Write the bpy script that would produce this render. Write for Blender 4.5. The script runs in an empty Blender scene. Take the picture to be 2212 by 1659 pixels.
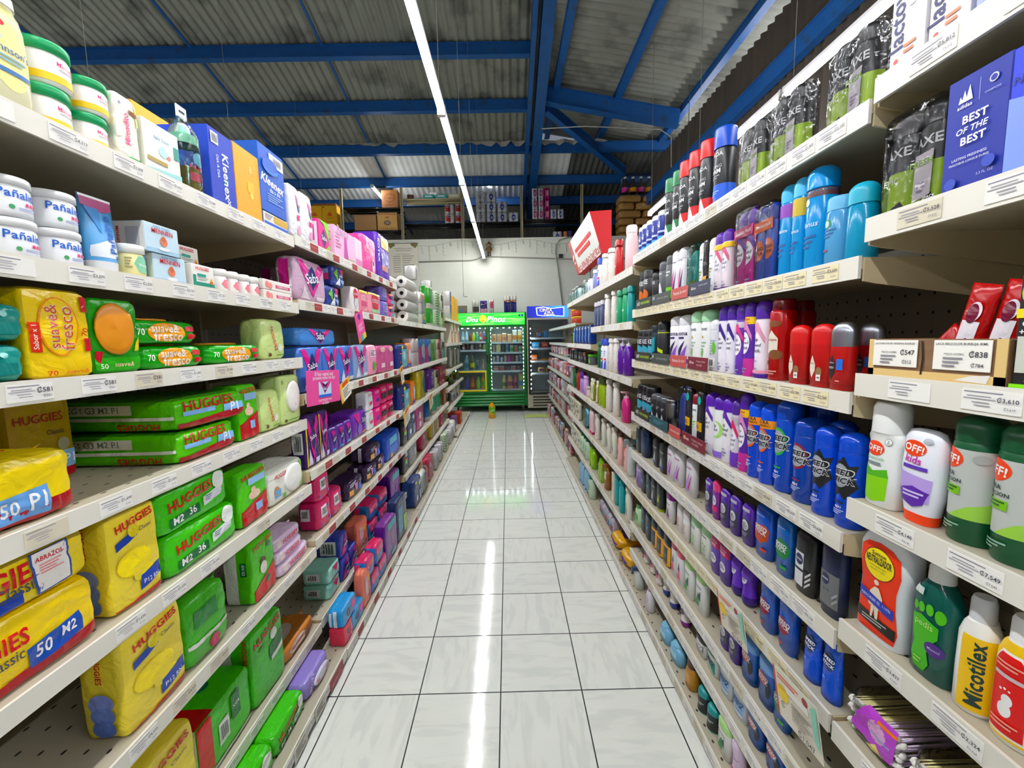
import bpy, math, random
from mathutils import Vector, Matrix, noise
PI = math.pi
rnd = random.Random(7)
sc = bpy.context.scene
COL = sc.collection

# ------------------------------------------------------------------ camera
W, H = 2212, 1659
F_PX, PITCH, YAW, ROLL, CAM_H = 902.57, 0.105778, 0.008051, -0.019933, 1.4261
cd = bpy.data.cameras.new('camera')
cam = bpy.data.objects.new('camera', cd)
COL.objects.link(cam)
sc.camera = cam
cd.sensor_fit = 'HORIZONTAL'
cd.sensor_width = 36.0
cd.lens = 36.0 * F_PX / W
cd.clip_start = 0.02
fw = Vector((math.sin(YAW) * math.cos(PITCH), math.cos(YAW) * math.cos(PITCH), -math.sin(PITCH)))
rt0 = Vector((math.cos(YAW), -math.sin(YAW), 0))
up0 = rt0.cross(fw)
rt = math.cos(ROLL) * rt0 + math.sin(ROLL) * up0
up = -math.sin(ROLL) * rt0 + math.cos(ROLL) * up0
mw = Matrix((rt, up, -fw)).transposed().to_4x4()
mw.translation = (0, 0, CAM_H)
cam.matrix_world = mw

# ------------------------------------------------------------------ world, view, global light settings
wd = bpy.data.worlds.new('world')
sc.world = wd
wd.use_nodes = True
wd.node_tree.nodes['Background'].inputs[0].default_value = (0.75, 0.85, 1.0, 1)
wd.node_tree.nodes['Background'].inputs[1].default_value = 0.22
sc.view_settings.view_transform = 'Standard'
sc.view_settings.look = 'None'
sc.view_settings.gamma = 1.0
sc.view_settings.use_curve_mapping = False
sc.view_settings.exposure = 0.18
LAMP_STRENGTH = 95.0      # tube lamps over the aisles
try:
 sc.cycles.use_denoising = True
 sc.cycles.denoiser = 'OPENIMAGEDENOISE'
 sc.cycles.max_bounces = 7
 sc.cycles.diffuse_bounces = 4
 sc.cycles.glossy_bounces = 3
 sc.cycles.transparent_max_bounces = 12
 sc.cycles.transmission_bounces = 4
 sc.cycles.caustics_reflective = False
 sc.cycles.caustics_refractive = False
 sc.cycles.sample_clamp_indirect = 4
except Exception:
 pass

# ------------------------------------------------------------------ materials
def lin(h):
 h = h.lstrip('#')
 if len(h) == 3:
  h = ''.join(c * 2 for c in h)
 v = [int(h[i:i + 2], 16) / 255 for i in (0, 2, 4)]
 return tuple((c / 12.92 if c <= 0.04045 else ((c + 0.055) / 1.055) ** 2.4) for c in v) + (1,)

def vivid(c, k=1.14):
 L = .3 * c[0] + .6 * c[1] + .1 * c[2]
 return tuple(max(0.0, min(1.0, L + (a - L) * k)) for a in c[:3]) + (1,)

MATS = {}
def M(hexc, kind='plastic'):
 key = (hexc, kind)
 if key in MATS:
  return MATS[key]
 m = bpy.data.materials.new(kind + '_' + hexc)
 MATS[key] = m
 m.use_nodes = True
 nt = m.node_tree
 b = nt.nodes['Principled BSDF']
 c = vivid(lin(hexc))
 b.inputs['Base Color'].default_value = c
 rough = {'plastic': .34, 'gloss': .16, 'card': .5, 'print': .42, 'paper': .75, 'film': .24, 'shelf': .42, 'metal': .3,
   'blue': .5, 'rubber': .7, 'cloth': .95, 'paint': .6}.get(kind, .4)
 b.inputs['Roughness'].default_value = rough
 if kind == 'metal':
  b.inputs['Metallic'].default_value = 1.0
 if kind in ('film', 'filmprint'):
  b.inputs['Roughness'].default_value = .24
  tc = nt.nodes.new('ShaderNodeTexCoord')
  n = nt.nodes.new('ShaderNodeTexNoise')
  n.inputs['Scale'].default_value = 22
  n.inputs['Detail'].default_value = 3
  n.inputs['Distortion'].default_value = .8
  bp = nt.nodes.new('ShaderNodeBump')
  bp.inputs['Strength'].default_value = .55
  bp.inputs['Distance'].default_value = .012
  nt.links.new(tc.outputs['Object'], n.inputs['Vector'])
  nt.links.new(n.outputs['Fac'], bp.inputs['Height'])
  nt.links.new(bp.outputs['Normal'], b.inputs['Normal'])
 if kind == 'card':
  tc = nt.nodes.new('ShaderNodeTexCoord')
  n = nt.nodes.new('ShaderNodeTexNoise')
  n.inputs['Scale'].default_value = 60
  mx = nt.nodes.new('ShaderNodeMix')
  mx.data_type = 'RGBA'
  mx.inputs['Factor'].default_value = .1
  mx.inputs['A'].default_value = c
  nt.links.new(tc.outputs['Object'], n.inputs['Vector'])
  nt.links.new(n.outputs['Fac'], mx.inputs['B'])
  mx.blend_type = 'OVERLAY'
  nt.links.new(mx.outputs['Result'], b.inputs['Base Color'])
 if kind in ('clear', 'liquid', 'glass'):
  nt.nodes.remove(b)
  out = nt.nodes['Material Output']
  tr = nt.nodes.new('ShaderNodeBsdfTransparent')
  gl = nt.nodes.new('ShaderNodeBsdfGlossy')
  gl.inputs['Roughness'].default_value = {'clear': .1, 'liquid': .08, 'glass': .02}[kind]
  tr.inputs['Color'].default_value = c
  mx = nt.nodes.new('ShaderNodeMixShader')
  lw = nt.nodes.new('ShaderNodeFresnel')
  lw.inputs['IOR'].default_value = 1.45
  ad = nt.nodes.new('ShaderNodeMath')
  ad.operation = 'MULTIPLY_ADD'
  ad.inputs[1].default_value = {'clear': .8, 'liquid': 1.2, 'glass': 1.0}[kind]
  ad.inputs[2].default_value = {'clear': .0, 'liquid': .05, 'glass': .01}[kind]
  ad.use_clamp = True
  nt.links.new(lw.outputs[0], ad.inputs[0])
  nt.links.new(ad.outputs[0], mx.inputs[0])
  nt.links.new(tr.outputs[0], mx.inputs[1])
  nt.links.new(gl.outputs[0], mx.inputs[2])
  if kind == 'liquid':
   df = nt.nodes.new('ShaderNodeBsdfDiffuse')
   df.inputs['Color'].default_value = c
   m2 = nt.nodes.new('ShaderNodeMixShader')
   m2.inputs[0].default_value = .45
   nt.links.new(mx.outputs[0], m2.inputs[1])
   nt.links.new(df.outputs[0], m2.inputs[2])
   nt.links.new(m2.outputs[0], out.inputs[0])
  else:
   if kind == 'clear':
    tc = nt.nodes.new('ShaderNodeTexCoord')
    n = nt.nodes.new('ShaderNodeTexNoise')
    n.inputs['Scale'].default_value = 30
    n.inputs['Distortion'].default_value = 1.2
    bp = nt.nodes.new('ShaderNodeBump')
    bp.inputs['Strength'].default_value = .6
    bp.inputs['Distance'].default_value = .01
    nt.links.new(tc.outputs['Object'], n.inputs['Vector'])
    nt.links.new(n.outputs['Fac'], bp.inputs['Height'])
    nt.links.new(bp.outputs['Normal'], gl.inputs['Normal'])
   nt.links.new(mx.outputs[0], out.inputs[0])
 return m

def E(hexc, strength):
 key = (hexc, 'emit', strength)
 if key in MATS:
  return MATS[key]
 m = bpy.data.materials.new('lit_' + hexc)
 MATS[key] = m
 m.use_nodes = True
 b = m.node_tree.nodes['Principled BSDF']
 b.inputs['Base Color'].default_value = lin(hexc)
 b.inputs['Emission Color'].default_value = lin(hexc)
 b.inputs['Emission Strength'].default_value = strength
 return m

class NT:
 """little helper for node materials"""
 def __init__(s, name, rough=.5):
  s.m = bpy.data.materials.new(name)
  s.m.use_nodes = True
  s.t = s.m.node_tree
  s.b = s.t.nodes['Principled BSDF']
  s.b.inputs['Roughness'].default_value = rough
  s.tc = s.t.nodes.new('ShaderNodeTexCoord')
 def n(s, typ, ins=None, **kw):
  x = s.t.nodes.new('ShaderNode' + typ)
  for k, v in kw.items():
   setattr(x, k, v)
  for k, v in (ins or {}).items():
   if isinstance(v, bpy.types.NodeSocket):
    s.t.links.new(v, x.inputs[k])
   else:
    x.inputs[k].default_value = v
  return x
 def math(s, op, a, b=0.0, c=0.0):
  return s.n('Math', {0: a, 1: b, 2: c}, operation=op).outputs[0]
 def mix(s, fac, a, b, blend='MIX'):
  x = s.n('Mix', {'Factor': fac}, data_type='RGBA', blend_type=blend)
  for k, v in (('A', a), ('B', b)):
   if isinstance(v, bpy.types.NodeSocket):
    s.t.links.new(v, x.inputs[k])
   else:
    x.inputs[k].default_value = v
  return x.outputs['Result']
 def noise(s, scale, detail=3, vec=None, dist=0.0):
  x = s.n('TexNoise', {'Scale': scale, 'Detail': detail, 'Distortion': dist})
  s.t.links.new(vec or s.tc.outputs['Object'], x.inputs['Vector'])
  return x.outputs['Fac']
 def ramp(s, fac, stops):
  x = s.n('ValToRGB', {0: fac})
  cr = x.color_ramp
  while len(cr.elements) < len(stops):
   cr.elements.new(.5)
  for e, (p, c) in zip(cr.elements, stops):
   e.position = p
   e.color = c if len(c) == 4 else tuple(c) + (1,)
  return x.outputs['Color']
 def map(s, scale=(1, 1, 1), loc=(0, 0, 0), rot=(0, 0, 0)):
  x = s.n('Mapping', {'Vector': s.tc.outputs['Object'], 'Scale': scale, 'Location': loc, 'Rotation': rot})
  return x.outputs[0]
 def link(s, sock, name):
  s.t.links.new(sock, s.b.inputs[name])
 def bump(s, h, strength=.3, dist=.01):
  x = s.n('Bump', {'Strength': strength, 'Distance': dist, 'Height': h})
  s.link(x.outputs[0], 'Normal')

# floor tile with dark grout and faint diagonal marble veins
def floor_material():
 k = NT('marbled_ceramic_tile', .1)
 T = .33
 sx = k.n('SeparateXYZ', {0: k.tc.outputs['Object']})
 def grid(o, off):
  a = k.math('DIVIDE', k.math('SUBTRACT', o, off), T)
  fr = k.math('FRACT', a)
  d = k.math('MINIMUM', fr, k.math('SUBTRACT', 1.0, fr))
  return k.math('LESS_THAN', d, .0075), k.math('FLOOR', a)
 gx, ix = grid(sx.outputs[0], -.0581)
 gy, iy = grid(sx.outputs[1], 1.5598)
 g = k.math('MAXIMUM', gx, gy)
 # checker parity flips the vein direction
 par = k.math('ABSOLUTE', k.math('MODULO', k.math('ADD', ix, iy), 2.0))
 v1 = k.map(scale=(3.0, 14.0, 1), rot=(0, 0, .75))
 v2 = k.map(scale=(14.0, 3.0, 1), rot=(0, 0, .75))
 n1 = k.noise(1.6, 4, v1, 1.0)
 n2 = k.noise(1.6, 4, v2, 1.0)
 mx = k.n('Mix', {'Factor': par, 'A': n1, 'B': n2}, data_type='FLOAT').outputs[0]
 veins = k.ramp(mx, [(0, (.70, .73, .68)), (.42, (.76, .78, .72)), (.5, (.82, .84, .77)), (1, (.84, .86, .79))])
 dirt = k.noise(9, 4)
 col = k.mix(k.math('MULTIPLY', dirt, .10), veins, lin('8a8a78'))
 col = k.mix(g, col, lin('15171b'))
 k.link(col, 'Base Color')
 fine = k.noise(38, 4)
 fine2 = k.noise(7, 2)
 rr = k.math('MULTIPLY_ADD', g, .5, .075)
 k.link(rr, 'Roughness')
 hh = k.math('ADD', k.math('MULTIPLY', fine, .5), k.math('MULTIPLY', fine2, 2.0))
 hh = k.math('SUBTRACT', hh, k.math('MULTIPLY', g, 3.0))
 k.bump(hh, .16, .002)
 return k.m

def roof_material(name, c1, c2, axis, rust=.5):
 k = NT(name, .62)
 sc_ = (9, .5, 1) if axis == 'y' else (.5, 9, 1)
 n1 = k.noise(1.0, 5, k.map(scale=sc_))
 n2 = k.noise(2.2, 6)
 base = k.mix(n1, lin(c1), lin(c2))
 spots = k.ramp(n2, [(.52, (0, 0, 0)), (.66, (1, 1, 1))])
 col = k.mix(k.math('MULTIPLY', spots, rust), base, lin('1c1b17'))
 k.link(col, 'Base Color')
 return k.m

def wall_material():
 k = NT('whitewashed_block_wall', .8)
 n = k.noise(1.4, 5)
 n2 = k.noise(14, 3)
 col = k.mix(n, lin('d2d3c6'), lin('b9bbac'))
 br = k.n('TexBrick', {'Vector': k.map(rot=(PI / 2, 0, 0)), 'Scale': 1.0, 'Mortar Size': .006, 'Brick Width': .4, 'Row Height': .2,
      'Color1': (1, 1, 1, 1), 'Color2': (.96, .96, .96, 1), 'Mortar': (.86, .86, .85, 1)})
 col = k.mix(.3, col, br.outputs[0], 'MULTIPLY')
 k.link(col, 'Base Color')
 k.bump(n2, .25, .004)
 return k.m

def shelf_material(name, c, dots=0):
 k = NT(name, .42)
 n = k.noise(6, 4)
 col = k.mix(k.math('MULTIPLY', n, .5), lin(c), lin('8d8775'))
 if dots:
  s3 = k.n('SeparateXYZ', {0: k.tc.outputs['Object']})
  axes = {1: (0, 1), 2: (1, 2)}[dots]
  per = {1: (.05, .06), 2: (.04, .05)}[dots]
  rad = {1: .035, 2: .06}[dots]
  ds = []
  for a, p in zip(axes, per):
   fr = k.math('SUBTRACT', k.math('FRACT', k.math('DIVIDE', s3.outputs[a], p)), .5)
   ds.append(k.math('MULTIPLY', fr, fr))
  if dots == 1:
   ds[1] = k.math('MULTIPLY', ds[1], .35)
  r = k.math('SQRT', k.math('ADD', ds[0], ds[1]))
  col = k.mix(k.math('LESS_THAN', r, rad + .03), col, lin('1a1814'))
 k.link(col, 'Base Color')
 return k.m

# ------------------------------------------------------------------ mesh collector
TEXTS = {}
_tc = bpy.data.curves.new('lettering', 'FONT')
_to = bpy.data.objects.new('lettering', _tc)
def text_mesh(s, bold):
 key = (s, bold)
 if key not in TEXTS:
  _tc.body = s
  _tc.resolution_u = 2
  _tc.offset = .009 * bold
  _tc.space_character = 1.0 if bold < 1.5 else 1.05
  me = _to.to_mesh()
  v = [(a.co.x, a.co.y) for a in me.vertices]
  f = [tuple(p.vertices) for p in me.polygons]
  _to.to_mesh_clear()
  if v:
   x0, x1 = min(a[0] for a in v), max(a[0] for a in v)
   y0, y1 = min(a[1] for a in v), max(a[1] for a in v)
   w, h = x1 - x0 or 1, y1 - y0 or 1
   v = [((a[0] - x0) / w - .5, (a[1] - y0) / h - .5) for a in v]
  else:
   w = h = 1
  TEXTS[key] = (v, f, w / h)
 return TEXTS[key]

class MB:
 def __init__(s):
  s.v, s.f, s.mi, s.ms, s.sm = [], [], [], [], []
 def mat(s, m):
  if m not in s.ms:
   s.ms.append(m)
  return s.ms.index(m)
 def add(s, v, f, m, smooth=False):
  o = len(s.v)
  i = s.mat(m)
  s.v += [tuple(a) for a in v]
  for q in f:
   s.f.append(tuple(o + a for a in q))
   s.mi.append(i)
   s.sm.append(smooth)
  return s
 def box(s, x0, y0, z0, x1, y1, z1, m, bev=0.0):
  if bev <= 0:
   v = [(x, y, z) for z in (z0, z1) for y in (y0, y1) for x in (x0, x1)]
   return s.add(v, [(0, 2, 3, 1), (4, 5, 7, 6), (0, 1, 5, 4), (2, 6, 7, 3), (0, 4, 6, 2), (1, 3, 7, 5)], m)
  b = min(bev, (x1 - x0) * .45, (y1 - y0) * .45, (z1 - z0) * .45)
  v, idx = [], {}
  for sx in (0, 1):
   for sy in (0, 1):
    for sz in (0, 1):
     X, Y, Z = (x0, x1)[sx], (y0, y1)[sy], (z0, z1)[sz]
     dx, dy, dz = (b, -b)[sx], (b, -b)[sy], (b, -b)[sz]
     idx[sx, sy, sz] = len(v)
     v += [(X, Y + dy, Z + dz), (X + dx, Y, Z + dz), (X + dx, Y + dy, Z)]
  g = lambda a, b_, c, k: idx[a, b_, c] + k
  f = []
  for sx in (0, 1):
   q = [g(sx, 0, 0, 0), g(sx, 1, 0, 0), g(sx, 1, 1, 0), g(sx, 0, 1, 0)]
   f.append(q if sx else q[::-1])
  for sy in (0, 1):
   q = [g(0, sy, 0, 1), g(1, sy, 0, 1), g(1, sy, 1, 1), g(0, sy, 1, 1)]
   f.append(q[::-1] if sy else q)
  for sz in (0, 1):
   q = [g(0, 0, sz, 2), g(1, 0, sz, 2), g(1, 1, sz, 2), g(0, 1, sz, 2)]
   f.append(q if sz else q[::-1])
  for a in (0, 1):
   for c in (0, 1):
    q = [g(0, a, c, 1), g(1, a, c, 1), g(1, a, c, 2), g(0, a, c, 2)]
    f.append(q if (a == 0) == (c == 1) else q[::-1])
    q = [g(a, 0, c, 0), g(a, 1, c, 0), g(a, 1, c, 2), g(a, 0, c, 2)]
    f.append(q if (a == 0) != (c == 1) else q[::-1])
    q = [g(a, c, 0, 0), g(a, c, 1, 0), g(a, c, 1, 1), g(a, c, 0, 1)]
    f.append(q if (a == 0) == (c == 1) else q[::-1])
  for (sx, sy, sz), i in idx.items():
   q = (i, i + 1, i + 2)
   f.append(q if (sx + sy + sz) % 2 == 1 else q[::-1])
  return s.add(v, f, m)
 def obox(s, p, q, w, h, m, up=(0, 0, 1)):
  """bar of section w x h from p to q"""
  p, q = Vector(p), Vector(q)
  d = (q - p).normalized()
  r = d.cross(Vector(up)).normalized()
  u = r.cross(d)
  v = [a + r * (w / 2 * i) + u * (h / 2 * j) for a in (p, q) for j in (-1, 1) for i in (-1, 1)]
  return s.add(v, [(0, 2, 3, 1), (4, 5, 7, 6), (0, 1, 5, 4), (2, 6, 7, 3), (0, 4, 6, 2), (1, 3, 7, 5)], m)
 def tube(s, pts, r, m, n=8, closed=False):
  pts = [Vector(p) for p in pts]
  v, f = [], []
  for i, p in enumerate(pts):
   a = pts[max(0, i - 1)]
   b = pts[min(len(pts) - 1, i + 1)]
   d = (b - a).normalized()
   ref = Vector((0, 0, 1)) if abs(d.z) < .9 else Vector((1, 0, 0))
   x = d.cross(ref).normalized()
   y = x.cross(d)
   for k in range(n):
    t = 2 * PI * k / n
    v.append(p + x * (r * math.cos(t)) + y * (r * math.sin(t)))
  for i in range(len(pts) - 1):
   for k in range(n):
    f.append((i * n + k, i * n + (k + 1) % n, (i + 1) * n + (k + 1) % n, (i + 1) * n + k))
  f.append(tuple(range(n))[::-1])
  f.append(tuple((len(pts) - 1) * n + k for k in range(n)))
  return s.add(v, f, m, True)
 def lathe(s, prof, m, cx=0, cy=0, n=24, e=2.0, smooth=True):
  """prof: list of (z, rx, ry)"""
  v, f = [], []
  for z, rx, ry in prof:
   for k in range(n):
    t = 2 * PI * k / n
    x, y = sup(t, rx, ry, e)
    v.append((cx + x, cy + y, z))
  for i in range(len(prof) - 1):
   for k in range(n):
    f.append((i * n + k, i * n + (k + 1) % n, (i + 1) * n + (k + 1) % n, (i + 1) * n + k))
  s.add(v, f, m, smooth)
  o = len(v)
  s.add(v[:n], [tuple(range(n))[::-1]], m)
  s.add(v[-n:], [tuple(range(n))], m)
  return s
 def build(s, name, parent=None, loc=None, rz=0):
  me = bpy.data.meshes.new(name)
  me.from_pydata(s.v, [], s.f)
  for m in s.ms:
   me.materials.append(m)
  me.polygons.foreach_set('material_index', s.mi)
  me.polygons.foreach_set('use_smooth', s.sm)
  me.update()
  o = bpy.data.objects.new(name, me)
  COL.objects.link(o)
  if parent:
   o.parent = parent
  if loc:
   o.location = loc
  if rz:
   o.rotation_euler.z = rz
  return o

def sup(t, rx, ry, e):
 c, s_ = math.cos(t), math.sin(t)
 if e == 2.0:
  return rx * c, ry * s_
 r = (abs(c / max(rx, 1e-6)) ** e + abs(s_ / max(ry, 1e-6)) ** e) ** (-1 / e)
 return r * c, r * s_

def tag(o, label=None, cat=None, group=None, kind=None):
 if label:
  o['label'] = label
 if cat:
  o['category'] = cat
 if group:
  o['group'] = group
 if kind:
  o['kind'] = kind
 return o

def empty(name, loc=(0, 0, 0), rz=0):
 o = bpy.data.objects.new(name, None)
 o.empty_display_size = .05
 COL.objects.link(o)
 o.location = loc
 o.rotation_euler.z = rz
 return o

def copy_tree(o, parent=None):
 c = o.copy()
 COL.objects.link(c)
 if parent:
  c.parent = parent
 for ch in o.children:
  copy_tree(ch, c)
 return c

# ------------------------------------------------------------------ printed shapes on package surfaces
def r(u0, v0, u1, v1, c, face='F', k='print'):
 return ('r', u0, v0, u1, v1, c, face, k)
def e(cu, cv, ru, rv, c, face='F', k='print'):
 return ('e', cu, cv, ru, rv, c, face, k)
def p(pts, c, face='F', k='print'):
 return ('p', pts, c, face, k)
def t(s, u, v, w, c, face='F', h=None, rot=0, b=1, sk=0):
 return ('t', s, u, v, w, c, face, h, rot, b, sk)
def lines(u0, v0, u1, v1, n, c, face='F'):
 out = []
 for i in range(n):
  y1 = v1 - (v1 - v0) * i / n
  wv = (1 - .35 * ((i * 7) % 3) / 2)
  out.append(r(u0, y1 - (v1 - v0) / n * .5, u0 + (u1 - u0) * wv, y1, c, face))
 return out
def barcode(u0, v0, u1, v1, face='F'):
 out = [r(u0, v0, u1, v1, 'f2f2f0', face)]
 n = 9
 for i in range(n):
  a = u0 + (u1 - u0) * (.1 + .8 * i / n)
  out.append(r(a, v0 + (v1 - v0) * .15, a + (u1 - u0) * (.03 + .03 * (i % 2)), v0 + (v1 - v0) * .85, '22222a', face))
 return out

def decals(mb, S, dims, ds, base=.0004, kind='print', curved=True):
 """S(face,u,v,off) with u,v in metres; dims[face]=(w,h)"""
 flat = []
 for d in ds:
  if isinstance(d, list):
   flat += d
  else:
   flat.append(d)
 for i, d in enumerate(flat):
  off = base + .00022 * (i + 1)
  if d[0] == 'r':
   _, u0, v0, u1, v1, c, face, kk = d
   w, h = dims[face]
   nu = max(2, min(24, int(abs(u1 - u0) * w / .006))) if curved else 1
   nv = max(2, min(24, int(abs(v1 - v0) * h / .008))) if curved else 1
   vv = [S(face, (u0 + (u1 - u0) * a / nu) * w, (v0 + (v1 - v0) * b / nv) * h, off) for b in range(nv + 1) for a in range(nu + 1)]
   ff = [(b * (nu + 1) + a, b * (nu + 1) + a + 1, (b + 1) * (nu + 1) + a + 1, (b + 1) * (nu + 1) + a) for b in range(nv) for a in range(nu)]
   mb.add(vv, ff, M(c, kind), curved)
  elif d[0] in 'ep':
   if d[0] == 'e':
    _, cu, cv, ru, rv, c, face, kk = d
    w, h = dims[face]
    rvm = rv * h if rv else ru * w
    n = 20 if ru * w < .03 else 32
    ring = [(cu * w + ru * w * math.cos(2 * PI * a / n), cv * h + rvm * math.sin(2 * PI * a / n)) for a in range(n)]
   else:
    _, pts, c, face, kk = d
    w, h = dims[face]
    ring = []
    for (a, b) in zip(pts, pts[1:] + pts[:1]):
     q = max(1, int(math.hypot((a[0] - b[0]) * w, (a[1] - b[1]) * h) / .005)) if curved else 1
     for z in range(q):
      ring.append(((a[0] + (b[0] - a[0]) * z / q) * w, (a[1] + (b[1] - a[1]) * z / q) * h))
    n = len(ring)
   cx = sum(a[0] for a in ring) / n
   cy = sum(a[1] for a in ring) / n
   R_ = max(3, min(16, int(max(math.hypot(a - cx, b - cy) for a, b in ring) / .0045))) if curved else 1
   vv = [S(face, cx, cy, off)]
   for k in range(1, R_ + 1):
    vv += [S(face, cx + (a - cx) * k / R_, cy + (b - cy) * k / R_, off) for a, b in ring]
   ff = [(0, 1 + a, 1 + (a + 1) % n) for a in range(n)]
   for k in range(1, R_):
    o0, o1 = 1 + (k - 1) * n, 1 + k * n
    ff += [(o0 + a, o1 + a, o1 + (a + 1) % n, o0 + (a + 1) % n) for a in range(n)]
   mb.add(vv, ff, M(c, kind), curved)
  else:
   _, s, u, v, wf, c, face, hf, rot, b, sk = d
   w, h = dims[face]
   vt, ft, asp = text_mesh(s, b)
   if rot in (90, -90):
    L = wf * h
   else:
    L = wf * w
   Hh = L / asp if hf is None else (hf * (w if rot in (90, -90) else h))
   ca, sa = math.cos(math.radians(rot)), math.sin(math.radians(rot))
   vv = []
   for (x, y) in vt:
    X, Y = x * L + y * Hh * sk, y * Hh
    X, Y = X * ca - Y * sa, X * sa + Y * ca
    vv.append((u * w + X, v * h + Y))
   tris = list(ft)
   if curved:
    lim = .0065
    out = []
    while tris:
     q = tris.pop()
     if len(q) > 3:
      tris += [(q[0], q[i], q[i + 1]) for i in range(1, len(q) - 1)]
      continue
     L3 = [(math.dist(vv[q[i]], vv[q[(i + 1) % 3]]), i) for i in range(3)]
     m_, i = max(L3)
     if m_ > lim and len(out) < 3000:
      a, b_, c3 = q[i], q[(i + 1) % 3], q[(i + 2) % 3]
      vv.append(((vv[a][0] + vv[b_][0]) / 2, (vv[a][1] + vv[b_][1]) / 2))
      n = len(vv) - 1
      tris += [(a, n, c3), (n, b_, c3)]
     else:
      out.append(q)
    tris = out
   mb.add([S(face, a, b_, off + .0003) for a, b_ in vv], tris, M(c, kind))

# ------------------------------------------------------------------ package shapes (front faces local -y, base at z=0)
def surf_box(w, h, d):
 def S(face, u, v, off):
  if face == 'F':
   return (u, -off, v)
  if face == 'L':
   return (-w / 2 - off, d / 2 - u, v)
  if face == 'R':
   return (w / 2 + off, d / 2 + u, v)
  if face == 'T':
   return (u, v, h + off)
  return (u, -off, v)
 return S, {'F': (w, h), 'L': (d, h), 'R': (d, h), 'T': (w, d)}

def soft_fn(w, h, d, n, wr, seed):
 ox = seed * 3.7
 def P(px, py, pz, off=0.0):
  g = (abs(px) ** n + abs(py) ** n + abs(pz) ** n) ** (1 / n)
  x, y, z = px / g, py / g, pz / g
  k = noise.noise(Vector((x * 2.3 + ox, y * 2.3, z * 2.3))) + .5 * noise.noise(Vector((x * 6 + ox, y * 6, z * 6)))
  s = 1 + wr * k / max(min(w, h, d), .02) * 2
  m = (off + wr * k * 1.0)
  L = math.sqrt(x * x + y * y + z * z)
  X = x * w / 2 + m * x / L
  Y = y * d / 2 + m * y / L
  Z = z * h / 2 + m * z / L * .5
  return (X, Y + d / 2, max(Z + h / 2, 0.0))
 return P

def soft_body(mb, w, h, d, mat, n=7, wr=.003, seed=1, res=10, mats=None):
 P = soft_fn(w, h, d, n, wr, seed)
 faces = {'F': lambda a, b: (a, -1, b), 'B': lambda a, b: (-a, 1, b), 'L': lambda a, b: (-1, -a, b), 'R': lambda a, b: (1, a, b),
   'T': lambda a, b: (a, b, 1), 'D': lambda a, b: (a, -b, -1)}
 for k, fn in faces.items():
  vv = [P(*fn(-1 + 2 * i / res, -1 + 2 * j / res)) for j in range(res + 1) for i in range(res + 1)]
  ff = [(j * (res + 1) + i, j * (res + 1) + i + 1, (j + 1) * (res + 1) + i + 1, (j + 1) * (res + 1) + i) for j in range(res) for i in range(res)]
  mb.add(vv, ff, (mats or {}).get(k, mat), True)
 def S(face, u, v, off):
  cl = lambda a: max(-.97, min(.97, a))
  o = off + .0012
  if face == 'F':
   return P(cl(2 * u / w), -1, cl(2 * v / h - 1), o)
  if face == 'L':
   return P(-1, -cl(2 * u / d), cl(2 * v / h - 1), o)
  if face == 'R':
   return P(1, cl(2 * u / d), cl(2 * v / h - 1), o)
  return P(cl(2 * u / w), cl(2 * v / d - 1), 1, o)
 return S, {'F': (w, h), 'L': (d, h), 'R': (d, h), 'T': (w, d)}

def fin(mb, x, h, d, out, mat, sgn):
 """crimped end seam of a flow pack"""
 n = 12
 vv = []
 for k in range(n + 1):
  z = h * (.12 + .76 * k / n)
  y = d / 2 + (.012 if k % 2 else -.012) * d * 3
  vv += [(x - sgn * .012, d / 2, z), (x + sgn * out, y, h * (.02 + .96 * k / n))]
 ff = [(2 * k, 2 * k + 2, 2 * k + 3, 2 * k + 1) for k in range(n)]
 mb.add(vv, ff, mat)
 mb.add([(a + sgn * .0006, b + .0006, c) for a, b, c in vv], [q[::-1] for q in ff], mat)

def surf_round(prof, e_=2.0, cy=0.0):
 """prof (z,rx,ry) interpolated; projection for squarish, wrap for round"""
 def at(z):
  for (z0, a0, b0), (z1, a1, b1) in zip(prof, prof[1:]):
   if z <= z1:
    k = 0 if z1 == z0 else (z - z0) / (z1 - z0)
    return a0 + (a1 - a0) * k, b0 + (b1 - b0) * k
  return prof[-1][1:]
 def S(face, u, v, off):
  a, b = at(v)
  if e_ == 2.0:
   am = max(p_[1] for p_ in prof)
   th = u / am
   return ((a + off) * math.sin(th), cy - (b + off) * math.cos(th), v)
  x = max(-.96, min(.96, u / a))
  return (x * a, cy - b * (1 - abs(x) ** e_) ** (1 / e_) - off, v)
 return S

def cap_dome(mb, z0, z1, rx, ry, m, cy, e_=2.0, top=.55, n=24):
 hh = z1 - z0
 pr = [(z0, rx, ry)]
 for k in range(0, 7):
  a = k / 6 * PI / 2
  pr.append((z0 + hh * (1 - top) + hh * top * math.sin(a), rx * (.12 + .88 * math.cos(a)) if k else rx, ry * (.12 + .88 * math.cos(a)) if k else ry))
 mb.lathe(pr, m, 0, cy, n, e_)

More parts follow.
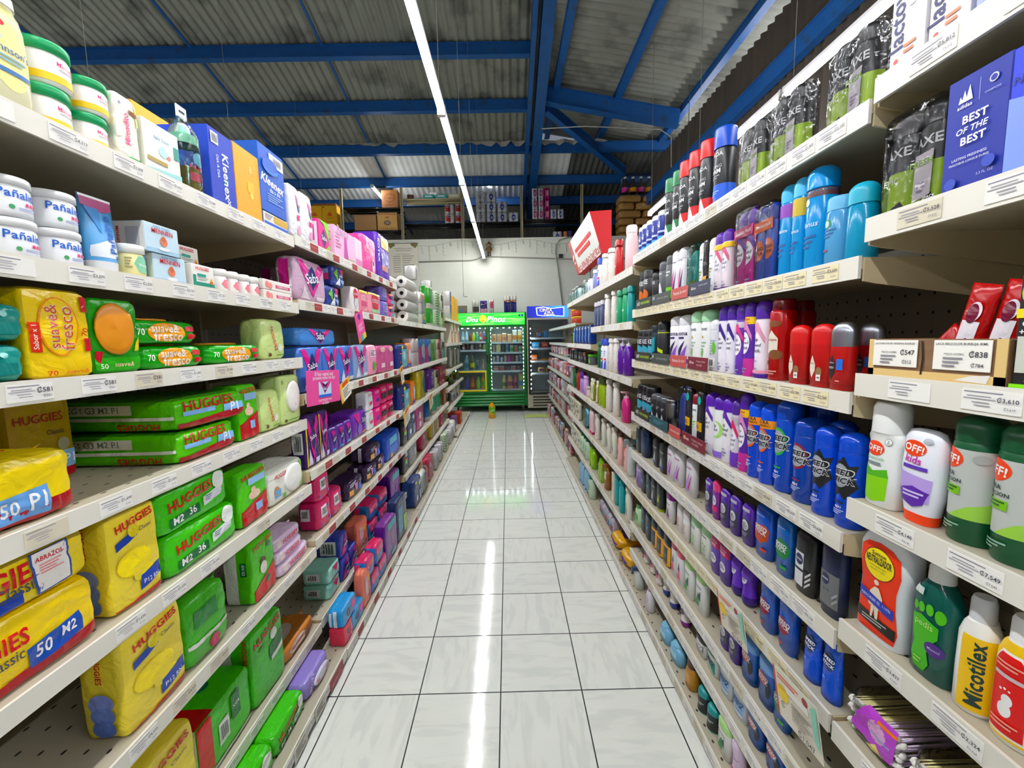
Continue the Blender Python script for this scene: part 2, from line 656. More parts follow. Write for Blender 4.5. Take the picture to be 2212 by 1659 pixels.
CATN = {}
def make(style):
 """build one package of this style; returns the top-level object"""
 sh, opt, ds, name, cat, desc = STYLES[style]
 w, h, d = DIM[style]
 if d is None:
  d = {'can': w, 'jar': w, 'rollon': w, 'stick': w * .52, 'sham': w * .55, 'pump': w * .55, 'tube': w * .5, 'twin': w * .5}.get(sh, w * .6)
 g = opt.get
 body = g('c', 'ffffff')
 mk = g('m', 'plastic')
 bm_ = M(body, mk)
 parts = []
 mb = MB()
 sd = (sum(ord(ch) for ch in style) % 17) + 1
 if sh == 'box':
  mb.box(-w / 2, 0, 0, w / 2, d, h, M(body, 'card'), .0015)
  if g('side'):
   for xx in (-w / 2 - .0003, w / 2 + .0003 - .0003):
    mb.box(xx, .002, .002, xx + .0003, d - .002, h - .002, M(g('side'), 'card'))
  if g('topc'):
   mb.box(-w / 2 + .002, .002, h, w / 2 - .002, d - .002, h + .0003, M(g('topc'), 'card'))
  S, dm = surf_box(w, h, d)
  decals(mb, S, dm, ds, curved=False)
  return mb.build(name)
 if sh == 'soft':
  mats = {k: M(v, 'film') for k, v in (g('faces') or {}).items()}
  S, dm = soft_body(mb, w, h, d, M(body, 'film'), g('n', 7) * (1.5 if g('n', 7) >= 6 else 1.25), g('wr', .003), sd, g('res', 10), mats)
  decals(mb, S, dm, ds, .0006, 'film')
  if g('fin'):
   for sgn in (-1, 1):
    fin(mb, sgn * w / 2, h, d, g('fin'), M(g('finc', body), 'film'), sgn)
  if g('gus'):   # top fold of a standing pack
   mb.box(-w * .4, d * .35, h - .006, w * .4, d * .6, h + .004, M(body, 'film'), .003)
  if g('lid'):
   lc, fc, (cu, cv, ru, rv) = g('lid')
   root = mb.build(name)
   lb = MB()
   wf, hf = dm[fc]
   n = 20
   rings = []
   for kk, off in ((1.0, -.002), (1.0, .006), (.92, .009), (.75, .0098), (.55, .0104), (.35, .0108), (.15, .011), (.0, .011)):
    rings.append([S(fc, (cu + ru * kk * math.cos(2 * PI * i / n)) * wf, (cv + rv * kk * math.sin(2 * PI * i / n)) * hf, off) for i in range(n)])
   vv = [q for ring in rings for q in ring]
   ff = [(a * n + i, a * n + (i + 1) % n, (a + 1) * n + (i + 1) % n, (a + 1) * n + i) for a in range(7) for i in range(n)]
   lb.add(vv, ff, M(lc, 'plastic'), True)
   if g('lidtext'):
    tx, tc_ = g('lidtext')
    S2 = lambda f_, u, v, o: S(f_, u, v, o + .010)
    decals(lb, S2, dm, [t(tx, cu, cv, ru * 1.5, tc_, fc, rot=g('lidrot', 0))], .0)
   lb.build('lid', root)
   return root
  return mb.build(name)
 if sh == 'rolls':
  # rows x columns of paper rolls in printed film; ends of the rolls show through at the front
  nx, nz = g('g', (2, 2))
  rw, rh = w / nx, h / nz
  rr = min(rw, rh) / 2
  pm = M('f1eee6', 'paper')
  hole = M('4a453c', 'paper')
  if g('ends'):
   for i in range(nx):
    for j in range(nz):
     cy_, cz = d / nx * (i + .5), rh * (j + .5)
     ra = min(d / nx, rh) / 2
     n = 20
     for sg in (-1, 1):
      rings = [(ra * .97, 0), (ra * .97, w / 2 - .01), (ra * .88, w / 2 - .001), (ra * .36, w / 2 - .001), (ra * .34, w / 2 - .012), (ra * .34, w * .2)]
      vv = [(sg * x, cy_ + a * math.cos(2 * PI * k / n), cz + a * math.sin(2 * PI * k / n)) for a, x in rings for k in range(n)]
      for q in range(5):
       mb.add(vv, [(q * n + k, q * n + (k + 1) % n, (q + 1) * n + (k + 1) % n, (q + 1) * n + k)[::sg] for k in range(n)], pm if q < 4 else hole, True)
   S, dm = surf_box(w, h, d)
  else:
   for i in range(nx):
    for j in range(nz):
     cx = -w / 2 + rw * (i + .5)
     ry = d / 2
     rx = rw / 2
     z0, z1 = rh * j + .001, rh * (j + 1) - .001
     mb.lathe([(z0, rx * .9, ry * .9), (z0 + .006, rx, ry), (z1 - .006, rx, ry), (z1, rx * .9, ry * .9), (z1 + .0003, rx * .35, ry * .35)], M(body, 'film'), cx, ry, 16)
   S = lambda face, u, v, off: ((u, -off + (d / 2) * (1 - math.sqrt(max(0, 1 - min(.96, abs(((u + w / 2) % rw) / rw * 2 - 1)) ** 2))) , v) if face == 'F' else surf_box(w, h, d)[0](face, u, v, off))
   dm = {'F': (w, h), 'L': (d, h), 'R': (d, h), 'T': (w, d)}
  decals(mb, S, dm, ds, .001, 'film')
  root = mb.build(name)
  fb = MB()
  soft_body(fb, w + .006, h, d + .006, M('ffffff', 'clear'), 12, .0015, sd, 6)
  o = fb.build('clear_wrap', root)
  o.location.y = -.003
  return root
 root = None
 cyy = d / 2
 if sh == 'can':
  cf = g('cf', .22)
  hc = h * (1 - cf)
  rx = w / 2
  tpr = g('taper', 0)
  pr = [(0, rx * .93, rx * .93), (.004, rx, rx), (hc - .006, rx * (1 - tpr), rx * (1 - tpr)), (hc, rx * .93 * (1 - tpr), rx * .93 * (1 - tpr))]
  if g('shape') == 'waist':
   pr = [(0, rx * .93, rx * .93), (.004, rx, rx), (h * .25, rx * .97, rx * .97), (h * .5, rx * .93, rx * .93), (hc * .92, rx, rx), (hc, rx * .9, rx * .9)]
  mb.lathe(pr, bm_, 0, rx, 28)
  S = surf_round(pr, 2.0, rx)
  decals(mb, S, {'F': (w, h)}, ds)
  root = empty(name)
  mb.build('body', root)
  cb = MB()
  cr = g('cr', .98) * rx
  cm = M(g('cap', 'ffffff'), g('capm', 'plastic'))
  if g('dome', 1):
   cap_dome(cb, hc, h, cr, cr, cm, rx, 2.0, g('top', .5))
  else:
   cb.lathe([(hc, cr, cr), (h - .006, cr * .98, cr * .98), (h - .002, cr * .94, cr * .94), (h, cr * .85, cr * .85)], cm, 0, rx, 28)
  for q in g('capd', []):
   decals(cb, surf_round([(hc, cr, cr), (h, cr, cr)], 2.0, rx), {'F': (w, h)}, [q])
  cb.build('cap', root)
  return root
 if sh == 'stick':
  cf = g('cf', .27)
  hc = h * (1 - cf)
  rx, ry = w / 2, d / 2
  pr = [(0, rx * .82, ry * .82), (h * .02, rx * .88, ry * .9), (h * .09, rx * .9, ry * .92), (h * .10, rx, ry), (hc, rx, ry)]
  mb.lathe(pr, bm_, 0, ry, 28, 2.6)
  if g('base'):
   mb.lathe([(h * .001, rx * .93, ry * .93), (h * .1, rx * .95, ry * .96), (h * .105, rx * 1.005, ry * 1.005)], M(g('base'), 'plastic'), 0, ry, 28, 2.6)
  S = surf_round([(0, rx, ry), (h, rx, ry)], 2.6, ry)
  decals(mb, S, {'F': (w, h)}, ds)
  root = empty(name)
  mb.build('body', root)
  cb = MB()
  cap_dome(cb, hc, h, rx * 1.0, ry, M(g('cap', body), g('capm', 'plastic')), ry, 2.6, g('top', .45), 28)
  if g('capd'):
   decals(cb, surf_round([(hc, rx, ry), (h, rx, ry)], 2.6, ry), {'F': (w, h)}, g('capd'))
  cb.build('cap', root)
  return root
 if sh in ('sham', 'pump', 'trig'):
  cf = g('cf', .14)
  hc = h * (1 - cf)
  rx, ry = w / 2, d / 2
  ee = g('e', 2.6)
  nk = g('neck', .42)
  if g('up'):          # stands on its cap
   pr = [(h * .1, rx * .75, ry * .85), (h * .3, rx * .92, ry * .97), (h * .6, rx, ry), (h * .9, rx * .95, ry * .8), (h * .98, rx * .8, ry * .5), (h, rx * .5, ry * .3)]
   zc = (0, h * .105)
  else:
   pr = [(0, rx * .9, ry * .9), (h * .02, rx, ry), (hc * .45, rx * g('mid', 1.0), ry), (hc * .82, rx * g('shl', .97), ry * .95), (hc * .93, rx * (nk + .3), ry * .8), (hc, rx * nk, ry * min(1, nk * 1.6))]
   zc = (hc, h)
  mb.lathe(pr, bm_, 0, ry, 28, ee)
  decals(mb, surf_round(pr, 2.6 if ee != 2.0 else 2.0, ry), {'F': (w, h)}, ds)
  root = empty(name)
  mb.build('body', root)
  cb = MB()
  cm = M(g('cap', 'ffffff'), g('capm', 'plastic'))
  if sh == 'pump':
   a = rx * .36
   cb.lathe([(hc - .001, a, a), (hc + (h - hc) * .3, a, a), (hc + (h - hc) * .35, a * .35, a * .35), (h * .97, a * .35, a * .35)], cm, 0, ry, 16)
   cb.box(-rx * .3, -ry * .35, h - (h - hc) * .22, rx * .3, ry * 1.5, h, cm, .003)
   cb.build('pump', root)
  elif sh == 'trig':
   a = rx * .4
   cb.lathe([(hc - .001, a, a), (hc + .02, a, a)], cm, 0, ry, 12)
   cb.box(-rx * .3, -.02, h - .03, rx * .3, d * .9, h, cm, .004)
   cb.box(-rx * .15, -.02, h - .055, rx * .15, -.008, h - .028, cm, .003)
   cb.build('trigger', root)
  elif g('up'):
   cb.lathe([(0, rx * .7, ry * .82), (zc[1], rx * .76, ry * .87)], cm, 0, ry, 28, ee)
   cb.build('cap', root)
  else:
   ca = rx * g('capw', nk + .1)
   cyr = min(ry, ca) if g('capw', .5) < .8 else ry
   cb.lathe([(zc[0] - .001, ca, cyr), (zc[1] - (zc[1] - zc[0]) * .2, ca * .96, cyr * .96), (zc[1], ca * .8, cyr * .8)], cm, 0, ry, 24, 2.0 if ca < rx * .7 else ee)
   cb.build('cap', root)
  return root
 if sh == 'rollon':
  rx = w / 2
  hb = h * g('cf', .26)
  mb.lathe([(hb, rx * .86, rx * .86), (h * .45, rx * .78, rx * .78), (h * .62, rx * .84, rx * .84), (h * .8, rx, rx), (h * .93, rx * .86, rx * .86), (h, rx * .45, rx * .45)], bm_, 0, rx, 24)
  decals(mb, surf_round([(0, rx * .9, rx * .9), (h, rx * .9, rx * .9)], 2.0, rx), {'F': (w, h)}, ds)
  root = empty(name)
  mb.build('body', root)
  cb = MB()
  cb.lathe([(0, rx * .5, rx * .5), (h * .05, rx * .78, rx * .78), (h * .14, rx * .92, rx * .92), (hb, rx * .88, rx * .88)], M(g('cap', body), 'plastic'), 0, rx, 24)
  cb.build('cap', root)
  return root
 if sh == 'jar':
  rx = w / 2
  hl = h * (1 - g('cf', .26))
  mb.lathe([(0, rx * .86, rx * .86), (h * .04, rx * .95, rx * .95), (h * .14, rx * .96, rx * .96), (hl * .86, rx * .96, rx * .96), (hl, rx * .86, rx * .86)], bm_, 0, rx, 28)
  decals(mb, surf_round([(0, rx * .96, rx * .96), (h, rx * .96, rx * .96)], 2.0, rx), {'F': (w, h)}, ds)
  root = empty(name)
  mb.build('body', root)
  cb = MB()
  cb.lathe([(hl - .002, rx * .9, rx * .9), (hl, rx, rx), (h - .004, rx, rx), (h - .001, rx * .96, rx * .96), (h, rx * .9, rx * .9)], M(g('cap', body), 'plastic'), 0, rx, 28)
  cb.build('lid', root)
  return root
 if sh == 'tube':
  rx, ry = w / 2, d / 2
  hb = h * .15
  k0 = [(hb, rx * .8, ry), (h * .3, rx * .88, ry * .9), (h * .6, rx * .95, ry * .6), (h * .9, rx * 1.0, ry * .16), (h, rx, ry * .06)]
  mb.lathe(k0, bm_, 0, ry, 28, 2.2)
  def S(face, u, v, off):
   a, b = k0[0][1:]
   for (z0, a0, b0), (z1, a1, b1) in zip(k0, k0[1:]):
    if v <= z1:
     q = max(0, (v - z0) / (z1 - z0))
     a, b = a0 + (a1 - a0) * q, b0 + (b1 - b0) * q
     break
   x = max(-.95, min(.95, u / a))
   return (x * a, ry - b * (1 - abs(x) ** 2.2) ** (1 / 2.2) - off, v)
  decals(mb, S, {'F': (w, h)}, ds)
  root = empty(name)
  mb.build('body', root)
  cb = MB()
  cb.lathe([(0, rx * .76, ry * .96), (hb, rx * .82, ry * 1.02)], M(g('cap', 'ffffff'), 'plastic'), 0, ry, 28, 2.2)
  cb.build('cap', root)
  return root
 if sh == 'twin':
  # two spray cans wrapped together with a printed card between
  root = empty(name)
  rx = w / 4
  cans = g('cans', [(body, g('cap', body)), (body, g('cap', body))])
  for i, (cc, kc) in enumerate(cans):
   cbm = MB()
   cx = -w / 4 + i * w / 2
   pr = [(0, rx * .93, rx * .93), (.004, rx, rx), (h * .74, rx, rx), (h * .78, rx * .9, rx * .9)]
   cbm.lathe(pr, M(cc, 'plastic'), cx, rx, 24)
   S0 = surf_round(pr, 2.0, rx)
   decals(cbm, lambda f_, u, v, o, cx=cx: (S0(f_, u, v, o)[0] + cx, S0(f_, u, v, o)[1], v), {'F': (w / 2, h)}, g('cand', []))
   pr = [(h * .78, rx * .95, rx * .95)] + [(h * (.9 + .1 * math.sin(a * PI / 10)), rx * (.1 + .85 * math.cos(a * PI / 10)), rx * (.1 + .85 * math.cos(a * PI / 10))) for a in range(6)]
   cbm.lathe(pr, M(kc, 'plastic'), cx, rx, 24)
   cbm.build('can', root)
  if ds:
   lb = MB()
   S, dm = surf_box(w, h, d)
   decals(lb, S, dm, ds, .001, curved=False)
   lb.build('printed_sleeve', root)
  fb = MB()
  soft_body(fb, w + .004, h + .006, d + .006, M('ffffff', 'clear'), 9, .0015, sd, 8)
  o = fb.build('clear_wrap', root)
  o.location.y = -.003
  return root
 if sh == 'bag':   # clear or tinted pouch with things printed on a card inside
  S, dm = soft_body(mb, w * .84, h * .86, d * .7, M(body, g('m', 'film')), g('n', 4.5), .004, sd, 8)
  decals(mb, S, dm, ds, .0006, 'film')
  root = mb.build(name)
  fb = MB()
  soft_body(fb, w, h, d, M(g('wrap', 'ffffff'), 'clear'), 5, .004, sd + 2, 8)
  o = fb.build('clear_wrap', root)
  o.location.y = -d * .15
  return root
 if sh == 'pouch':
  n = 10
  vv = []
  for s_ in (0, 1):
   for j in range(n + 1):
    z = h * j / n
    th = d / 2 * math.sqrt(max(0, 1 - (j / n) ** 1.6)) + .0015
    for i in range(n + 1):
     x = -w / 2 + w * i / n
     k = math.sqrt(max(0, 1 - (2 * i / n - 1) ** 2)) * .9 + .1
     vv.append((x, d / 2 + (th * k if s_ else -th * k), z))
  N = n + 1
  ff = []
  for s_ in (0, 1):
   o = s_ * N * N
   for j in range(n):
    for i in range(n):
     q = (o + j * N + i, o + j * N + i + 1, o + (j + 1) * N + i + 1, o + (j + 1) * N + i)
     ff.append(q[::-1] if s_ else q)
  for i in range(n):
   ff.append((n * N + i, n * N + i + 1, N * N + n * N + i + 1, N * N + n * N + i))
   ff.append((i, N * N + i, N * N + i + 1, i + 1))
  for j in range(n):
   ff.append((j * N, (j + 1) * N, N * N + (j + 1) * N, N * N + j * N))
   ff.append((j * N + n, N * N + j * N + n, N * N + (j + 1) * N + n, (j + 1) * N + n))
  mb.add(vv, ff, M(body, 'film'), True)
  def S(face, u, v, off):
   q = max(0, min(1, v / h))
   th = d / 2 * math.sqrt(max(0, 1 - q ** 1.6)) + .0015
   k = math.sqrt(max(0, 1 - min(1, abs(2 * u / w)) ** 2)) * .9 + .1
   return (u, d / 2 - th * k - off - .0005, v)
  decals(mb, S, {'F': (w, h)}, ds, .0005, 'film')
  return mb.build(name)
 if sh == 'talc':   # flat shaped bottle with waist
  rx, ry = w / 2, d / 2
  pr = [(0, rx * .86, ry), (h * .04, rx * .95, ry), (h * .3, rx * .9, ry), (h * .52, rx * .86, ry), (h * .72, rx * .97, ry), (h * .86, rx * .96, ry), (h * .95, rx * .8, ry * .9), (h, rx * .5, ry * .7)]
  mb.lathe(pr, bm_, 0, ry, 32, 4.0)
  decals(mb, surf_round(pr, 4.0, ry), {'F': (w, h)}, ds)
  return mb.build(name)
 if sh == 'blister':   # nursing bottle in a clear hang pack
  root = empty(name)
  rx = w * .36
  mb.lathe([(0, rx * .9, rx * .9), (.006, rx, rx), (h * .45, rx, rx), (h * .52, rx * .92, rx * .92), (h * .56, rx * .92, rx * .92)], M('d9efe9', 'clear'), 0, d / 2, 20)
  mb.lathe([(h * .02, rx * .9, rx * .9), (h * .3, rx * .9, rx * .9)], M('e6b93c', 'liquid'), 0, d / 2, 16)
  decals(mb, surf_round([(0, rx, rx), (h, rx, rx)], 2.0, d / 2), {'F': (w, h)}, ds)
  mb.build('bottle', root)
  cb = MB()
  cb.lathe([(h * .56, rx * .98, rx * .98), (h * .66, rx, rx), (h * .67, rx * .7, rx * .7), (h * .72, rx * .3, rx * .3), (h * .78, rx * .22, rx * .22), (h * .8, rx * .05, rx * .05)], M('8fd8b4'), 0, d / 2, 20)
  cb.build('teat_cap', root)
  fb = MB()
  prf = [(.0005, rx * 1.12, rx * 1.05), (h * .5, rx * 1.14, rx * 1.08), (h * .68, rx * 1.05, rx), (h * .84, rx * .6, rx * .4), (h * .88, rx * .5, .003), (h, rx * .45, .002)]
  fb.lathe(prf[:5], M('ffffff', 'clear'), 0, d / 2, 20)
  fb.box(-rx * .55, d / 2 - .002, h * .86, rx * .55, d / 2 + .002, h, M('dfe6e4', 'plastic'), .001)
  fb.box(-rx * .3, d / 2 - .0025, h * .92, rx * .3, d / 2 + .0025, h * .945, M('1b1d20'))
  fb.build('blister_shell', root)
  return root
 if sh == 'swab':   # clear bag of cotton swabs
  root = empty(name)
  rr = random.Random(3)
  for i in range(84):
   x = -w / 2 * .86 + w * .86 * (i % 28) / 27
   z = h * (.25, .48, .70)[i // 28] + rr.uniform(-.008, .008)
   pm = M('f6ecb0', 'plastic') if (i % 28) < 15 else M('ead6ee', 'plastic')
   mb.tube([(x, .012, z), (x, d - .012, z + rr.uniform(-.004, .004))], .0014, pm, 5)
   mb.lathe([(z - .005, .0022, .005), (z, .0042, .0085), (z + .005, .0022, .005)], M('f7f4ee', 'paper'), x, .009, 7)
   mb.lathe([(z - .005, .0022, .005), (z, .0042, .0085), (z + .005, .0022, .005)], M('f7f4ee', 'paper'), x, d - .009, 7)
  sw = mb.build('cotton_swab', root)
  sw['kind'] = 'stuff'
  fb = MB()
  S, dm = soft_body(fb, w, h, d, M('ffffff', 'clear'), 5, .004, 4, 10)
  decals(fb, S, dm, ds, .0006, 'film')
  fb.build('printed_bag', root)
  return root
 if sh == 'tray':   # wooden display tray of lacquer sachets with two price cards
  root = empty(name)
  wood = wood_material()
  tk = .01
  for a in ((-w / 2, 0, 0, w / 2, tk, h), (-w / 2, d - tk, 0, w / 2, d, h * .6), (-w / 2, tk, 0, -w / 2 + tk, d - tk, h), (w / 2 - tk, tk, 0, w / 2, d - tk, h), (-w / 2 + tk, tk, 0, w / 2 - tk, d - tk, .006)):
   mb.box(*a, wood, .0015)
  fr = M('d9bd84', 'paper')
  mb.box(-w / 2, -.0012, 0, w / 2, 0, h * .2, fr)
  mb.box(-w / 2, -.0012, 0, -w / 2 + .012, 0, h, fr)
  mb.box(w / 2 - .014, -.0012, 0, w / 2, 0, h, fr)
  S, dm = surf_box(w, h, d)
  decals(mb, S, dm, [p([(-.045, .12), (-.03, .12), (-.02, .5), (-.035, .95), (-.05, .95), (-.03, .5)], '26211c'), p([(.2, .06), (.4, .03), (.42, .22), (.3, .18)], 'e8e6df')], .0012, curved=False)
  mb.build('crate', root)
  for u0, u1, l1, pr_, sm in ((-.45, -.07, 'LACA BELCOLOR ORIGINAL BURBUJA', '₡547', '₡512'), (.05, .42, 'LACA BELCOLOR BURBUJA 40ML', '₡838', '₡784')):
   cb = MB()
   cb.box(u0 * w, -.0028, h * .28, u1 * w, -.0012, h * .97, M('f2f0e8', 'paper'), .0006)
   um = (u0 + u1) / 2
   decals(cb, S, dm, [t(l1, um, .88, (u1 - u0) * .9, '55535a'), t(pr_, u0 + (u1 - u0) * .8, .66, (u1 - u0) * .3, '3a3840'), t(sm, u0 + (u1 - u0) * .8, .42, (u1 - u0) * .2, '55535a'),
       t('PRECIO NORMAL', u0 + (u1 - u0) * .4, .66, (u1 - u0) * .36, '6a6870'), lines(u0 + (u1 - u0) * .2, .32, u0 + (u1 - u0) * .55, .58, 3, '8a8890')], .0028, curved=False)
   cb.build('price_card', root)
  return root
 if sh == 'produce':
  rr = random.Random(5)
  for i in range(16):
   x, y = rr.uniform(-w * .4, w * .4), rr.uniform(.03, d * .9)
   z = rr.uniform(.05, h * .8)
   s_ = rr.uniform(.03, .045)
   mb.lathe([(z - s_ * .8, s_ * .4, s_ * .4), (z - s_ * .3, s_, s_), (z + s_ * .3, s_, s_), (z + s_ * .8, s_ * .3, s_ * .3)], M(rr.choice(['5f7d2a', '7c4a2a', '8fa33a', '3f6b2a'])), x, y, 8)
  mb.box(-w / 2, 0, 0, w / 2, d, .012, M('3a2f24'))
  return mb.build(name)
 raise ValueError(sh)

def wood_material():
 if 'wood' in MATS:
  return MATS['wood']
 k = NT('plywood', .6)
 n = k.noise(1.0, 5, k.map(scale=(6, 6, 50)))
 k.link(k.mix(n, lin('94704c'), lin('6b4b30')), 'Base Color')
 MATS['wood'] = k.m
 return k.m

# ------------------------------------------------------------------ package designs
RED, NAVY, YEL, GRN = 'c3262e', '1b2a66', 'e9d23c', '4fb534'
HUG = 'HUGGIES'
def diaper(c, tx, size='50', lab='M2', band='a5202a', badge='24459c', sub='Classic', long=False):
 """printing of a diaper pack: name, size badge, coloured foot band"""
 ds = []
 if band:
  ds += [p([(-.48, .0), (.48, .0), (.48, .26), (0, .13), (-.48, .10)], band)]
 ds += [t(HUG, -.04, .74, .72, tx), t(sub, .18, .57, .28, '4a4a52'), e(.28, .42, .1, 0, 'e8e4c8'), r(.04, .14, .46, .34, badge), t(size, .14, .24, .13, 'f4f4f4'), t(lab, .35, .24, .16, 'f4f4f4')]
 ds += [t(HUG, -.1, .66, .7, tx, 'L'), r(-.3, .2, .25, .42, 'ebe8da', 'L'), lines(-.25, .24, .2, .38, 3, '77786f', 'L'), t(HUG, 0, .4, .55, tx, 'T'), lines(-.3, .62, .3, .8, 3, '6f7a4a', 'T')]
 return ds
def saba(c1, c2, tx='f2f0f6', name='Saba', acc='d3208a'):
 return [p([(-.46, .97), (.0, .12), (.46, .97), (.28, .97), (.0, .42), (-.28, .97)], acc), p([(0, .86), (.19, .58), (0, .28), (-.19, .58)], NAVY), t(name, 0, .58, .42, tx, rot=12),
   p([(-.4, .05), (-.1, .05), (-.25, .38)], c2), r(.1, .05, .4, .16, c2), barcode(-.3, .3, .3, .7, 'L')]
def kotex(tx='f5eef2', disc='c3213d'):
 return [e(0, .62, .27, 0, disc), t('KOTEX', 0, .62, .44, tx), r(-.3, .1, .3, .25, '9fd3a0'), r(-.5, .88, .5, 1.0, 'e8d66a'), barcode(-.3, .3, .3, .7, 'L')]
def spd(ring, ds=()):
 return [e(0, .55, .40, .155, ring), e(0, .55, .33, .125, '9aa0a8'), t('SPEED', -.02, .59, 1.0, 'f4f4f4', h=.082, b=5, sk=.25), t('STICK', .04, .505, 1.0, 'f4f4f4', h=.082, b=5, sk=.25),
   t('SPEED', -.02, .59, .94, '101218', h=.066, b=2.5, sk=.25), t('STICK', .04, .505, .94, '101218', h=.066, b=2.5, sk=.25), r(-.2, .26, .2, .275, ring), t('48H', 0, .215, .25, 'e6e9f2'), lines(-.22, .13, .22, .185, 3, 'b8c4e8'), *ds]
def lady(c, sw='5b2a9c', v=.5):
 return [e(-.05, v, .42, .15, 'f3f0f6'), p([(-.5, v + .16), (.1, v + .22), (.5, v + .02), (.5, v + .1), (.1, v + .3), (-.5, v + .24)], sw), t('lady', -.08, v + .065, .4, '2c2350', sk=.2), t('Speed', -.02, v, .62, '2c2350', sk=.2), t('Stick', 0, v - .065, .56, '2c2350', sk=.2),
   t('48H', 0, v - .3, .25, '5b5a78'), lines(-.25, v - .42, .25, v - .34, 2, '8a84a8')]
def rex(c1, c2='251c4a', v=.5):
 return [t('Rexona', 0, v + .26, .66, c2), p([(-.35, v - .3), (.2, v + .14), (.05, v - .3)], c1), p([(.02, v - .3), (.38, v + .1), (.2, v - .3)], c2), lines(-.3, .12, .3, .2, 2, c1)]
def axe(acc, tx='e6e6ea', v=.68):
 return [t('AXE', 0, v, .72, tx, b=2), e(0, .36, .4, .14, acc), r(-.3, .1, .3, .16, 'c8c8d0')]
def dove(acc='9a8a4a'):
 return [t('Dove', 0, .68, .6, '3a3f66'), e(0, .54, .07, 0, 'b89a4a'), lines(-.26, .3, .26, .46, 3, acc), r(-.3, .13, .3, .15, '8a8fb0')]
def sleeve(c):
 return [r(-.5, .80, .5, .93, c)]
def rollprint(band, v0=0, v1=1, tx='', txc='ffffff', u0=.0, u1=.5, c2=None):
 ds = [r(u0, v0, u1, v1, band)]
 if c2:
  ds += [p([(u0, v0), (u1, v0), (u1, v0 + .3), (u0 + .1, v0 + .5)], c2)]
 if tx:
  ds += [t(tx, (u0 + u1) / 2, (v0 + v1) / 2, (u1 - u0) * .8, txc, b=2)]
 return ds

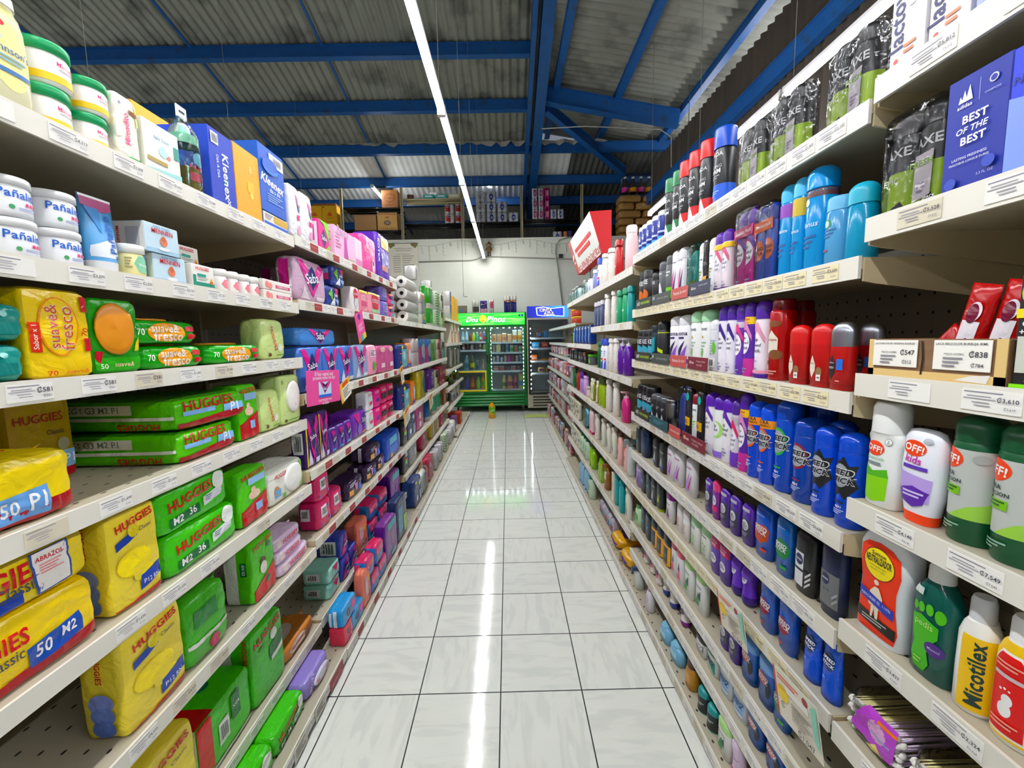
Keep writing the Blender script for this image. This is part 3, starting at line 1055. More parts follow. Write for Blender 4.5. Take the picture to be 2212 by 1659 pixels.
STYLES = {
# ---- left near bay: baby care
'lotion': ('sham', dict(c='f0eecb', cap='f1efe4', cf=.1, mid=1.0, neck=.6, m='gloss'), [e(0, .52, .42, .36, 'efe7a0'), e(-.1, .72, .06, 0, 'd2343c'), e(-.15, .6, .05, 0, 'cfd8c8'), t("Johnson's", 0, .5, .8, '2f5aa0'), r(-.36, .3, .36, .34, '3c6fa8'), lines(-.3, .38, .3, .45, 2, '7fa8b8')], 'lotion_bottle', 'lotion bottle', 'cream and pale yellow baby lotion bottle'),
'bigjar': ('jar', dict(c='f3f1ea', cap='1f9e63', cf=.24), [r(-1.2, .1, 1.2, .27, 'f0cd2a'), t('Mimadito', .12, .52, .5, 'e2417e', rot=-4), lines(-.1, .38, .35, .43, 1, 'a8aab0')], 'cream_jar', 'cream jar', 'large white jar with green lid and yellow stripe'),
'bigjar2': ('jar', dict(c='f3f1ea', cap='1f9e63', cf=.24), [r(-1.2, .1, 1.2, .27, 'f0cd2a'), t('Mimadito', .12, .52, .5, 'e2417e', rot=-4), lines(-.1, .38, .35, .43, 1, 'a8aab0')], 'cream_jar', 'cream jar', 'smaller white jar with green lid and yellow stripe'),
'babytube': ('soft', dict(c='f1f0e2', n=5, wr=.001), [r(.34, .6, .5, .95, 'e8dc5a'), t('Mimadito', -.1, .5, .45, 'e2417e', rot=90), r(.05, .74, .42, .8, '8a5a36'), r(-.1, .02, .5, .1, '3fae5a'), e(-.3, .84, .06, 0, '8a90b0')], 'wipes_pack', 'wipes pack', 'slim white upright pack with vertical pink lettering'),
'soapbox': ('box', dict(c='f3f1ea', side='e6e8d6'), [t('baby Dove', -.02, .74, .42, '6aa8c0'), e(.0, .52, .12, 0, 'bfe0e0'), e(.16, .46, .05, 0, 'e58a7a'), r(-.45, .26, .1, .34, 'b09a5c'), p([(-.5, 0), (.5, 0), (.5, .22), (-.5, .12)], '9fd0cf'), r(.32, .5, .46, .74, '3f9a8a'), t('Dove', 0, .88, .6, '5a6a80', 'L')], 'soap_carton', 'carton', 'white baby soap carton with turquoise foot stripe'),
'bottleblister': ('blister', dict(), [t('NUBY', .0, .3, .5, 'c8323c'), r(-.25, .14, .05, .24, 'c8323c'), e(.05, .4, .2, 0, '49b4c8')], 'nursing_bottle', 'baby bottle', 'nursing bottle in clear hanging blister pack'),
'yellowbox': ('box', dict(c='eda918', side='e39c14'), [e(.1, .5, .1, 0, 'f6cf6a'), e(.1, .36, .07, 0, 'f6cf6a'), r(-.05, .4, .2, .56, 'f2bd44'), t('8', .1, .74, .1, 'f6dc90')], 'tissue_box', 'tissue box', 'plain orange-yellow tissue box'),
'tissueblue': ('box', dict(c='1338b0', side='1648c6', topc='1e4cc8'), [t('Kleenex', .12, .42, .62, 'f4f6fb', rot=-90, b=2), e(.1, .36, .07, 0, '2f9a52'), t('DIA A DIA', -.2, .52, .3, 'dfe8fa', rot=-90), barcode(-.4, .8, -.12, .95), t('x3', .14, .05, .14, 'f4f6fb', rot=-90), e(.12, .86, .16, 0, 'eef0f2', 'L'), e(.0, .36, .3, 0, '3a6ee0', 'L'), e(.0, .36, .24, 0, '1648c6', 'L'), t('Kleenex', .38, .5, .2, 'e6ecfa', 'L', rot=-90)], 'tissue_box', 'tissue box', 'dark blue tissue carton lettered sideways'),
'tissueflat': ('box', dict(c='e8e2d2', side='2a5fc0'), [r(-.5, .0, .5, .4, '1c56c0'), r(-.1, .5, .5, .95, 'c8a24a'), lines(-.45, .5, -.15, .9, 3, '9a94a8')], 'tissue_box', 'tissue box', 'flat tissue box in white, gold and blue'),
'tissuebig': ('box', dict(c='0b56b8', side='0d5cc4', topc='1464c8'), [t('Kleenex', 0, .48, .88, 'f7f8fb', b=3, sk=.25, rot=-6), t('dia a dia', .06, .36, .42, 'dfe8fa'), lines(-.25, .16, .35, .3, 4, '7fa6e0'), r(-.1, .76, .46, .94, 'eceadf'), barcode(.0, .78, .42, .92), e(-.1, .7, .3, .1, '1f74d6'), e(-.1, .74, .28, .1, '0b56b8')], 'tissue_box', 'tissue box', 'tall mid-blue tissue box with white script'),
'creamjar': ('jar', dict(c='eceef0', cap='f0f1f2', cf=.2), [t('Pañalito', 0, .56, .85, '2560c0', b=2, rot=-3), e(-.2, .24, .05, 0, '4a9a62'), r(.05, .3, .12, .38, 'd8417a'), r(.15, .3, .22, .38, 'd8417a'), r(.25, .3, .32, .38, 'd8417a'), lines(-.1, .16, .3, .24, 2, 'a0a8d0')], 'cream_jar', 'cream jar', 'white cream jar with blue script'),
'creamtube': ('tube', dict(c='5fa2d6', cap='eceef0'), [p([(-.42, .2), (.42, .2), (.3, .5), (-.4, .34)], 'dfe6ee'), p([(-.46, .97), (.46, .97), (.46, .86), (.1, .8), (-.46, .86)], 'a8487a'), r(-.48, .965, .48, .995, 'f2f2f2'), p([(-.4, .84), (-.1, .5), (0, .84)], '3f86c8'), t('Pañalito', .14, .52, .5, '1b5cb8', rot=90, b=2), e(.24, .22, .05, 0, '3a6fc0')], 'cream_tube', 'cream tube', 'blue cream tube standing on white cap'),
'vasejar': ('jar', dict(c='ece2a8', cap='f3f1ea', cf=.25), [p([(-.1, .18), (.7, .1), (.7, .7), (-.1, .66), (-.25, .42)], '8fd0ae'), t('Vaseline', .2, .4, .6, 'f6f6f0', b=2), e(.3, .66, .12, 0, '2a4fa8'), lines(-.5, .25, -.3, .6, 4, 'a8a070')], 'jelly_jar', 'jar', 'pale yellow jelly jar with white lid'),
'talcbox': ('box', dict(c='c9e0ec', side='eceae4'), [r(-.5, .0, .5, .14, 'a9cde4'), t('baby magic', 0, .9, .5, '7aa8c8'), t('MENNEN', .0, .76, .62, 'c4283a', b=2), e(.02, .42, .11, 0, 'd9805f'), e(.02, .52, .07, 0, 'c46a4a'), e(.02, .16, .18, .06, 'f2f4f6'), r(.0, .1, .35, .8, 'b9bbc0', 'L'), t('MENNEN', -.2, .5, .62, 'c4283a', 'L', rot=-90)], 'powder_carton', 'carton', 'pale blue baby powder carton'),
'vitbox': ('box', dict(c='f1efe8', side='e8e6de'), [r(-.5, 0, .5, .26, '1f8a74'), r(-.5, 0, -.36, .55, '1f8a74'), t('HUGGIES', -.05, .84, .62, 'd2303a', b=2), r(-.3, .5, .1, .62, '2f9a84'), lines(-.3, .32, .2, .45, 2, 'a0a8a0'), e(.34, .3, .07, 0, 'd2703a'), e(.34, .42, .05, 0, 'e8b23a')], 'cream_carton', 'carton', 'small white carton with green foot'),
'pinkjar': ('jar', dict(c='f2f0ec', cap='f5f4f0', cf=.28), [p([(-.1, .2), (.8, .14), (.8, .6), (-.1, .56), (-.3, .36)], 'e88a98'), t('Crema', .28, .44, .5, 'f6f2f0'), t('Rosa', .32, .3, .36, 'f6f2f0'), e(.3, .64, .12, 0, '2a4fa8')], 'cream_jar', 'cream jar', 'small white jar with pink label'),
'creambox': ('box', dict(c='efe9e2', side='e4ded6'), [r(-.1, .3, .42, .62, 'd24a78'), t('CREMA ROSA', .15, .47, .4, 'f6f0f0'), e(-.38, .5, .06, 0, 'e88a8a'), e(-.28, .4, .06, 0, 'ea9a90'), e(.45, .8, .02, 0, '2a3f80')], 'cream_carton', 'carton', 'long flat white carton with magenta stripe'),
'tealpack': ('soft', dict(c='0f8f86', wr=.004, n=5, fin=.02), [r(-.1, .2, .3, .5, '0b7a74'), e(.1, .7, .06, 0, '9ad8d0')], 'wipes_pack', 'wipes pack', 'teal flow-wrapped wipes pack'),
'wipesyellow': ('soft', dict(c='f0cf10', wr=.002, n=7), [e(-.02, .58, .3, .33, 'e8962c'), e(-.02, .58, .27, .31, 'f6d02a'), t('suave&', -.12, .58, .5, 'f2e8dc', rot=90, b=3), t('fresco', .08, .56, .5, 'f2e8dc', rot=90, b=3), t('suave&', -.12, .58, .48, 'cf5a3a', rot=90, b=0), t('fresco', .08, .56, .48, 'cf5a3a', rot=90, b=0), r(-.46, .3, -.3, .62, 'cc3a22'), t('Sabor x 1', -.38, .46, .26, 'f6e6d0', rot=90), t('70', .36, .52, .14, 'd2483a', rot=80), r(.34, .76, .46, .94, 'c42a36'), r(.34, .3, .46, .45, 'c42a36'), t('suave&', .18, .07, .36, 'e88a3a', b=2), t('70', -.2, .06, .14, 'cf4a22')], 'wipes_pack', 'wipes pack', 'bright yellow upright wipes pack'),
'wipesgreen': ('soft', dict(c='2f9a22', wr=.003, n=6, lid=('d98f12', 'F', (-.05, .6, .36, .34))), [r(-.48, .02, .48, .22, '3fb02a'), t('suave&', .1, .12, .4, 'f2d8b0', b=2), t('50', -.3, .1, .14, 'eef2e0'), p([(-.44, .3), (-.3, .3), (-.36, .14), (-.48, .2)], 'c42a36'), p([(.3, .3), (.46, .5), (.46, .3)], 'e8d22a')], 'wipes_pack', 'wipes pack', 'green wipes pack with oval orange lid'),
'wipesflat': ('soft', dict(c='2ea31f', wr=.003, n=4.5, fin=.022, finc='1f7a1a', lid=('d98f12', 'T', (-.0, .55, .3, .3))), [e(-.02, .5, .27, .4, 'e8a03c'), t('suave&', -.04, .66, .4, 'f6ecdc', b=2), t('fresco', .0, .34, .42, 'f6ecdc', b=2), t('70', -.38, .5, .1, 'eef2e0'), r(.26, .56, .46, .78, 'c42a36'), r(.28, .22, .46, .44, 'c42a36')], 'wipes_pack', 'wipes pack', 'green wipes pack lying flat'),
'wipespale': ('soft', dict(c='cfe29a', wr=.003, n=5), [t('HUGGIES', -.02, .52, .62, 'c8303a', rot=-78, b=2), e(.22, .3, .1, 0, 'f2f2ea'), e(-.2, .12, .06, 0, '6a4a3a'), r(.05, .08, .4, .12, '7fb05a')], 'wipes_pack', 'wipes pack', 'pale lime upright wipes pack with red lettering'),
'wipespaleB': ('soft', dict(c='d3e6a0', wr=.002, n=6, lid=('f1efe8', 'F', (.05, .56, .3, .32)), lidtext=('HUGGIES', 'd2303a'), lidrot=-84), [r(-.4, .06, .4, .1, '8ab860'), e(-.32, .08, .06, 0, '6a4a3a'), t('96', -.38, .88, .12, '5a7a3a', rot=-80)], 'wipes_pack', 'wipes pack', 'pale lime wipes pack with white oval lid'),
'dpyellowS': ('soft', dict(c='d9b90f', wr=.002, n=8), diaper(0, RED, '50', 'P1', badge='7fa8d0'), 'diaper_pack', 'diaper pack', 'yellow diaper pack standing at the back'),
'dpyellowA': ('soft', dict(c='ecd244', wr=.004, n=6, fin=.028, finc='e6b81c'), [r(-.48, .0, .48, .3, 'a5202a'), p([(-.2, .1), (.22, .1), (.22, .52), (-.2, .46)], '6ea0d8'), t('50', -.1, .3, .14, 'f4f4f4', b=2), t('P1', .12, .32, .14, 'f4f4f4', b=2), t('HUGGIES', 0, .5, .6, RED, 'T', b=2)], 'diaper_pack', 'diaper pack', 'yellow diaper pack lying flat with light blue badge'),
'dpyellowB': ('soft', dict(c='e6cf50', wr=.003, n=7, fin=.026, finc='d9bf50'), [t('HUGGIES', -.16, .62, .62, RED, b=3), t('Classic', -.0, .38, .26, '4a4a52'), p([(-.44, .02), (.02, .1), (.02, .34), (-.44, .26)], '1f3fa0'), p([(.1, .1), (.34, .12), (.33, .92), (.08, .9)], '2f4a9a'), p([(.115, .13), (.325, .15), (.315, .9), (.095, .88)], 'ebe8e2'), t('ABRAZOS', .2, .74, .17, 'c4283a', b=2), lines(.13, .44, .28, .64, 4, 'd88a8a')], 'diaper_pack', 'diaper pack', 'yellow diaper pack lying flat with white coupon'),
'dpyellowC': ('soft', dict(c='ecce22', wr=.003, n=7, fin=.028, finc='e0a81a'), [p([(-.48, .0), (.48, .0), (.48, .26), (-.48, .14)], 'a5202a'), t('HUGGIES', -.22, .66, .5, RED, b=3), t('Classic', -.12, .46, .22, '4a4a52'), p([(.02, .16), (.36, .26), (.35, .56), (.0, .46)], '1f4aa8'), t('50', .1, .36, .1, 'f4f4f4', b=2), t('M2', .26, .42, .1, 'f4f4f4', b=2), t('HUGGIES', -.1, .5, .6, RED, 'T', b=2), t('Classic', .1, .3, .2, '4a4a52', 'T')], 'diaper_pack', 'diaper pack', 'yellow diaper pack lying flat with dark red foot'),
'dpyellowT': ('soft', dict(c='ecd75e', wr=.0025, n=8), [p([(-.48, .0), (.48, .0), (.48, .09), (-.48, .03)], 'b8283a'), t('HUGGIES', .04, .86, .72, RED, b=3, rot=8), t('Classic', .22, .75, .24, '4a4a52', rot=6), p([(-.34, .62), (.05, .7), (.05, .78), (-.34, .7)], '1f3fa0'), e(-.02, .76, .1, 0, 'e2cf4a'), e(-.05, .45, .32, .13, 'f2dc1a'), e(.1, .3, .2, .07, 'f2dc1a'), p([(.02, .12), (.44, .2), (.42, .34), (.04, .27)], '1f3fa0'), t('P12 RN', .23, .2, .3, 'dfe6f4'), t('HUGGIES', .0, .75, .3, RED, 'L', rot=-90, b=2), e(0, .4, .25, 0, '7f8fd0', 'L'), e(0, .27, .25, 0, '6f86cc', 'L'), e(0, .14, .25, 0, '5f7ac8', 'L')], 'diaper_pack', 'diaper pack', 'upright light yellow diaper pack'),
'dpgreenlong': ('soft', dict(c='63c53a', wr=.003, n=6, faces={'T': '59ad3a'}), [p([(-.48, .0), (.48, .0), (.48, .42), (-.48, .22)], 'a5202a'), t('HUGGIES', -.08, .76, .66, RED, b=2), r(-.42, .46, -.02, .6, '8ab8e6'), r(.1, .34, .42, .58, '8ab8e6'), t('P1', .26, .46, .12, 'eef4fa'), r(-.46, .56, .18, .86, 'dfe2d4', 'L'), t('XXL XG4 G3 M2 P1', -.16, .72, .5, '6a7a6a', 'L'), r(-.49, .38, .49, .48, 'e9ebe2', 'L'), t('HUGGIES', .22, .16, .3, RED, 'L', rot=180, b=2)], 'diaper_pack', 'diaper pack', 'long green diaper pack lying flat'),
'dpgreenM': ('soft', dict(c='4fbd3a', wr=.0035, n=6, fin=.02, finc='3fae2e'), [t('HUGGIES', -.08, .66, .6, RED, b=3, rot=6), p([(-.38, .12), (.02, .18), (.02, .4), (-.38, .34)], '1f6a38'), t('M2', -.27, .26, .13, 'f4f4f4', b=2), t('36', -.08, .31, .1, 'f4f4f4', b=2), p([(.07, .26), (.36, .34), (.36, .58), (.07, .48)], 'dfe2e6'), lines(.1, .34, .2, .48, 3, '6a7a8a'), e(.33, .74, .1, 0, 'e9ebe6')], 'diaper_pack', 'diaper pack', 'green diaper pack lying flat with grey badge'),
'dpgreenplain': ('soft', dict(c='49a834', wr=.005, n=5, fin=.02), [r(-.3, .55, .2, .8, '2a7a3a'), r(-.5, .3, .5, .36, 'dfe2d8'), e(.1, .16, .12, 0, 'b82a5a')], 'diaper_pack', 'diaper pack', 'crumpled green diaper pack in the shelf shade'),
'dpredgreen': ('soft', dict(c='5cc23c', wr=.002, n=8), [p([(-.48, .0), (.48, .0), (.48, .5), (-.48, .3)], 'b8282e'), t('HUGGIES', 0, .9, .8, RED, b=2, rot=5), r(-.2, .72, .4, .84, '9ac0e6'), e(-.02, .52, .2, .08, 'e6c6b0'), e(-.05, .62, .08, 0, 'e6c6b0'), r(.0, .2, .24, .34, '8ab8e6')], 'diaper_pack', 'diaper pack', 'upright green and red diaper pack'),
'dpredgreenT': ('soft', dict(c='5cc23c', wr=.002, n=8), [p([(-.48, .0), (.48, .0), (.48, .48), (-.48, .22)], 'c4262c'), t('HUGGIES', 0, .92, .8, RED, b=2, rot=5), e(-.05, .6, .12, .07, '5a3a2e'), e(-.05, .5, .14, .1, 'e4dcd2'), e(.2, .82, .08, 0, '2a6a48'), e(.1, .26, .1, 0, '2a6a3a'), r(-.4, .02, .0, .98, 'e9ebe2', 'L'), r(.1, .5, .3, .72, '1f6a38', 'L'), t('RN G3', .2, .61, .16, 'f0f2ee', 'L', rot=-90)], 'diaper_pack', 'diaper pack', 'upright green pack with slanted red foot'),
'dpgreenpup': ('soft', dict(c='4cb83a', wr=.0025, n=8), [t('HUGGIES', 0, .86, .82, RED, b=3, rot=8), p([(.0, .46), (.44, .54), (.44, .7), (.0, .62)], '1f6a38'), e(.16, .74, .1, 0, 'e9ebe6'), p([(.04, .4), (.42, .46), (.42, .52), (.04, .46)], 'e9ebe6'), e(-.2, .7, .08, .03, '3a9a30'), t('HUGGIES', .3, .8, .34, RED, 'L', rot=-90, b=2), r(-.4, .05, -.1, .8, 'e9ebe2', 'L')], 'diaper_pack', 'diaper pack', 'upright green diaper pack with dark green badge'),
'dpbigred': ('soft', dict(c='4fc02c', wr=.002, n=9, faces={'L': 'dcdcd6'}), [r(-.48, .0, .48, .1, 'e9ebe2'), r(-.48, .14, -.26, .98, 'c4262c'), r(-.16, .3, .02, .66, 'ebe8e2'), barcode(-.15, .32, .01, .64), r(.06, .45, .22, .86, '1f6a38'), t('XG4', .14, .66, .12, 'f0f2ee'), t('HUGGIES', .1, .7, .6, 'a5202a', 'T', b=2), p([(-.5, 0.0), (-.2, 0.0), (-.2, 1), (-.5, 1)], 'b8201e', 'T'), e(.1, .4, .09, 0, '1f6a48', 'T')], 'diaper_pack', 'diaper pack', 'big green and red diaper pack with white underside'),
'wipeswhite': ('soft', dict(c='e9eae0', wr=.003, n=6, fin=.015, finc='8fce7a', lid=('f4f3ee', 'F', (.14, .52, .24, .4))), [t('HUGGIES', -.16, .78, .34, 'c8303a', b=2), r(.36, .1, .48, .9, '8ed070'), e(-.3, .38, .07, .14, 'b5835f'), r(-.36, .2, -.2, .42, '6fa8d8'), r(-.16, .1, -.08, .22, '6fae5a')], 'wipes_pack', 'wipes pack', 'white and green wipes pack with round lid'),
'wipeslilac': ('soft', dict(c='e2cbe4', wr=.003, n=5, fin=.018), [t('HUGGIES', .05, .5, .5, 'd2303a', b=2), r(-.4, .1, .4, .2, 'c9a5d4'), e(-.34, .6, .08, 0, 'e8d8d0')], 'wipes_pack', 'wipes pack', 'pale lilac wipes pack lying flat'),
'wipesorange': ('soft', dict(c='c98044', wr=.005, n=4.5, fin=.02), [e(-.1, .6, .25, .3, 'c9b8ac'), t('HUGGIES', -.1, .6, .36, 'c8303a', b=2), lines(.1, .1, .45, .8, 4, '7a4a2a'), e(-.1, .6, .3, .3, 'd0bfb2', 'T')], 'wipes_pack', 'wipes pack', 'orange-brown wipes pack slumped on the shelf'),
'wipespurple': ('soft', dict(c='8f7fc6', wr=.003, n=5, lid=('ddd8ea', 'F', (.1, .4, .3, .3)), lidtext=('HUGGIES', 'd2303a')), [t('natural', -.28, .6, .5, 'd8c8f0', rot=70)], 'wipes_pack', 'wipes pack', 'violet wipes pack with pale oval lid'),
# ---- left middle bay: pads
'slimwhite': ('soft', dict(c='f0eef0', wr=.001, n=5), [p([(.1, .75), (.4, .65), (.3, .5), (.15, .6)], NAVY), p([(.0, .85), (.35, .75), (.2, .6)], 'e28ac0'), r(.08, .36, .42, .46, 'de4a86'), e(.2, .16, .14, .1, 'e6a0c4')], 'pad_pack', 'pad pack', 'tall slim white pack with pink print'),
'padboxgreen': ('box', dict(c='d9388a', side='d63a8c'), [p([(-.5, 1), (.5, 1), (.5, .4), (0, .9)], '8ccf3a'), p([(0, .75), (.28, .45), (0, .12), (-.28, .45)], NAVY), t('Saba', 0, .45, .5, 'f2f0f6'), p([(-.5, 0), (.5, 0), (.5, .3), (0, .05)], '8ccf3a'), r(-.4, .1, .4, .9, 'e8e2ea', 'L'), r(-.2, .3, .2, .8, 'd63a9c', 'L')], 'pad_carton', 'carton', 'magenta carton with green corner'),
'testbox': ('box', dict(c='e9b8d4', side='e9c4d8'), [t('Pepita', -.1, .88, .5, 'b89ab8'), p([(-.1, .1), (.1, .1), (.05, .8), (-.05, .8)], 'b8489a'), lines(-.45, .3, -.2, .8, 5, 'd48ab8'), lines(-.4, .3, .4, .8, 6, 'c87ab0', 'L'), r(-.45, .14, .3, .24, 'c8b84a', 'L'), r(.1, .1, .4, .14, '9ac06a')], 'carton', 'carton', 'wide pale pink carton'),
'slimpink': ('box', dict(c='efd0de', side='f0dce6'), [r(-.5, 0, .5, .3, 'd88ab8'), r(-.5, 0, .5, .3, 'd88ab8', 'L')], 'carton', 'carton', 'thin pale pink carton'),
'padpink': ('soft', dict(c='e85a9e', wr=.002, n=8), [t('X', -.2, .8, .2, 'f6e8f0', b=1), t('KOTEX', -.1, .6, .6, 'f0b8d4', 'F'), e(.2, .25, .1, .2, 'f0d8e6'), e(.2, .32, .06, 0, '3a4fa8'), t('X', 0, .75, .35, 'f6e8f0', 'L'), e(0, .3, .2, .18, 'f0d8e6', 'L'), e(0, .34, .1, 0, '2a3fa0', 'L')], 'pad_pack', 'pad pack', 'tall hot pink pad pack'),
'padpurplebox': ('soft', dict(c='5a2fa8', wr=.001, n=10), [t('KOTEX', -.4, .6, .5, 'f0ecf6', rot=-90, b=2), r(-.2, .7, .44, .94, 'c8c060'), r(-.2, .3, .44, .6, '8a80c0'), r(-.2, .2, .3, .32, 'd0948a'), t('KOTEX', .0, .6, .5, 'f0ecf6', 'L', rot=-90, b=2), r(-.2, .3, .4, .9, 'e8d63a', 'T')], 'pad_pack', 'pad pack', 'large purple and yellow pad pack'),
'padgrey': ('soft', dict(c='c9a9c0', wr=.004, n=5, res=10), saba('c9a9c0', 'e6d6e0', acc='d43a92') + [r(-.2, .1, .2, .9, 'd43a92', 'L')], 'pad_pack', 'pad pack', 'grey-pink bag of pads with navy diamond'),
'padbluegreen': ('soft', dict(c='2d3f8a', wr=.003, n=6), [p([(-.4, .6), (-.1, .9), (-.05, .3)], '7ac04a'), p([(-.3, .1), (.1, .5), (.1, .1)], 'd8dce6'), p([(.1, .9), (.4, .9), (.25, .5)], 'd4407a'), t('Saba', .2, .6, .3, 'f2f0f6'), p([(.1, .4), (.45, .4), (.3, .1)], '8aa8e0'), r(-.3, .3, .3, .6, 'd4407a', 'L'), r(-.3, .6, .3, .8, '8aa8e0', 'L')], 'pad_pack', 'pad pack', 'dark blue pad pack with green flash'),
'padkotexw': ('soft', dict(c='efe6e6', wr=.002, n=7), [e(0, .7, .3, 0, 'c3213d'), t('KOTEX', 0, .7, .5, 'f5eef2'), e(0, .35, .25, .2, 'd8e0e0')], 'pad_pack', 'pad pack', 'white pad pack with red disc'),
'padkotexp': ('soft', dict(c='e88aa0', wr=.002, n=7), [r(-.5, .85, .5, 1, 'd8c85a'), t('KO', -.1, .66, .4, 'f5e0e6'), r(-.3, .3, .3, .5, 'd24a7a'), p([(-.2, .1), (.3, .3), (.3, .1)], 'f0b0b8')], 'pad_pack', 'pad pack', 'salmon pink pad pack with yellow top'),
'padkotexb': ('soft', dict(c='eda0b0', wr=.003, n=6), kotex(), 'pad_pack', 'pad pack', 'pink pad pack with large red disc'),
'padviolet': ('soft', dict(c='6f5fb8', wr=.003, n=6), [r(-.3, .3, .3, .8, '9a90cc'), lines(-.25, .35, .25, .75, 4, '5a4aa0'), lines(-.3, .2, .3, .8, 6, '8f86cc', 'L')], 'pad_pack', 'pad pack', 'lavender-blue pad pack'),
'padpinkwrap': ('soft', dict(c='e8568a', wr=.004, n=5), [r(-.3, .5, .2, .8, '2a2a6a'), r(-.2, .15, .3, .4, '6ab0d8'), r(-.4, .75, -.1, .95, 'f0a050'), r(-.4, .2, .3, .6, '2a2a6a', 'L'), r(-.2, .6, .4, .8, '6ab0d8', 'L')], 'wrapped_pack', 'pack', 'bright pink wrapped pack with navy patch'),
'padblue': ('soft', dict(c='4a78c8', wr=.003, n=6), saba('4a78c8', 'dfe6f2'), 'pad_pack', 'pad pack', 'blue pad pack with navy diamond and magenta V'),
'padbluetop': ('soft', dict(c='4a86d0', wr=.003, n=5), [p([(-.3, .95), (.0, .1), (.3, .95), (.2, .95), (0, .4), (-.2, .95)], 'd3208a'), p([(-.14, .55), (0, .9), (.14, .55), (0, .15)], NAVY), t('Saba', 0, .55, .2, 'f2f0f6')], 'pad_pack', 'pad pack', 'long blue pad pack lying across others'),
'paddiam': ('soft', dict(c='8fa4cc', wr=.003, n=6), saba('8fa4cc', 'dfe6f2', acc='d8408a'), 'pad_pack', 'pad pack', 'pale blue-grey pack with pink V'),
'padbarepink': ('soft', dict(c='eda0bc', wr=.003, n=5), [r(-.3, .6, .3, .85, 'f6d6e0'), lines(-.25, .62, .25, .82, 4, '5a5a70'), e(.1, .3, .16, 0, '6ab04a'), r(-.3, .5, .3, .8, 'f6d6e0', 'L')], 'wipes_pack', 'wipes pack', 'light pink pack with barcode'),
'padroseT': ('soft', dict(c='c2578a', wr=.003, n=6), [r(-.42, .02, -.3, .98, 'e8d8e0', 'L'), r(-.1, .2, .3, .36, 'f0dce6'), e(.1, .85, .3, .1, 'e0b0a8'), r(-.1, .0, .0, 1, 'e8d0dc', 'L')], 'pad_pack', 'pad pack', 'tall dusty rose pack with white seam'),
'padpurple': ('soft', dict(c='3a1560', wr=.003, n=7), saba('3a1560', 'd8c8e8', acc='d3208a') + [r(-.5, 0, -.42, 1, 'e8d23a')], 'pad_pack', 'pad pack', 'tall dark purple pad pack with magenta diamond'),
'padpurpleS': ('soft', dict(c='5b2a92', wr=.004, n=5), [p([(-.3, .9), (.1, .9), (0, .4)], 'd3208a'), p([(-.2, .6), (.1, .8), (.3, .5), (0, .3)], NAVY), t('Saba', .05, .55, .4, 'e8e0f2', rot=30), r(-.3, .1, .1, .2, '4a9ad8')], 'pad_pack', 'pad pack', 'small shiny purple pad pack'),
'padvio2': ('soft', dict(c='6b2fa0', wr=.003, n=6), [p([(-.4, .95), (.0, .95), (-.1, .5)], 'd3208a'), p([(.1, .6), (.3, .9), (.44, .6), (.26, .3)], NAVY), t('Saba', .26, .6, .3, 'e8e0f2'), e(-.05, .3, .14, .22, '8a5ab8'), p([(.0, .1), (.3, .1), (.3, .2)], 'e88a4a')], 'pad_pack', 'pad pack', 'wide purple pad pack'),
'padwhitestk': ('soft', dict(c='e6e6e8', wr=.002, n=8), [t('KOTEX', .1, .85, .6, 'd23a6a'), r(-.1, .3, .3, .5, 'd24a6a'), e(-.1, .6, .2, .16, 'bfe0d8'), r(-.3, .1, .3, .4, 'c8c8d0', 'L'), barcode(-.3, .15, .2, .4, 'L')], 'pad_pack', 'pad pack', 'white pad pack'),
'padmag': ('soft', dict(c='e0218a', wr=.002, n=8), [t('KOTEX', 0, .85, .6, 'f6d0e6'), r(-.2, .3, .3, .5, '3a2a8a')], 'pad_pack', 'pad pack', 'magenta pad pack'),
'padmag2': ('soft', dict(c='c21f5c', wr=.003, n=6), [r(-.5, .3, .5, .62, '2a1a24'), t('KOTEX', 0, .78, .6, 'f6d0e6'), r(-.2, .05, .3, .2, 'e8408a')], 'pad_pack', 'pad pack', 'crimson and black pad pack'),
'padflower': ('soft', dict(c='d0386a', wr=.003, n=5), [r(-.3, .4, .1, .8, 'e8e2ee'), barcode(-.28, .45, .08, .78), e(.25, .7, .06, 0, '5a5ac0'), e(-.35, .2, .05, 0, '5a5ac0'), e(.3, .25, .07, 0, '5a5ac0'), r(-.3, .4, .1, .8, 'e8e2ee', 'L'), barcode(-.28, .45, .08, .78, 'L')], 'pad_pack', 'pad pack', 'raspberry pink pack with blue flowers'),
'paddark': ('soft', dict(c='2e1a3c', wr=.004, n=5), [r(-.45, .2, -.2, .5, 'e8a85a'), r(-.1, .3, .1, .7, 'd08ab8'), r(.15, .2, .3, .6, '4a6ad0'), lines(-.4, .65, .0, .85, 2, 'd8d0e0'), r(-.08, .0, .08, 1.0, 'd8d4dc', 'L'), r(-.4, .2, -.15, .8, '4a3a5a', 'L')], 'pad_pack', 'pad pack', 'very dark purple pad pack with white strap'),
'padblueT': ('soft', dict(c='1a4ab8', wr=.002, n=7), [r(-.3, .58, .2, .85, '4aa8d0'), r(-.3, .25, .2, .5, '2a6ad8'), e(-.2, .08, .08, 0, 'e8a03a'), e(.4, .5, .04, .3, 'dfe6f2')], 'pad_pack', 'pad pack', 'large royal blue pack with turquoise square'),
'mintpack': ('soft', dict(c='a4dccb', wr=.003, n=7), [p([(-.2, .9), (.3, .9), (.1, .4)], 'c83a6a'), r(-.3, .1, .2, .2, 'c83a6a'), r(-.35, .25, .15, .75, 'e6eef2', 'L'), barcode(-.33, .28, .1, .72, 'L')], 'pad_pack', 'pad pack', 'mint green pad pack'),
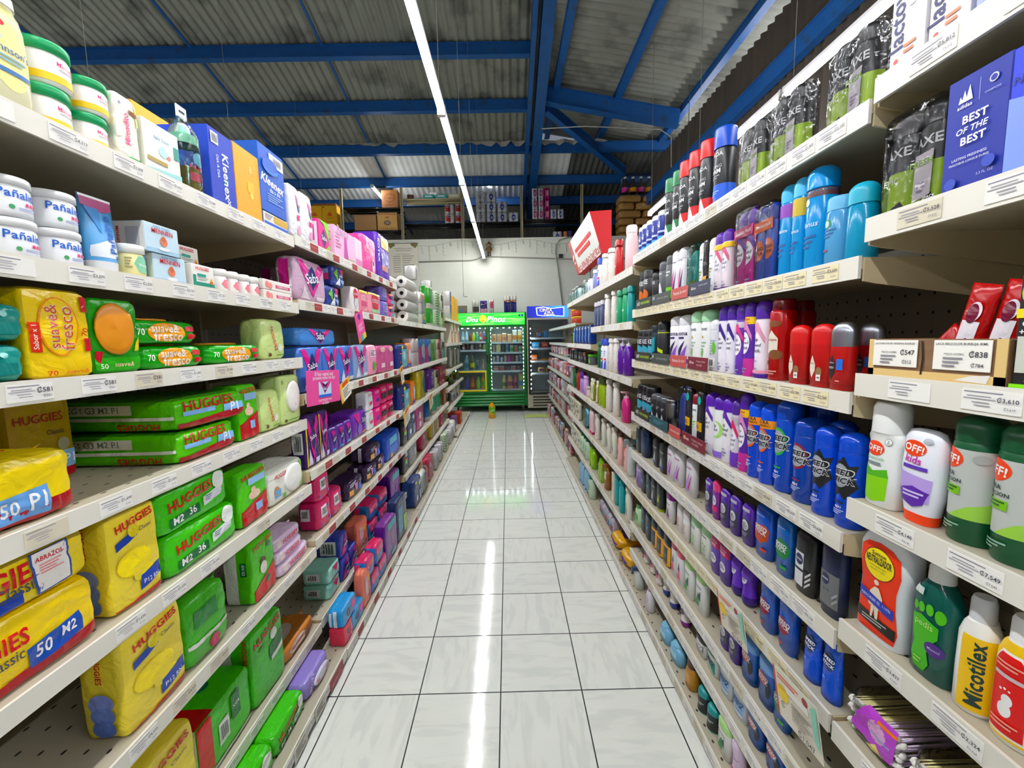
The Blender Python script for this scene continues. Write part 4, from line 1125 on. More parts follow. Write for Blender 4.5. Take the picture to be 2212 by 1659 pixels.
'padindigo': ('soft', dict(c='3a46a8', wr=.004, n=6), [p([(-.45, .1), (.1, .9), (.4, .9), (-.1, .1)], 'd83a8a'), p([(-.1, .5), (.1, .75), (.25, .5), (.05, .25)], NAVY), t('Saba', .08, .5, .34, 'e8e0f2', rot=30), barcode(-.3, .2, .3, .8, 'L')], 'pad_pack', 'pad pack', 'indigo and pink pad pack'),
'padorange': ('soft', dict(c='e8806a', wr=.003, n=5), [r(-.3, .3, .0, .8, 'e0c0c8'), e(.1, .7, .12, 0, 'eab040'), r(.1, .1, .4, .3, 'c8406a')], 'pad_pack', 'pad pack', 'coral orange pad pack'),
'padroll': ('soft', dict(c='2f6fb8', wr=.004, n=4, faces={'T': 'd83a6a'}), [r(-.5, .48, .5, 1.0, 'dd4a78'), t('KOTEX', 0, .66, .7, 'f0b8cc', b=1), r(-.4, .48, .0, .9, 'dd4a78', 'L')], 'pad_pack', 'pad pack', 'rounded pink over blue pad pack'),
'padvioT': ('soft', dict(c='7a3a8c', wr=.003, n=6), [r(-.3, .76, .4, .95, '3fa0b0'), t('Saba', .05, .5, .4, 'd8a8d8', rot=80), e(.1, .14, .2, .08, '4fb0c0'), r(-.5, 0, .5, 1, '5a1f86', 'L')], 'pad_pack', 'pad pack', 'tall violet pack with turquoise top'),
'padcoral': ('soft', dict(c='d8465a', wr=.004, n=6), [p([(-.4, .1), (.4, .5), (.4, .2)], 'e8308a'), e(-.1, .6, .1, 0, NAVY), r(.2, .1, .5, .8, 'f0706a')], 'pad_pack', 'pad pack', 'coral red pack lying on the base deck'),
'padsky': ('soft', dict(c='3a98d8', wr=.003, n=6), [r(.1, .4, .4, .8, 'd83a8a'), e(-.1, .5, .12, 0, NAVY), r(-.1, .0, .1, 1, 'dfe6ee', 'L'), r(-.35, .1, -.2, .9, 'dfe6ee', 'L')], 'pad_pack', 'pad pack', 'sky blue pad pack with white straps'),
# ---- left far bays: paper and nappies
'trolls': ('rolls', dict(g=(2, 4), ends=1), [], 'toilet_roll_pack', 'toilet paper', 'tall clear pack of white toilet rolls showing their ends'),
'trollsorange': ('rolls', dict(g=(2, 3), c='f0ece4'), [e(.1, .5, .3, .45, 'e8962a'), e(.1, .55, .13, .28, 'b8c4d0'), t('N', .1, .4, .1, NAVY, b=2), p([(-.4, 0), (.4, 0), (.4, .16), (-.1, .2)], '4a3a9a'), r(-.3, .3, .3, .9, 'e8e4de', 'L')], 'toilet_roll_pack', 'toilet paper', 'toilet roll pack with orange oval'),
'rollgreen': ('rolls', dict(g=(2, 1), c='3aa82a'), [r(-.5, .0, .5, .14, 'eceade'), r(-.5, .9, .5, 1, 'eceade')], 'paper_towel_pack', 'paper towels', 'green paper towel pack'),
'rollgreenclear': ('rolls', dict(g=(2, 1), c='cfe0c4'), [lines(-.45, .1, .45, .9, 6, '6a9a5a'), e(.0, .5, .2, .3, '8fc07a')], 'paper_towel_pack', 'paper towels', 'clear green printed paper towel pack'),
'rolldark': ('rolls', dict(g=(2, 1), c='eae4d0'), [r(-.4, .2, .45, .95, '2a2826'), r(-.4, .2, -.2, .6, 'e8dcb8')], 'paper_towel_pack', 'paper towels', 'cream and black paper towel pack'),
'rollEI': ('rolls', dict(g=(1, 1), c='eceae4'), [r(-.05, .1, .5, .95, '2a62c8'), e(.2, .45, .2, .22, '3a2a6a'), t('El', .22, .45, .26, 'f4f4f4', b=2)], 'paper_roll', 'paper towels', 'single white and blue paper roll on top'),
'dpnavy': ('soft', dict(c='1c2a6e', wr=.003, n=7), [r(-.15, .1, .4, .8, '6aa8b0'), e(-.05, .88, .08, .07, 'd8dc4a'), r(-.3, .62, -.1, .66, 'e0603a'), e(.1, .55, .12, .18, 'a8d0d8'), r(-.3, .28, -.2, .34, 'd05a4a')], 'diaper_pack', 'diaper pack', 'navy diaper pack with turquoise picture'),
'dporange': ('soft', dict(c='e8843a', wr=.002, n=7), [e(.05, .5, .3, .3, '8a9ad0'), e(.05, .5, .24, .25, 'd0d8e6'), r(-.5, .0, .5, .18, '3a2a9a')], 'diaper_pack', 'diaper pack', 'orange diaper pack with blue oval'),
'tpwhite': ('rolls', dict(g=(2, 2), c='ecdce0'), [r(.42, .02, .5, .9, 'c84a8a')], 'toilet_roll_pack', 'toilet paper', 'pinkish white quilted toilet roll pack'),
'tpblue': ('rolls', dict(g=(2, 2), c='1a7ac8'), [p([(-.5, .0), (.1, .0), (-.3, .6), (-.5, .8)], 'c83a8a'), e(.2, .5, .16, .3, 'cfe0ea')], 'toilet_roll_pack', 'toilet paper', 'blue and magenta toilet roll pack'),
'tpgreen': ('rolls', dict(g=(2, 2), c='5fae4a'), [r(.1, .1, .4, .9, 'c8dcb8')], 'toilet_roll_pack', 'toilet paper', 'leaf green toilet roll pack'),
'tpcream': ('rolls', dict(g=(2, 2), c='e2dcae'), [r(-.1, .5, .3, .8, '3a3430')], 'toilet_roll_pack', 'toilet paper', 'cream toilet roll pack'),
'tpmagenta': ('rolls', dict(g=(2, 2), c='c22a5e'), [p([(-.1, .5), (.2, .9), (.3, .5)], 'e8c8d0'), lines(-.2, .1, .3, .4, 3, 'e890a8')], 'toilet_roll_pack', 'toilet paper', 'crimson toilet roll pack'),
'tpmint': ('rolls', dict(g=(2, 2), c='8ac8b0'), [r(-.4, .6, .3, .9, '3a4a44')], 'toilet_roll_pack', 'toilet paper', 'mint toilet roll pack'),
'rollyellow': ('rolls', dict(g=(2, 1), c='e8d83a'), [e(.32, .5, .2, .42, '2a8ac8'), e(-.12, .84, .16, .07, '3a4a6a'), t('Scott', -.12, .84, .2, 'f0ecc8'), r(-.2, .06, .0, .2, '7a7a4a'), lines(-.25, .45, .05, .7, 4, 'b8a830')], 'paper_towel_pack', 'paper towels', 'yellow paper towel pack with blue curve'),
'rollpurple': ('rolls', dict(g=(2, 1), c='6a2a9c'), [t('Scott', .1, .6, .6, 'f0e6f6', rot=80), e(-.2, .35, .12, 0, 'c8b8e0'), r(-.5, 0, .5, .12, 'e8e4d8')], 'paper_towel_pack', 'paper towels', 'purple paper towel pack'),
'rollmag': ('rolls', dict(g=(2, 1), c='c01f50'), [r(.3, .0, .45, 1, 'e8c83a'), e(.0, .6, .12, .16, 'ece6e0'), r(-.4, .1, -.2, .25, 'd88a9a')], 'paper_towel_pack', 'paper towels', 'crimson paper towel pack'),
'bagblack': ('soft', dict(c='221f24', wr=.003, n=5), [r(-.2, .4, .2, .55, '7ac04a'), r(-.2, .56, .2, .65, 'e0603a'), r(-.1, .7, .4, .98, 'dcdce0')], 'diaper_pack', 'diaper pack', 'black adult diaper pack with green band'),
'dpnavy2': ('soft', dict(c='1d3468', wr=.003, n=6), [e(.2, .75, .12, .1, 'dfe6ea'), e(-.2, .3, .12, .1, 'dfe6ea'), r(-.4, .84, -.2, .94, 'c8dc4a'), r(.1, .1, .45, .5, '8a98b0')], 'diaper_pack', 'diaper pack', 'dark blue adult diaper pack with white ovals'),
'dppinkA': ('soft', dict(c='a8487c', wr=.002, n=7), [e(-.1, .6, .16, .16, 'e2d6dc'), e(-.1, .25, .14, .12, 'e2d6dc'), r(.44, 0, .5, 1, 'e8e4ea')], 'diaper_pack', 'diaper pack', 'mauve adult diaper pack'),
'rollblue': ('rolls', dict(g=(1, 1), c='2a7cc0'), [r(-.5, .0, .5, .18, 'e8e4d8'), e(0, .55, .2, .2, '6ab0d8')], 'paper_towel_pack', 'paper towels', 'blue paper towel roll'),
'rollmint': ('rolls', dict(g=(1, 1), c='5fcf9a'), [r(-.5, .0, .5, .16, 'e8e4d8'), r(-.5, .86, .5, 1, 'e8e4d8')], 'paper_towel_pack', 'paper towels', 'mint green paper towel roll'),
'boxbrown': ('box', dict(c='8a5a3c', side='7a4e34'), [r(-.3, .2, .3, .7, 'a87a5a')], 'carton', 'carton', 'small brown carton'),
'dpgrey': ('soft', dict(c='7a7f88', wr=.003, n=6), [e(.2, .5, .1, .2, 'dfe6ea'), r(-.4, .1, -.2, .2, '8ac04a')], 'diaper_pack', 'diaper pack', 'grey adult diaper pack'),
'rollyellow2': ('rolls', dict(g=(2, 1), c='dcb83a'), [r(-.2, .1, .2, .9, 'ece6d8'), r(.3, .1, .5, .9, 'd04a3a')], 'paper_towel_pack', 'paper towels', 'yellow and white paper towel pack'),
'bagwhiteblue': ('bag', dict(c='e8ebe8', n=4), [p([(.1, .3), (.4, .1), (.46, .8), (.2, .9)], '2a8a5a'), p([(.0, .9), (.2, .9), (.34, .2), (.1, .5)], '3a4ab0')], 'napkin_bag', 'bag', 'white bag with green and blue swirl'),
'rollgrey': ('rolls', dict(g=(2, 1), c='d8d4d8'), [e(-.1, .7, .2, .14, '3a3a6a'), t('Rey', -.1, .7, .24, 'e8e4ea'), lines(-.2, .1, .4, .5, 4, 'a8a4b8')], 'paper_towel_pack', 'paper towels', 'greyish white paper pack with dark oval'),
'rollEItall': ('rolls', dict(g=(2, 2), c='e4e2d8'), [r(.0, .0, .5, 1, '2a4aa8'), t('E', .2, .6, .14, 'f0f0f0', b=2)], 'toilet_roll_pack', 'toilet paper', 'white and royal blue toilet roll pack'),
'boxgold': ('box', dict(c='cf9a2a', side='d8a23a'), [r(.3, .0, .5, 1, '8ac83a'), r(-.5, .1, -.3, .9, 'e2c890')], 'carton', 'carton', 'tall golden carton'),
'boxredcream': ('box', dict(c='d8c8a0', side='ddd6c0'), [r(-.5, 0, -.1, 1, 'c8322a'), e(.2, .7, .2, .15, 'e8e0c8'), r(0, .5, .4, .6, '3a3a3a')], 'carton', 'carton', 'cream and red carton'),
'greybag': ('bag', dict(c='b8b4ac', n=4), [e(.1, .5, .16, .18, 'a86a3a'), r(-.3, .1, .0, .4, '6aa04a'), r(.2, .3, .4, .7, '4a3a54')], 'pasta_bag', 'bag', 'greyish clear bag of groceries'),
'produce': ('produce', dict(), [], 'produce_heap', 'produce', 'small heap of green and brown produce'),
'cansilver': ('jar', dict(c='b8bcc0', m='metal', cap='c8ccd0', cf=.1), [e(-.1, .5, .2, .2, '4a3a8a')], 'tin_can', 'tin', 'silver tin with purple mark'),
'rollwhite': ('rolls', dict(g=(1, 1), c='e4e0d4'), [], 'paper_roll', 'paper towels', 'plain off-white paper roll'),
'sackwhite': ('soft', dict(c='cfccc6', wr=.005, n=4), [e(0, .5, .2, .2, '7a78a0')], 'sack', 'bag', 'off-white sack with mauve print'),
'boxpurple': ('box', dict(c='5a2a5c', side='6a3a6c'), [r(-.4, .1, .4, .4, 'e4e0dc')], 'carton', 'carton', 'plum and white carton'),
'boxred': ('box', dict(c='a83a2a', side='8a2f22'), [e(-.1, .5, .2, .2, 'd8863a')], 'carton', 'carton', 'rust red carton near the floor'),
'tissuebagdark': ('soft', dict(c='22335c', wr=.003, n=6), [r(-.4, .2, 0, .8, '4a8aa8'), r(.1, .1, .4, .5, '8ac04a')], 'diaper_pack', 'diaper pack', 'dark navy pack with teal panel'),
}
STYLES.update({
# ---- right near bay
'lactobox': ('box', dict(c='eceaea', side='dcdade'), [t('lactovit', -.3, .5, .62, '24245c', rot=90, b=2), e(-.28, .1, .07, 0, 'c85a4a'), e(.12, .56, .18, 0, 'd4e4de'), e(.12, .56, .14, 0, 'e6eaea'), lines(-.05, .1, .3, .2, 2, 'e08a6a'), r(0, .85, .2, .9, 'e8a898')], 'cosmetic_carton', 'carton', 'white cosmetic carton with sideways navy lettering'),
'bluepale': ('box', dict(c='a8b4dc', side='8e9cd0'), [r(-.4, .1, .4, .3, 'c8d0ea')], 'cosmetic_carton', 'carton', 'pale periwinkle carton at the top right'),
'axetwin': ('twin', dict(c='15161a', cap='101114', cand=[t('AXE', 0, .62, .8, 'e6e6ea', b=2), r(-.95, .0, .95, .42, 'a6c81e'), p([(-.4, .0), (.2, .12), (.4, .0)], '15161a')]), [p([(.08, .06), (.36, .1), (.38, .52), (.1, .5)], 'd8d2d8'), t('EPIC', -.3, .34, .26, 'e8f0d0', b=2), t('FRESH', .2, .42, .36, '8ab81e', b=2), lines(.15, .12, .3, .24, 3, '9a8aa8'), t('2PACK', .36, .07, .2, 'd8d8d8')], 'spray_twin_pack', 'spray deodorant', 'clear-wrapped pair of black and lime spray cans'),
'adibox': ('box', dict(c='142a92', side='0c1a5c', topc='0e1f70'), [p([(-.3, .78), (-.22, .78), (-.27, .84)], 'e6e8f2'), p([(-.25, .78), (-.15, .78), (-.2, .88)], 'e6e8f2'), p([(-.18, .78), (-.06, .78), (-.12, .91)], 'e6e8f2'), t('adidas', -.18, .745, .24, 'e6e8f2', b=2), r(.045, .74, .052, .92, 'a8b0d8'), e(.26, .86, .07, 0, 'c8cce6'), e(.26, .86, .05, 0, '142a92'), t('CHAMPIONS', .26, .77, .24, 'a8b0d8'), t('BEST', .02, .62, .4, 'f0f2f6', b=3), t('OF THE', -.02, .53, .5, 'f0f2f6', b=2, sk=.2), t('BEST', .02, .44, .4, 'f0f2f6', b=3), t('LASTING FRESHNESS', -.02, .3, .56, 'd8dcee'), t('FRAICHEUR LONGUE DUREE', -.02, .26, .64, 'd8dcee'), t('3.3 FL. OZ', .26, .12, .26, 'a8b0d8'), e(-.3, .1, .1, 0, '2f48b0'), e(.3, .2, .1, 0, '2f48b0')], 'perfume_carton', 'carton', 'deep blue perfume carton with white capitals'),
'adibox2': ('box', dict(c='2a3fd0', side='1c2cb0', topc='1a2488'), [p([(-.5, .0), (.5, .0), (.5, .5), (-.5, .62)], '7f98e0'), t('NATURAL', -.05, .74, .8, '1a2478', sk=.2), t('vibes', .1, .64, .3, '4a5cd8')], 'perfume_carton', 'carton', 'two-tone blue perfume carton at the frame edge'),
'woodtray': ('tray', dict(), [], 'display_tray', 'tray', 'brown wooden tray with two price cards'),
'belcolor': ('box', dict(c='16181a', side='16181a'), [e(-.12, .84, .34, 0, '9ade1a'), e(-.12, .84, .27, 0, '14161a'), t('bel', -.16, .88, .3, 'f2f2f2', b=2), t('color', -.1, .81, .42, 'f2f2f2', b=2), r(-.5, .62, .5, .7, 'e8d81a'), t('GOTAS', -.14, .57, .5, 'f2f2f2', b=2), t('+BRILLO', -.12, .5, .6, 'f2f2f2', b=2), r(-.44, .14, .1, .46, 'c8ccc0'), e(.1, .34, .28, 0, '6fae1a'), e(.1, .34, .2, 0, '14161a'), t('Argan', .0, .09, .5, 'c8b83a', sk=.3), r(-.5, .0, .5, .04, '8ade1a')], 'hair_serum_carton', 'carton', 'black and lime hair serum carton'),
'offwhite': ('sham', dict(c='eef0ec', cap='ecedea', cf=.28, capw=.9, neck=.86, shl=.93), [p([(-.46, .07), (-.1, .04), (.3, .08), (.34, .32), (-.46, .3)], '8ccf2a'), p([(-.46, .28), (.34, .3), (.3, .38), (-.1, .34), (-.46, .4)], '5aae3a'), e(-.1, .56, .3, .07, 'e2502a'), t('OFF!', -.1, .56, .5, 'f6f2ee', b=3, rot=-6), t('Botanicals', -.05, .47, .54, '7ab88a'), r(-.3, .4, .14, .43, '7a8a86'), e(.28, .64, .1, 0, '9aa0a0'), e(.28, .64, .08, 0, 'eef0ec'), t('2', .28, .64, .06, '7a8080')], 'repellent_bottle', 'repellent bottle', 'white repellent bottle with green foot print'),
'offkids': ('sham', dict(c='e6e9f0', cap='e8501a', up=1, cf=.1, e=2.6), [e(-.08, .8, .3, .085, 'e2502a'), t('OFF!', -.08, .8, .5, 'f6f2ee', b=3, rot=-6), t('kids', -.05, .68, .4, 'b83a9a', b=2, rot=-4), r(-.3, .58, .3, .62, '5a3aa8'), p([(-.4, .3), (.34, .24), (.4, .5), (-.44, .54)], 'b8a0e0'), p([(-.4, .34), (-.3, .22), (0, .17), (.24, .22), (.36, .36), (.0, .4)], '5a2aa0'), lines(-.26, .26, .26, .34, 2, 'd8ccf0'), e(.24, .9, .1, .03, 'b0b4bc')], 'repellent_bottle', 'repellent bottle', 'white repellent bottle standing on orange cap'),
'offgreen': ('can', dict(c='14502f', cap='10482a', cf=.2, top=.5), [r(-1.0, .2, 1.0, .74, 'b9bdb8'), p([(-.2, .2), (.75, .2), (.75, .36), (.2, .3)], '9ac85a'), e(-.35, .66, .42, .085, 'e2502a'), t('OFF!', -.32, .66, .62, 'f6f2ee', b=3, rot=-6), t('EXTRA', -.35, .54, .5, '1a3a2a', b=3), t('DURACION', -.28, .49, .7, '1a3a2a', b=3), r(-.6, .38, .05, .45, '7ab83a'), lines(-.5, .39, .0, .44, 2, '2a5a2a'), e(.4, .68, .16, .035, 'a0a4a0'), lines(-.6, .08, .1, .15, 3, '8ab09a')], 'repellent_can', 'repellent can', 'dark green repellent spray can'),
'bluelotion': ('sham', dict(c='e8ece6', cap='e8ece6', cf=.12), [r(-.5, .2, .5, .5, '1a5ac0')], 'lotion_bottle', 'lotion bottle', 'white lotion bottle with blue band'),
'talcorange': ('talc', dict(c='d8dcde'), [p([(-.36, .05), (.36, .05), (.40, .16), (.35, .36), (.34, .52), (.40, .68), (.38, .84), (.24, .9), (.0, .92), (-.24, .9), (-.38, .84), (-.40, .68), (-.34, .52), (-.35, .36), (-.40, .16)], 'e2461a'), e(0, .72, .31, .15, '8a2a1a'), e(0, .72, .29, .14, 'f2e01a'), t('Sutton', 0, .81, .28, '1a1a1a', b=2), t('NEUTRALIZADOR', 0, .75, .5, '1a1a1a', h=.07, b=3), t('POLVO ANTIBACTERIAL', 0, .69, .34, '3a3416'), t('PARA PIES Y CUERPO', 0, .66, .3, '3a3416'), p([(-.38, .14), (.38, .1), (.38, .2), (-.38, .24)], '1a1614'), p([(-.03, .5), (.05, .5), (.13, .42), (.13, .3), (.09, .3), (.08, .4), (.06, .2), (.01, .2), (-.03, .32), (-.05, .2), (-.09, .2), (-.07, .4), (-.11, .3), (-.14, .32), (-.12, .44)], 'e8dcc8'), e(0, .545, .05, 0, 'e8dcc8'), p([(-.34, .36), (.34, .28), (.34, .37), (-.34, .45)], '2a3aa8'), t('ABSORBE EL 110%', 0, .37, .6, 'd0d8f4', rot=-6), lines(-.25, .14, .25, .19, 2, 'b8b4b0'), t('CONTENIDO NETO 300 g', 0, .08, .5, '8a1a0a')], 'talc_bottle', 'powder bottle', 'orange foot powder bottle with yellow oval'),
'pedis': ('sham', dict(c='0e4f46', cap='d8dad6', cf=.13, neck=.4, shl=.95, m='gloss'), [e(-.28, .6, .07, .04, '5ab82a'), e(-.12, .61, .08, .045, '5ab82a'), e(.08, .62, .09, .05, '5ab82a'), e(.3, .6, .1, .06, '5ab82a'), p([(-.34, .52), (-.1, .55), (.3, .5), (.3, .4), (.14, .32), (.1, .24), (.16, .14), (.06, .06), (-.2, .07), (-.3, .16), (-.24, .28), (-.3, .4)], '4fae22'), t('pedis', -.02, .47, .44, 'b8e08a', b=1), e(.24, .3, .2, .06, '4a2a7a'), t('Mentol', .24, .3, .24, 'c8b8e0'), r(-.46, .72, -.1, .78, 'c8d4cc'), lines(-.2, .1, .0, .16, 2, '9ad86a')], 'foot_spray_bottle', 'foot care bottle', 'dark teal bottle with green footprint'),
'micotilex': ('sham', dict(c='f1f0ea', cap='c9cbcd', cf=.2, neck=.5, e=2.0), [r(-.1, .04, .75, .68, 'eec414'), t('Micotilex', .3, .37, .56, '16352c', rot=90, b=3)], 'foot_spray_bottle', 'foot care bottle', 'white spray bottle with vertical yellow label'),
'micored': ('sham', dict(c='f0eee6', cap='e4e4e2', cf=.18, neck=.5, e=2.0), [r(-.9, .04, .9, .8, 'edc414'), p([(-.45, .06), (.4, .06), (.4, .66), (.2, .72), (-.25, .72), (-.45, .62)], 'f0ece4'), p([(-.41, .08), (.36, .08), (.36, .64), (.18, .7), (-.23, .7), (-.41, .6)], 'd6281e'), e(-.02, .27, .14, .06, 'f2f2f0'), e(.02, .35, .11, .045, 'f2f2f0'), e(-.12, .42, .03, 0, 'f2f2f0'), e(-.03, .435, .03, 0, 'f2f2f0'), e(.06, .43, .025, 0, 'f2f2f0'), r(-.3, .52, .28, .55, 'c8b8b8'), lines(-.28, .58, .26, .64, 2, 'f0a090'), lines(-.28, .12, .26, .18, 2, 'f0a090'), t('MICOTILEX', .58, .4, .56, '2a2418', rot=90, b=2)], 'foot_powder_bottle', 'foot care bottle', 'yellow bottle with red footprint label'),
'micoblue': ('sham', dict(c='f0eee6', cap='c8ccd4', cf=.18, neck=.5, e=2.0), [r(-.9, .06, .9, .8, 'edc414'), p([(-.45, .08), (.4, .08), (.4, .66), (.2, .72), (-.25, .72), (-.45, .62)], 'f0ece4'), p([(-.41, .1), (.36, .1), (.36, .64), (.18, .7), (-.23, .7), (-.41, .6)], '1e8ed8'), e(-.02, .27, .14, .06, 'f2f2f0'), e(.02, .35, .11, .045, 'f2f2f0'), r(-.3, .52, .28, .55, 'd8e4f0')], 'foot_powder_bottle', 'foot care bottle', 'yellow bottle with blue footprint label'),
'swabbag': ('swab', dict(), [p([(-.35, .3), (.35, .2), (.4, .95), (-.1, .98)], 'b04ac0'), e(.1, .6, .14, .2, 'd8a8d0'), p([(-.1, .12), (.2, .12), (.1, .35)], 'e8dc8a'), r(.1, .8, .4, .86, 'e07a3a'), r(.0, .5, .3, .54, '9ab0e0')], 'cotton_swab_bag', 'cotton swabs', 'clear bag of cotton swabs with purple print'),
# ---- right middle bay, top shelf
'shavesmall': ('can', dict(c='1a2f8c', cap='e8eaee', cf=.18), [r(-1.2, .0, 1.2, .2, '5ab0e8'), t('N', 0, .55, .5, 'e8eaf2'), r(-.8, .3, .8, .36, 'c8d4ea')], 'shaving_foam_can', 'shaving foam', 'small white-capped blue shaving foam can'),
'foamgreen': ('can', dict(c='141518', cap='1c7a48', cf=.24, dome=0, cr=1.03), [r(-1.3, .0, 1.3, .22, '1c7a48'), p([(-.3, .0), (.1, .24), (.45, .0)], 'dfe6e2'), t('NEVADA', -.1, .62, 1.1, 'ececec', b=1), t('SHAVING', -.05, .48, .9, 'b8b8bc'), t('FOAM', -.05, .42, .8, 'f2f2f2', b=3)], 'shaving_foam_can', 'shaving foam', 'tall black shaving foam can with green cap'),
'foamred': ('can', dict(c='141518', cap='d0232b', cf=.24, dome=0, cr=1.03), [r(-1.3, .0, 1.3, .22, 'd0232b'), p([(-.3, .0), (.1, .24), (.45, .0)], 'f0e6e6'), t('NEVADA', -.1, .62, 1.1, 'ececec', b=1), t('SHAVING', -.05, .48, .9, 'b8b8bc'), t('FOAM', -.05, .42, .8, 'f2f2f2', b=3), lines(-.35, .27, .3, .34, 2, '9a9aa0')], 'shaving_foam_can', 'shaving foam', 'tall black shaving foam can with red cap'),
'foamblue': ('can', dict(c='141518', cap='0f4fc0', cf=.26, dome=0, cr=1.06), [r(-1.3, .0, 1.3, .28, '0f5ad0'), t('NEVADA', -.1, .66, 1.1, 'ececec', b=1), t('SHAVING', -.05, .51, .9, 'b8b8bc'), t('FOAM', -.05, .45, .8, 'f2f2f2', b=3), lines(-.35, .34, .3, .4, 2, '9a9aa0'), lines(-.35, .12, .3, .2, 3, '8ab8f0')], 'shaving_foam_can', 'shaving foam', 'tall black shaving foam can with blue cap'),
# second shelf
'axeblack': ('can', dict(c='141416', cap='0f0f11', cf=.22, dome=0), axe('c86a2a'), 'spray_can', 'spray deodorant', 'slim black spray can with orange picture'),
'axebrown': ('can', dict(c='2c2224', cap='17161a', cf=.24), [r(-1.2, .0, 1.2, .28, 'd8d4d8'), t('AXE', 0, .68, .7, 'd8d8da', b=2)], 'spray_can', 'spray deodorant', 'dark brown spray can with pale foot'),
'dovegrey': ('can', dict(c='54585c', cap='4a4e52', cf=.24), [p([(-.4, .02), (.5, .02), (.1, .5), (-.4, .4)], 'e4e6e8'), t('Dove', .0, .7, .5, 'e8eaec')], 'spray_can', 'spray deodorant', 'grey spray can with white swoosh'),
'rexgreen': ('can', dict(c='5a5f60', cap='4a4d50', cf=.22), [r(-1.2, .1, 1.2, .32, '7ac22a'), lines(-.3, .52, .3, .64, 2, 'd8dcd8')], 'spray_can', 'spray deodorant', 'grey spray can with bright green band'),
'rexwhite': ('can', dict(c='eceaee', cap='e6e4ea', cf=.22), rex('d84a9a') + [e(.2, .12, .3, .07, '6ac22a')], 'spray_can', 'spray deodorant', 'white spray can with pink and green swirl'),
'bagteal': ('bag', dict(c='5fa8a4', wrap='bfe6e2', n=3), [r(-.5, .2, .5, .34, 'd8a82a'), t('REGALO', .0, .27, .8, '2a2a5a', b=2)], 'gift_pack', 'gift pack', 'teal wrapped gift pack with yellow band'),
'blackwrap': ('soft', dict(c='1c1b1e', n=6), [r(-.5, .2, .5, .34, 'd8a82a'), t('REGA', .0, .27, .8, '2a2a5a', b=2)], 'gift_pack', 'gift pack', 'slim black wrapped pack with yellow band'),
'dovewhite': ('can', dict(c='eceef0', cap='e2dcd8', cf=.22), dove(), 'spray_can', 'spray deodorant', 'plain white spray can with gold drop'),
'ladywhite': ('can', dict(c='eadfe6', cap='5b2a9c', cf=.2, shape='waist'), lady('x', 'd8688a', .45) + [r(-1.2, .0, 1.2, .06, '4a1f7a'), r(-1.2, .7, 1.2, .78, 'eec21a')], 'spray_can', 'spray deodorant', 'pink-white spray can with violet cap'),
'ladytwin': ('twin', dict(c='c23a92', cap='5b2a9c', cand=lady('x', '5b2a9c', .42)), [r(-.5, .64, .5, .77, 'c02268'), t('AHORRA PACK', 0, .705, .85, 'f4d4e4', b=2)], 'spray_twin_pack', 'spray deodorant', 'wrapped pair of magenta and violet spray cans'),
'speedtwin': ('twin', dict(c='2a4fb0', cap='17308c', cand=[e(0, .42, .42, .14, 'd8682a'), t('SPEED', 0, .44, .75, '101218', b=3), t('STICK', 0, .38, .75, '101218', b=3)]), [r(-.5, .66, .5, .8, 'dd6a22'), t('AHORRA PACK', 0, .73, .85, 'f4e4d4', b=2)], 'spray_twin_pack', 'spray deodorant', 'wrapped pair of blue cans with orange band'),
'gilblue': ('can', dict(c='1690cc', cap='4ab0e0', cf=.2, m='gloss'), [r(-1.2, .64, 1.2, .78, '8a4ab0'), t('Gillette', 0, .5, .7, 'dff0fa', sk=.2), lines(-.3, .2, .3, .36, 3, '0a5a9a')], 'shaving_gel_can', 'shaving gel', 'turquoise gel can with purple collar'),
'gilyellow': ('can', dict(c='1690cc', cap='5ab8e0', cf=.2, m='gloss'), [r(-1.2, .6, 1.2, .78, 'c8b04a'), t('Venus', 0, .45, .7, 'dff0fa', sk=.2), lines(-.3, .2, .3, .34, 3, '0a5a9a')], 'shaving_gel_can', 'shaving gel', 'turquoise gel can with gold collar'),
'gilbig': ('can', dict(c='1690cc', cap='2a98dc', cf=.22, m='gloss', capm='gloss', cr=1.06), [r(-1.2, .7, 1.2, .77, '5a3a3c'), e(-.1, .66, .12, .035, 'e8e4da'), t('Venus', 0, .45, .7, 'dff0fa', sk=.2), lines(-.3, .2, .3, .34, 3, '0a5a9a')], 'shaving_gel_can', 'shaving gel', 'largest turquoise gel can with domed cap'),
'gilclear': ('can', dict(c='5a9cc8', cap='6ab0d4', cf=.2, dome=0, m='gloss'), [e(-.1, .62, .22, .07, '3a8a6a'), e(-.1, .62, .12, .05, 'cfe4e8'), lines(-.3, .4, .3, .54, 3, '3a70a8'), r(-.4, .22, .0, .25, 'a83a4a')], 'gel_bottle', 'gel bottle', 'translucent pale blue gel bottle'),
'gilcyan': ('can', dict(c='0a90b8', cap='3aa8c4', cf=.28, m='gloss', taper=.05), [], 'gel_bottle', 'gel bottle', 'plain cyan bottle turned backwards'),
# third shelf
'axecolor': ('can', dict(c='15151a', cap='0e0e12', cf=.2, dome=0), [t('AXE', 0, .62, .8, 'e8e8ec', b=2), e(0, .34, .5, .16, '4aa8c0'), e(-.15, .28, .2, .08, 'c83a7a'), r(-1, .06, 1, .12, 'c8c8d0')], 'spray_can', 'spray deodorant', 'slim black spray can with colour splash'),
'axeteal': ('can', dict(c='142a34', cap='12202a', cf=.2, dome=0), [p([(-.4, .2), (.4, .3), (.4, .7), (-.3, .6)], '2a9aa8')], 'spray_can', 'spray deodorant', 'slim black spray can with teal picture'),
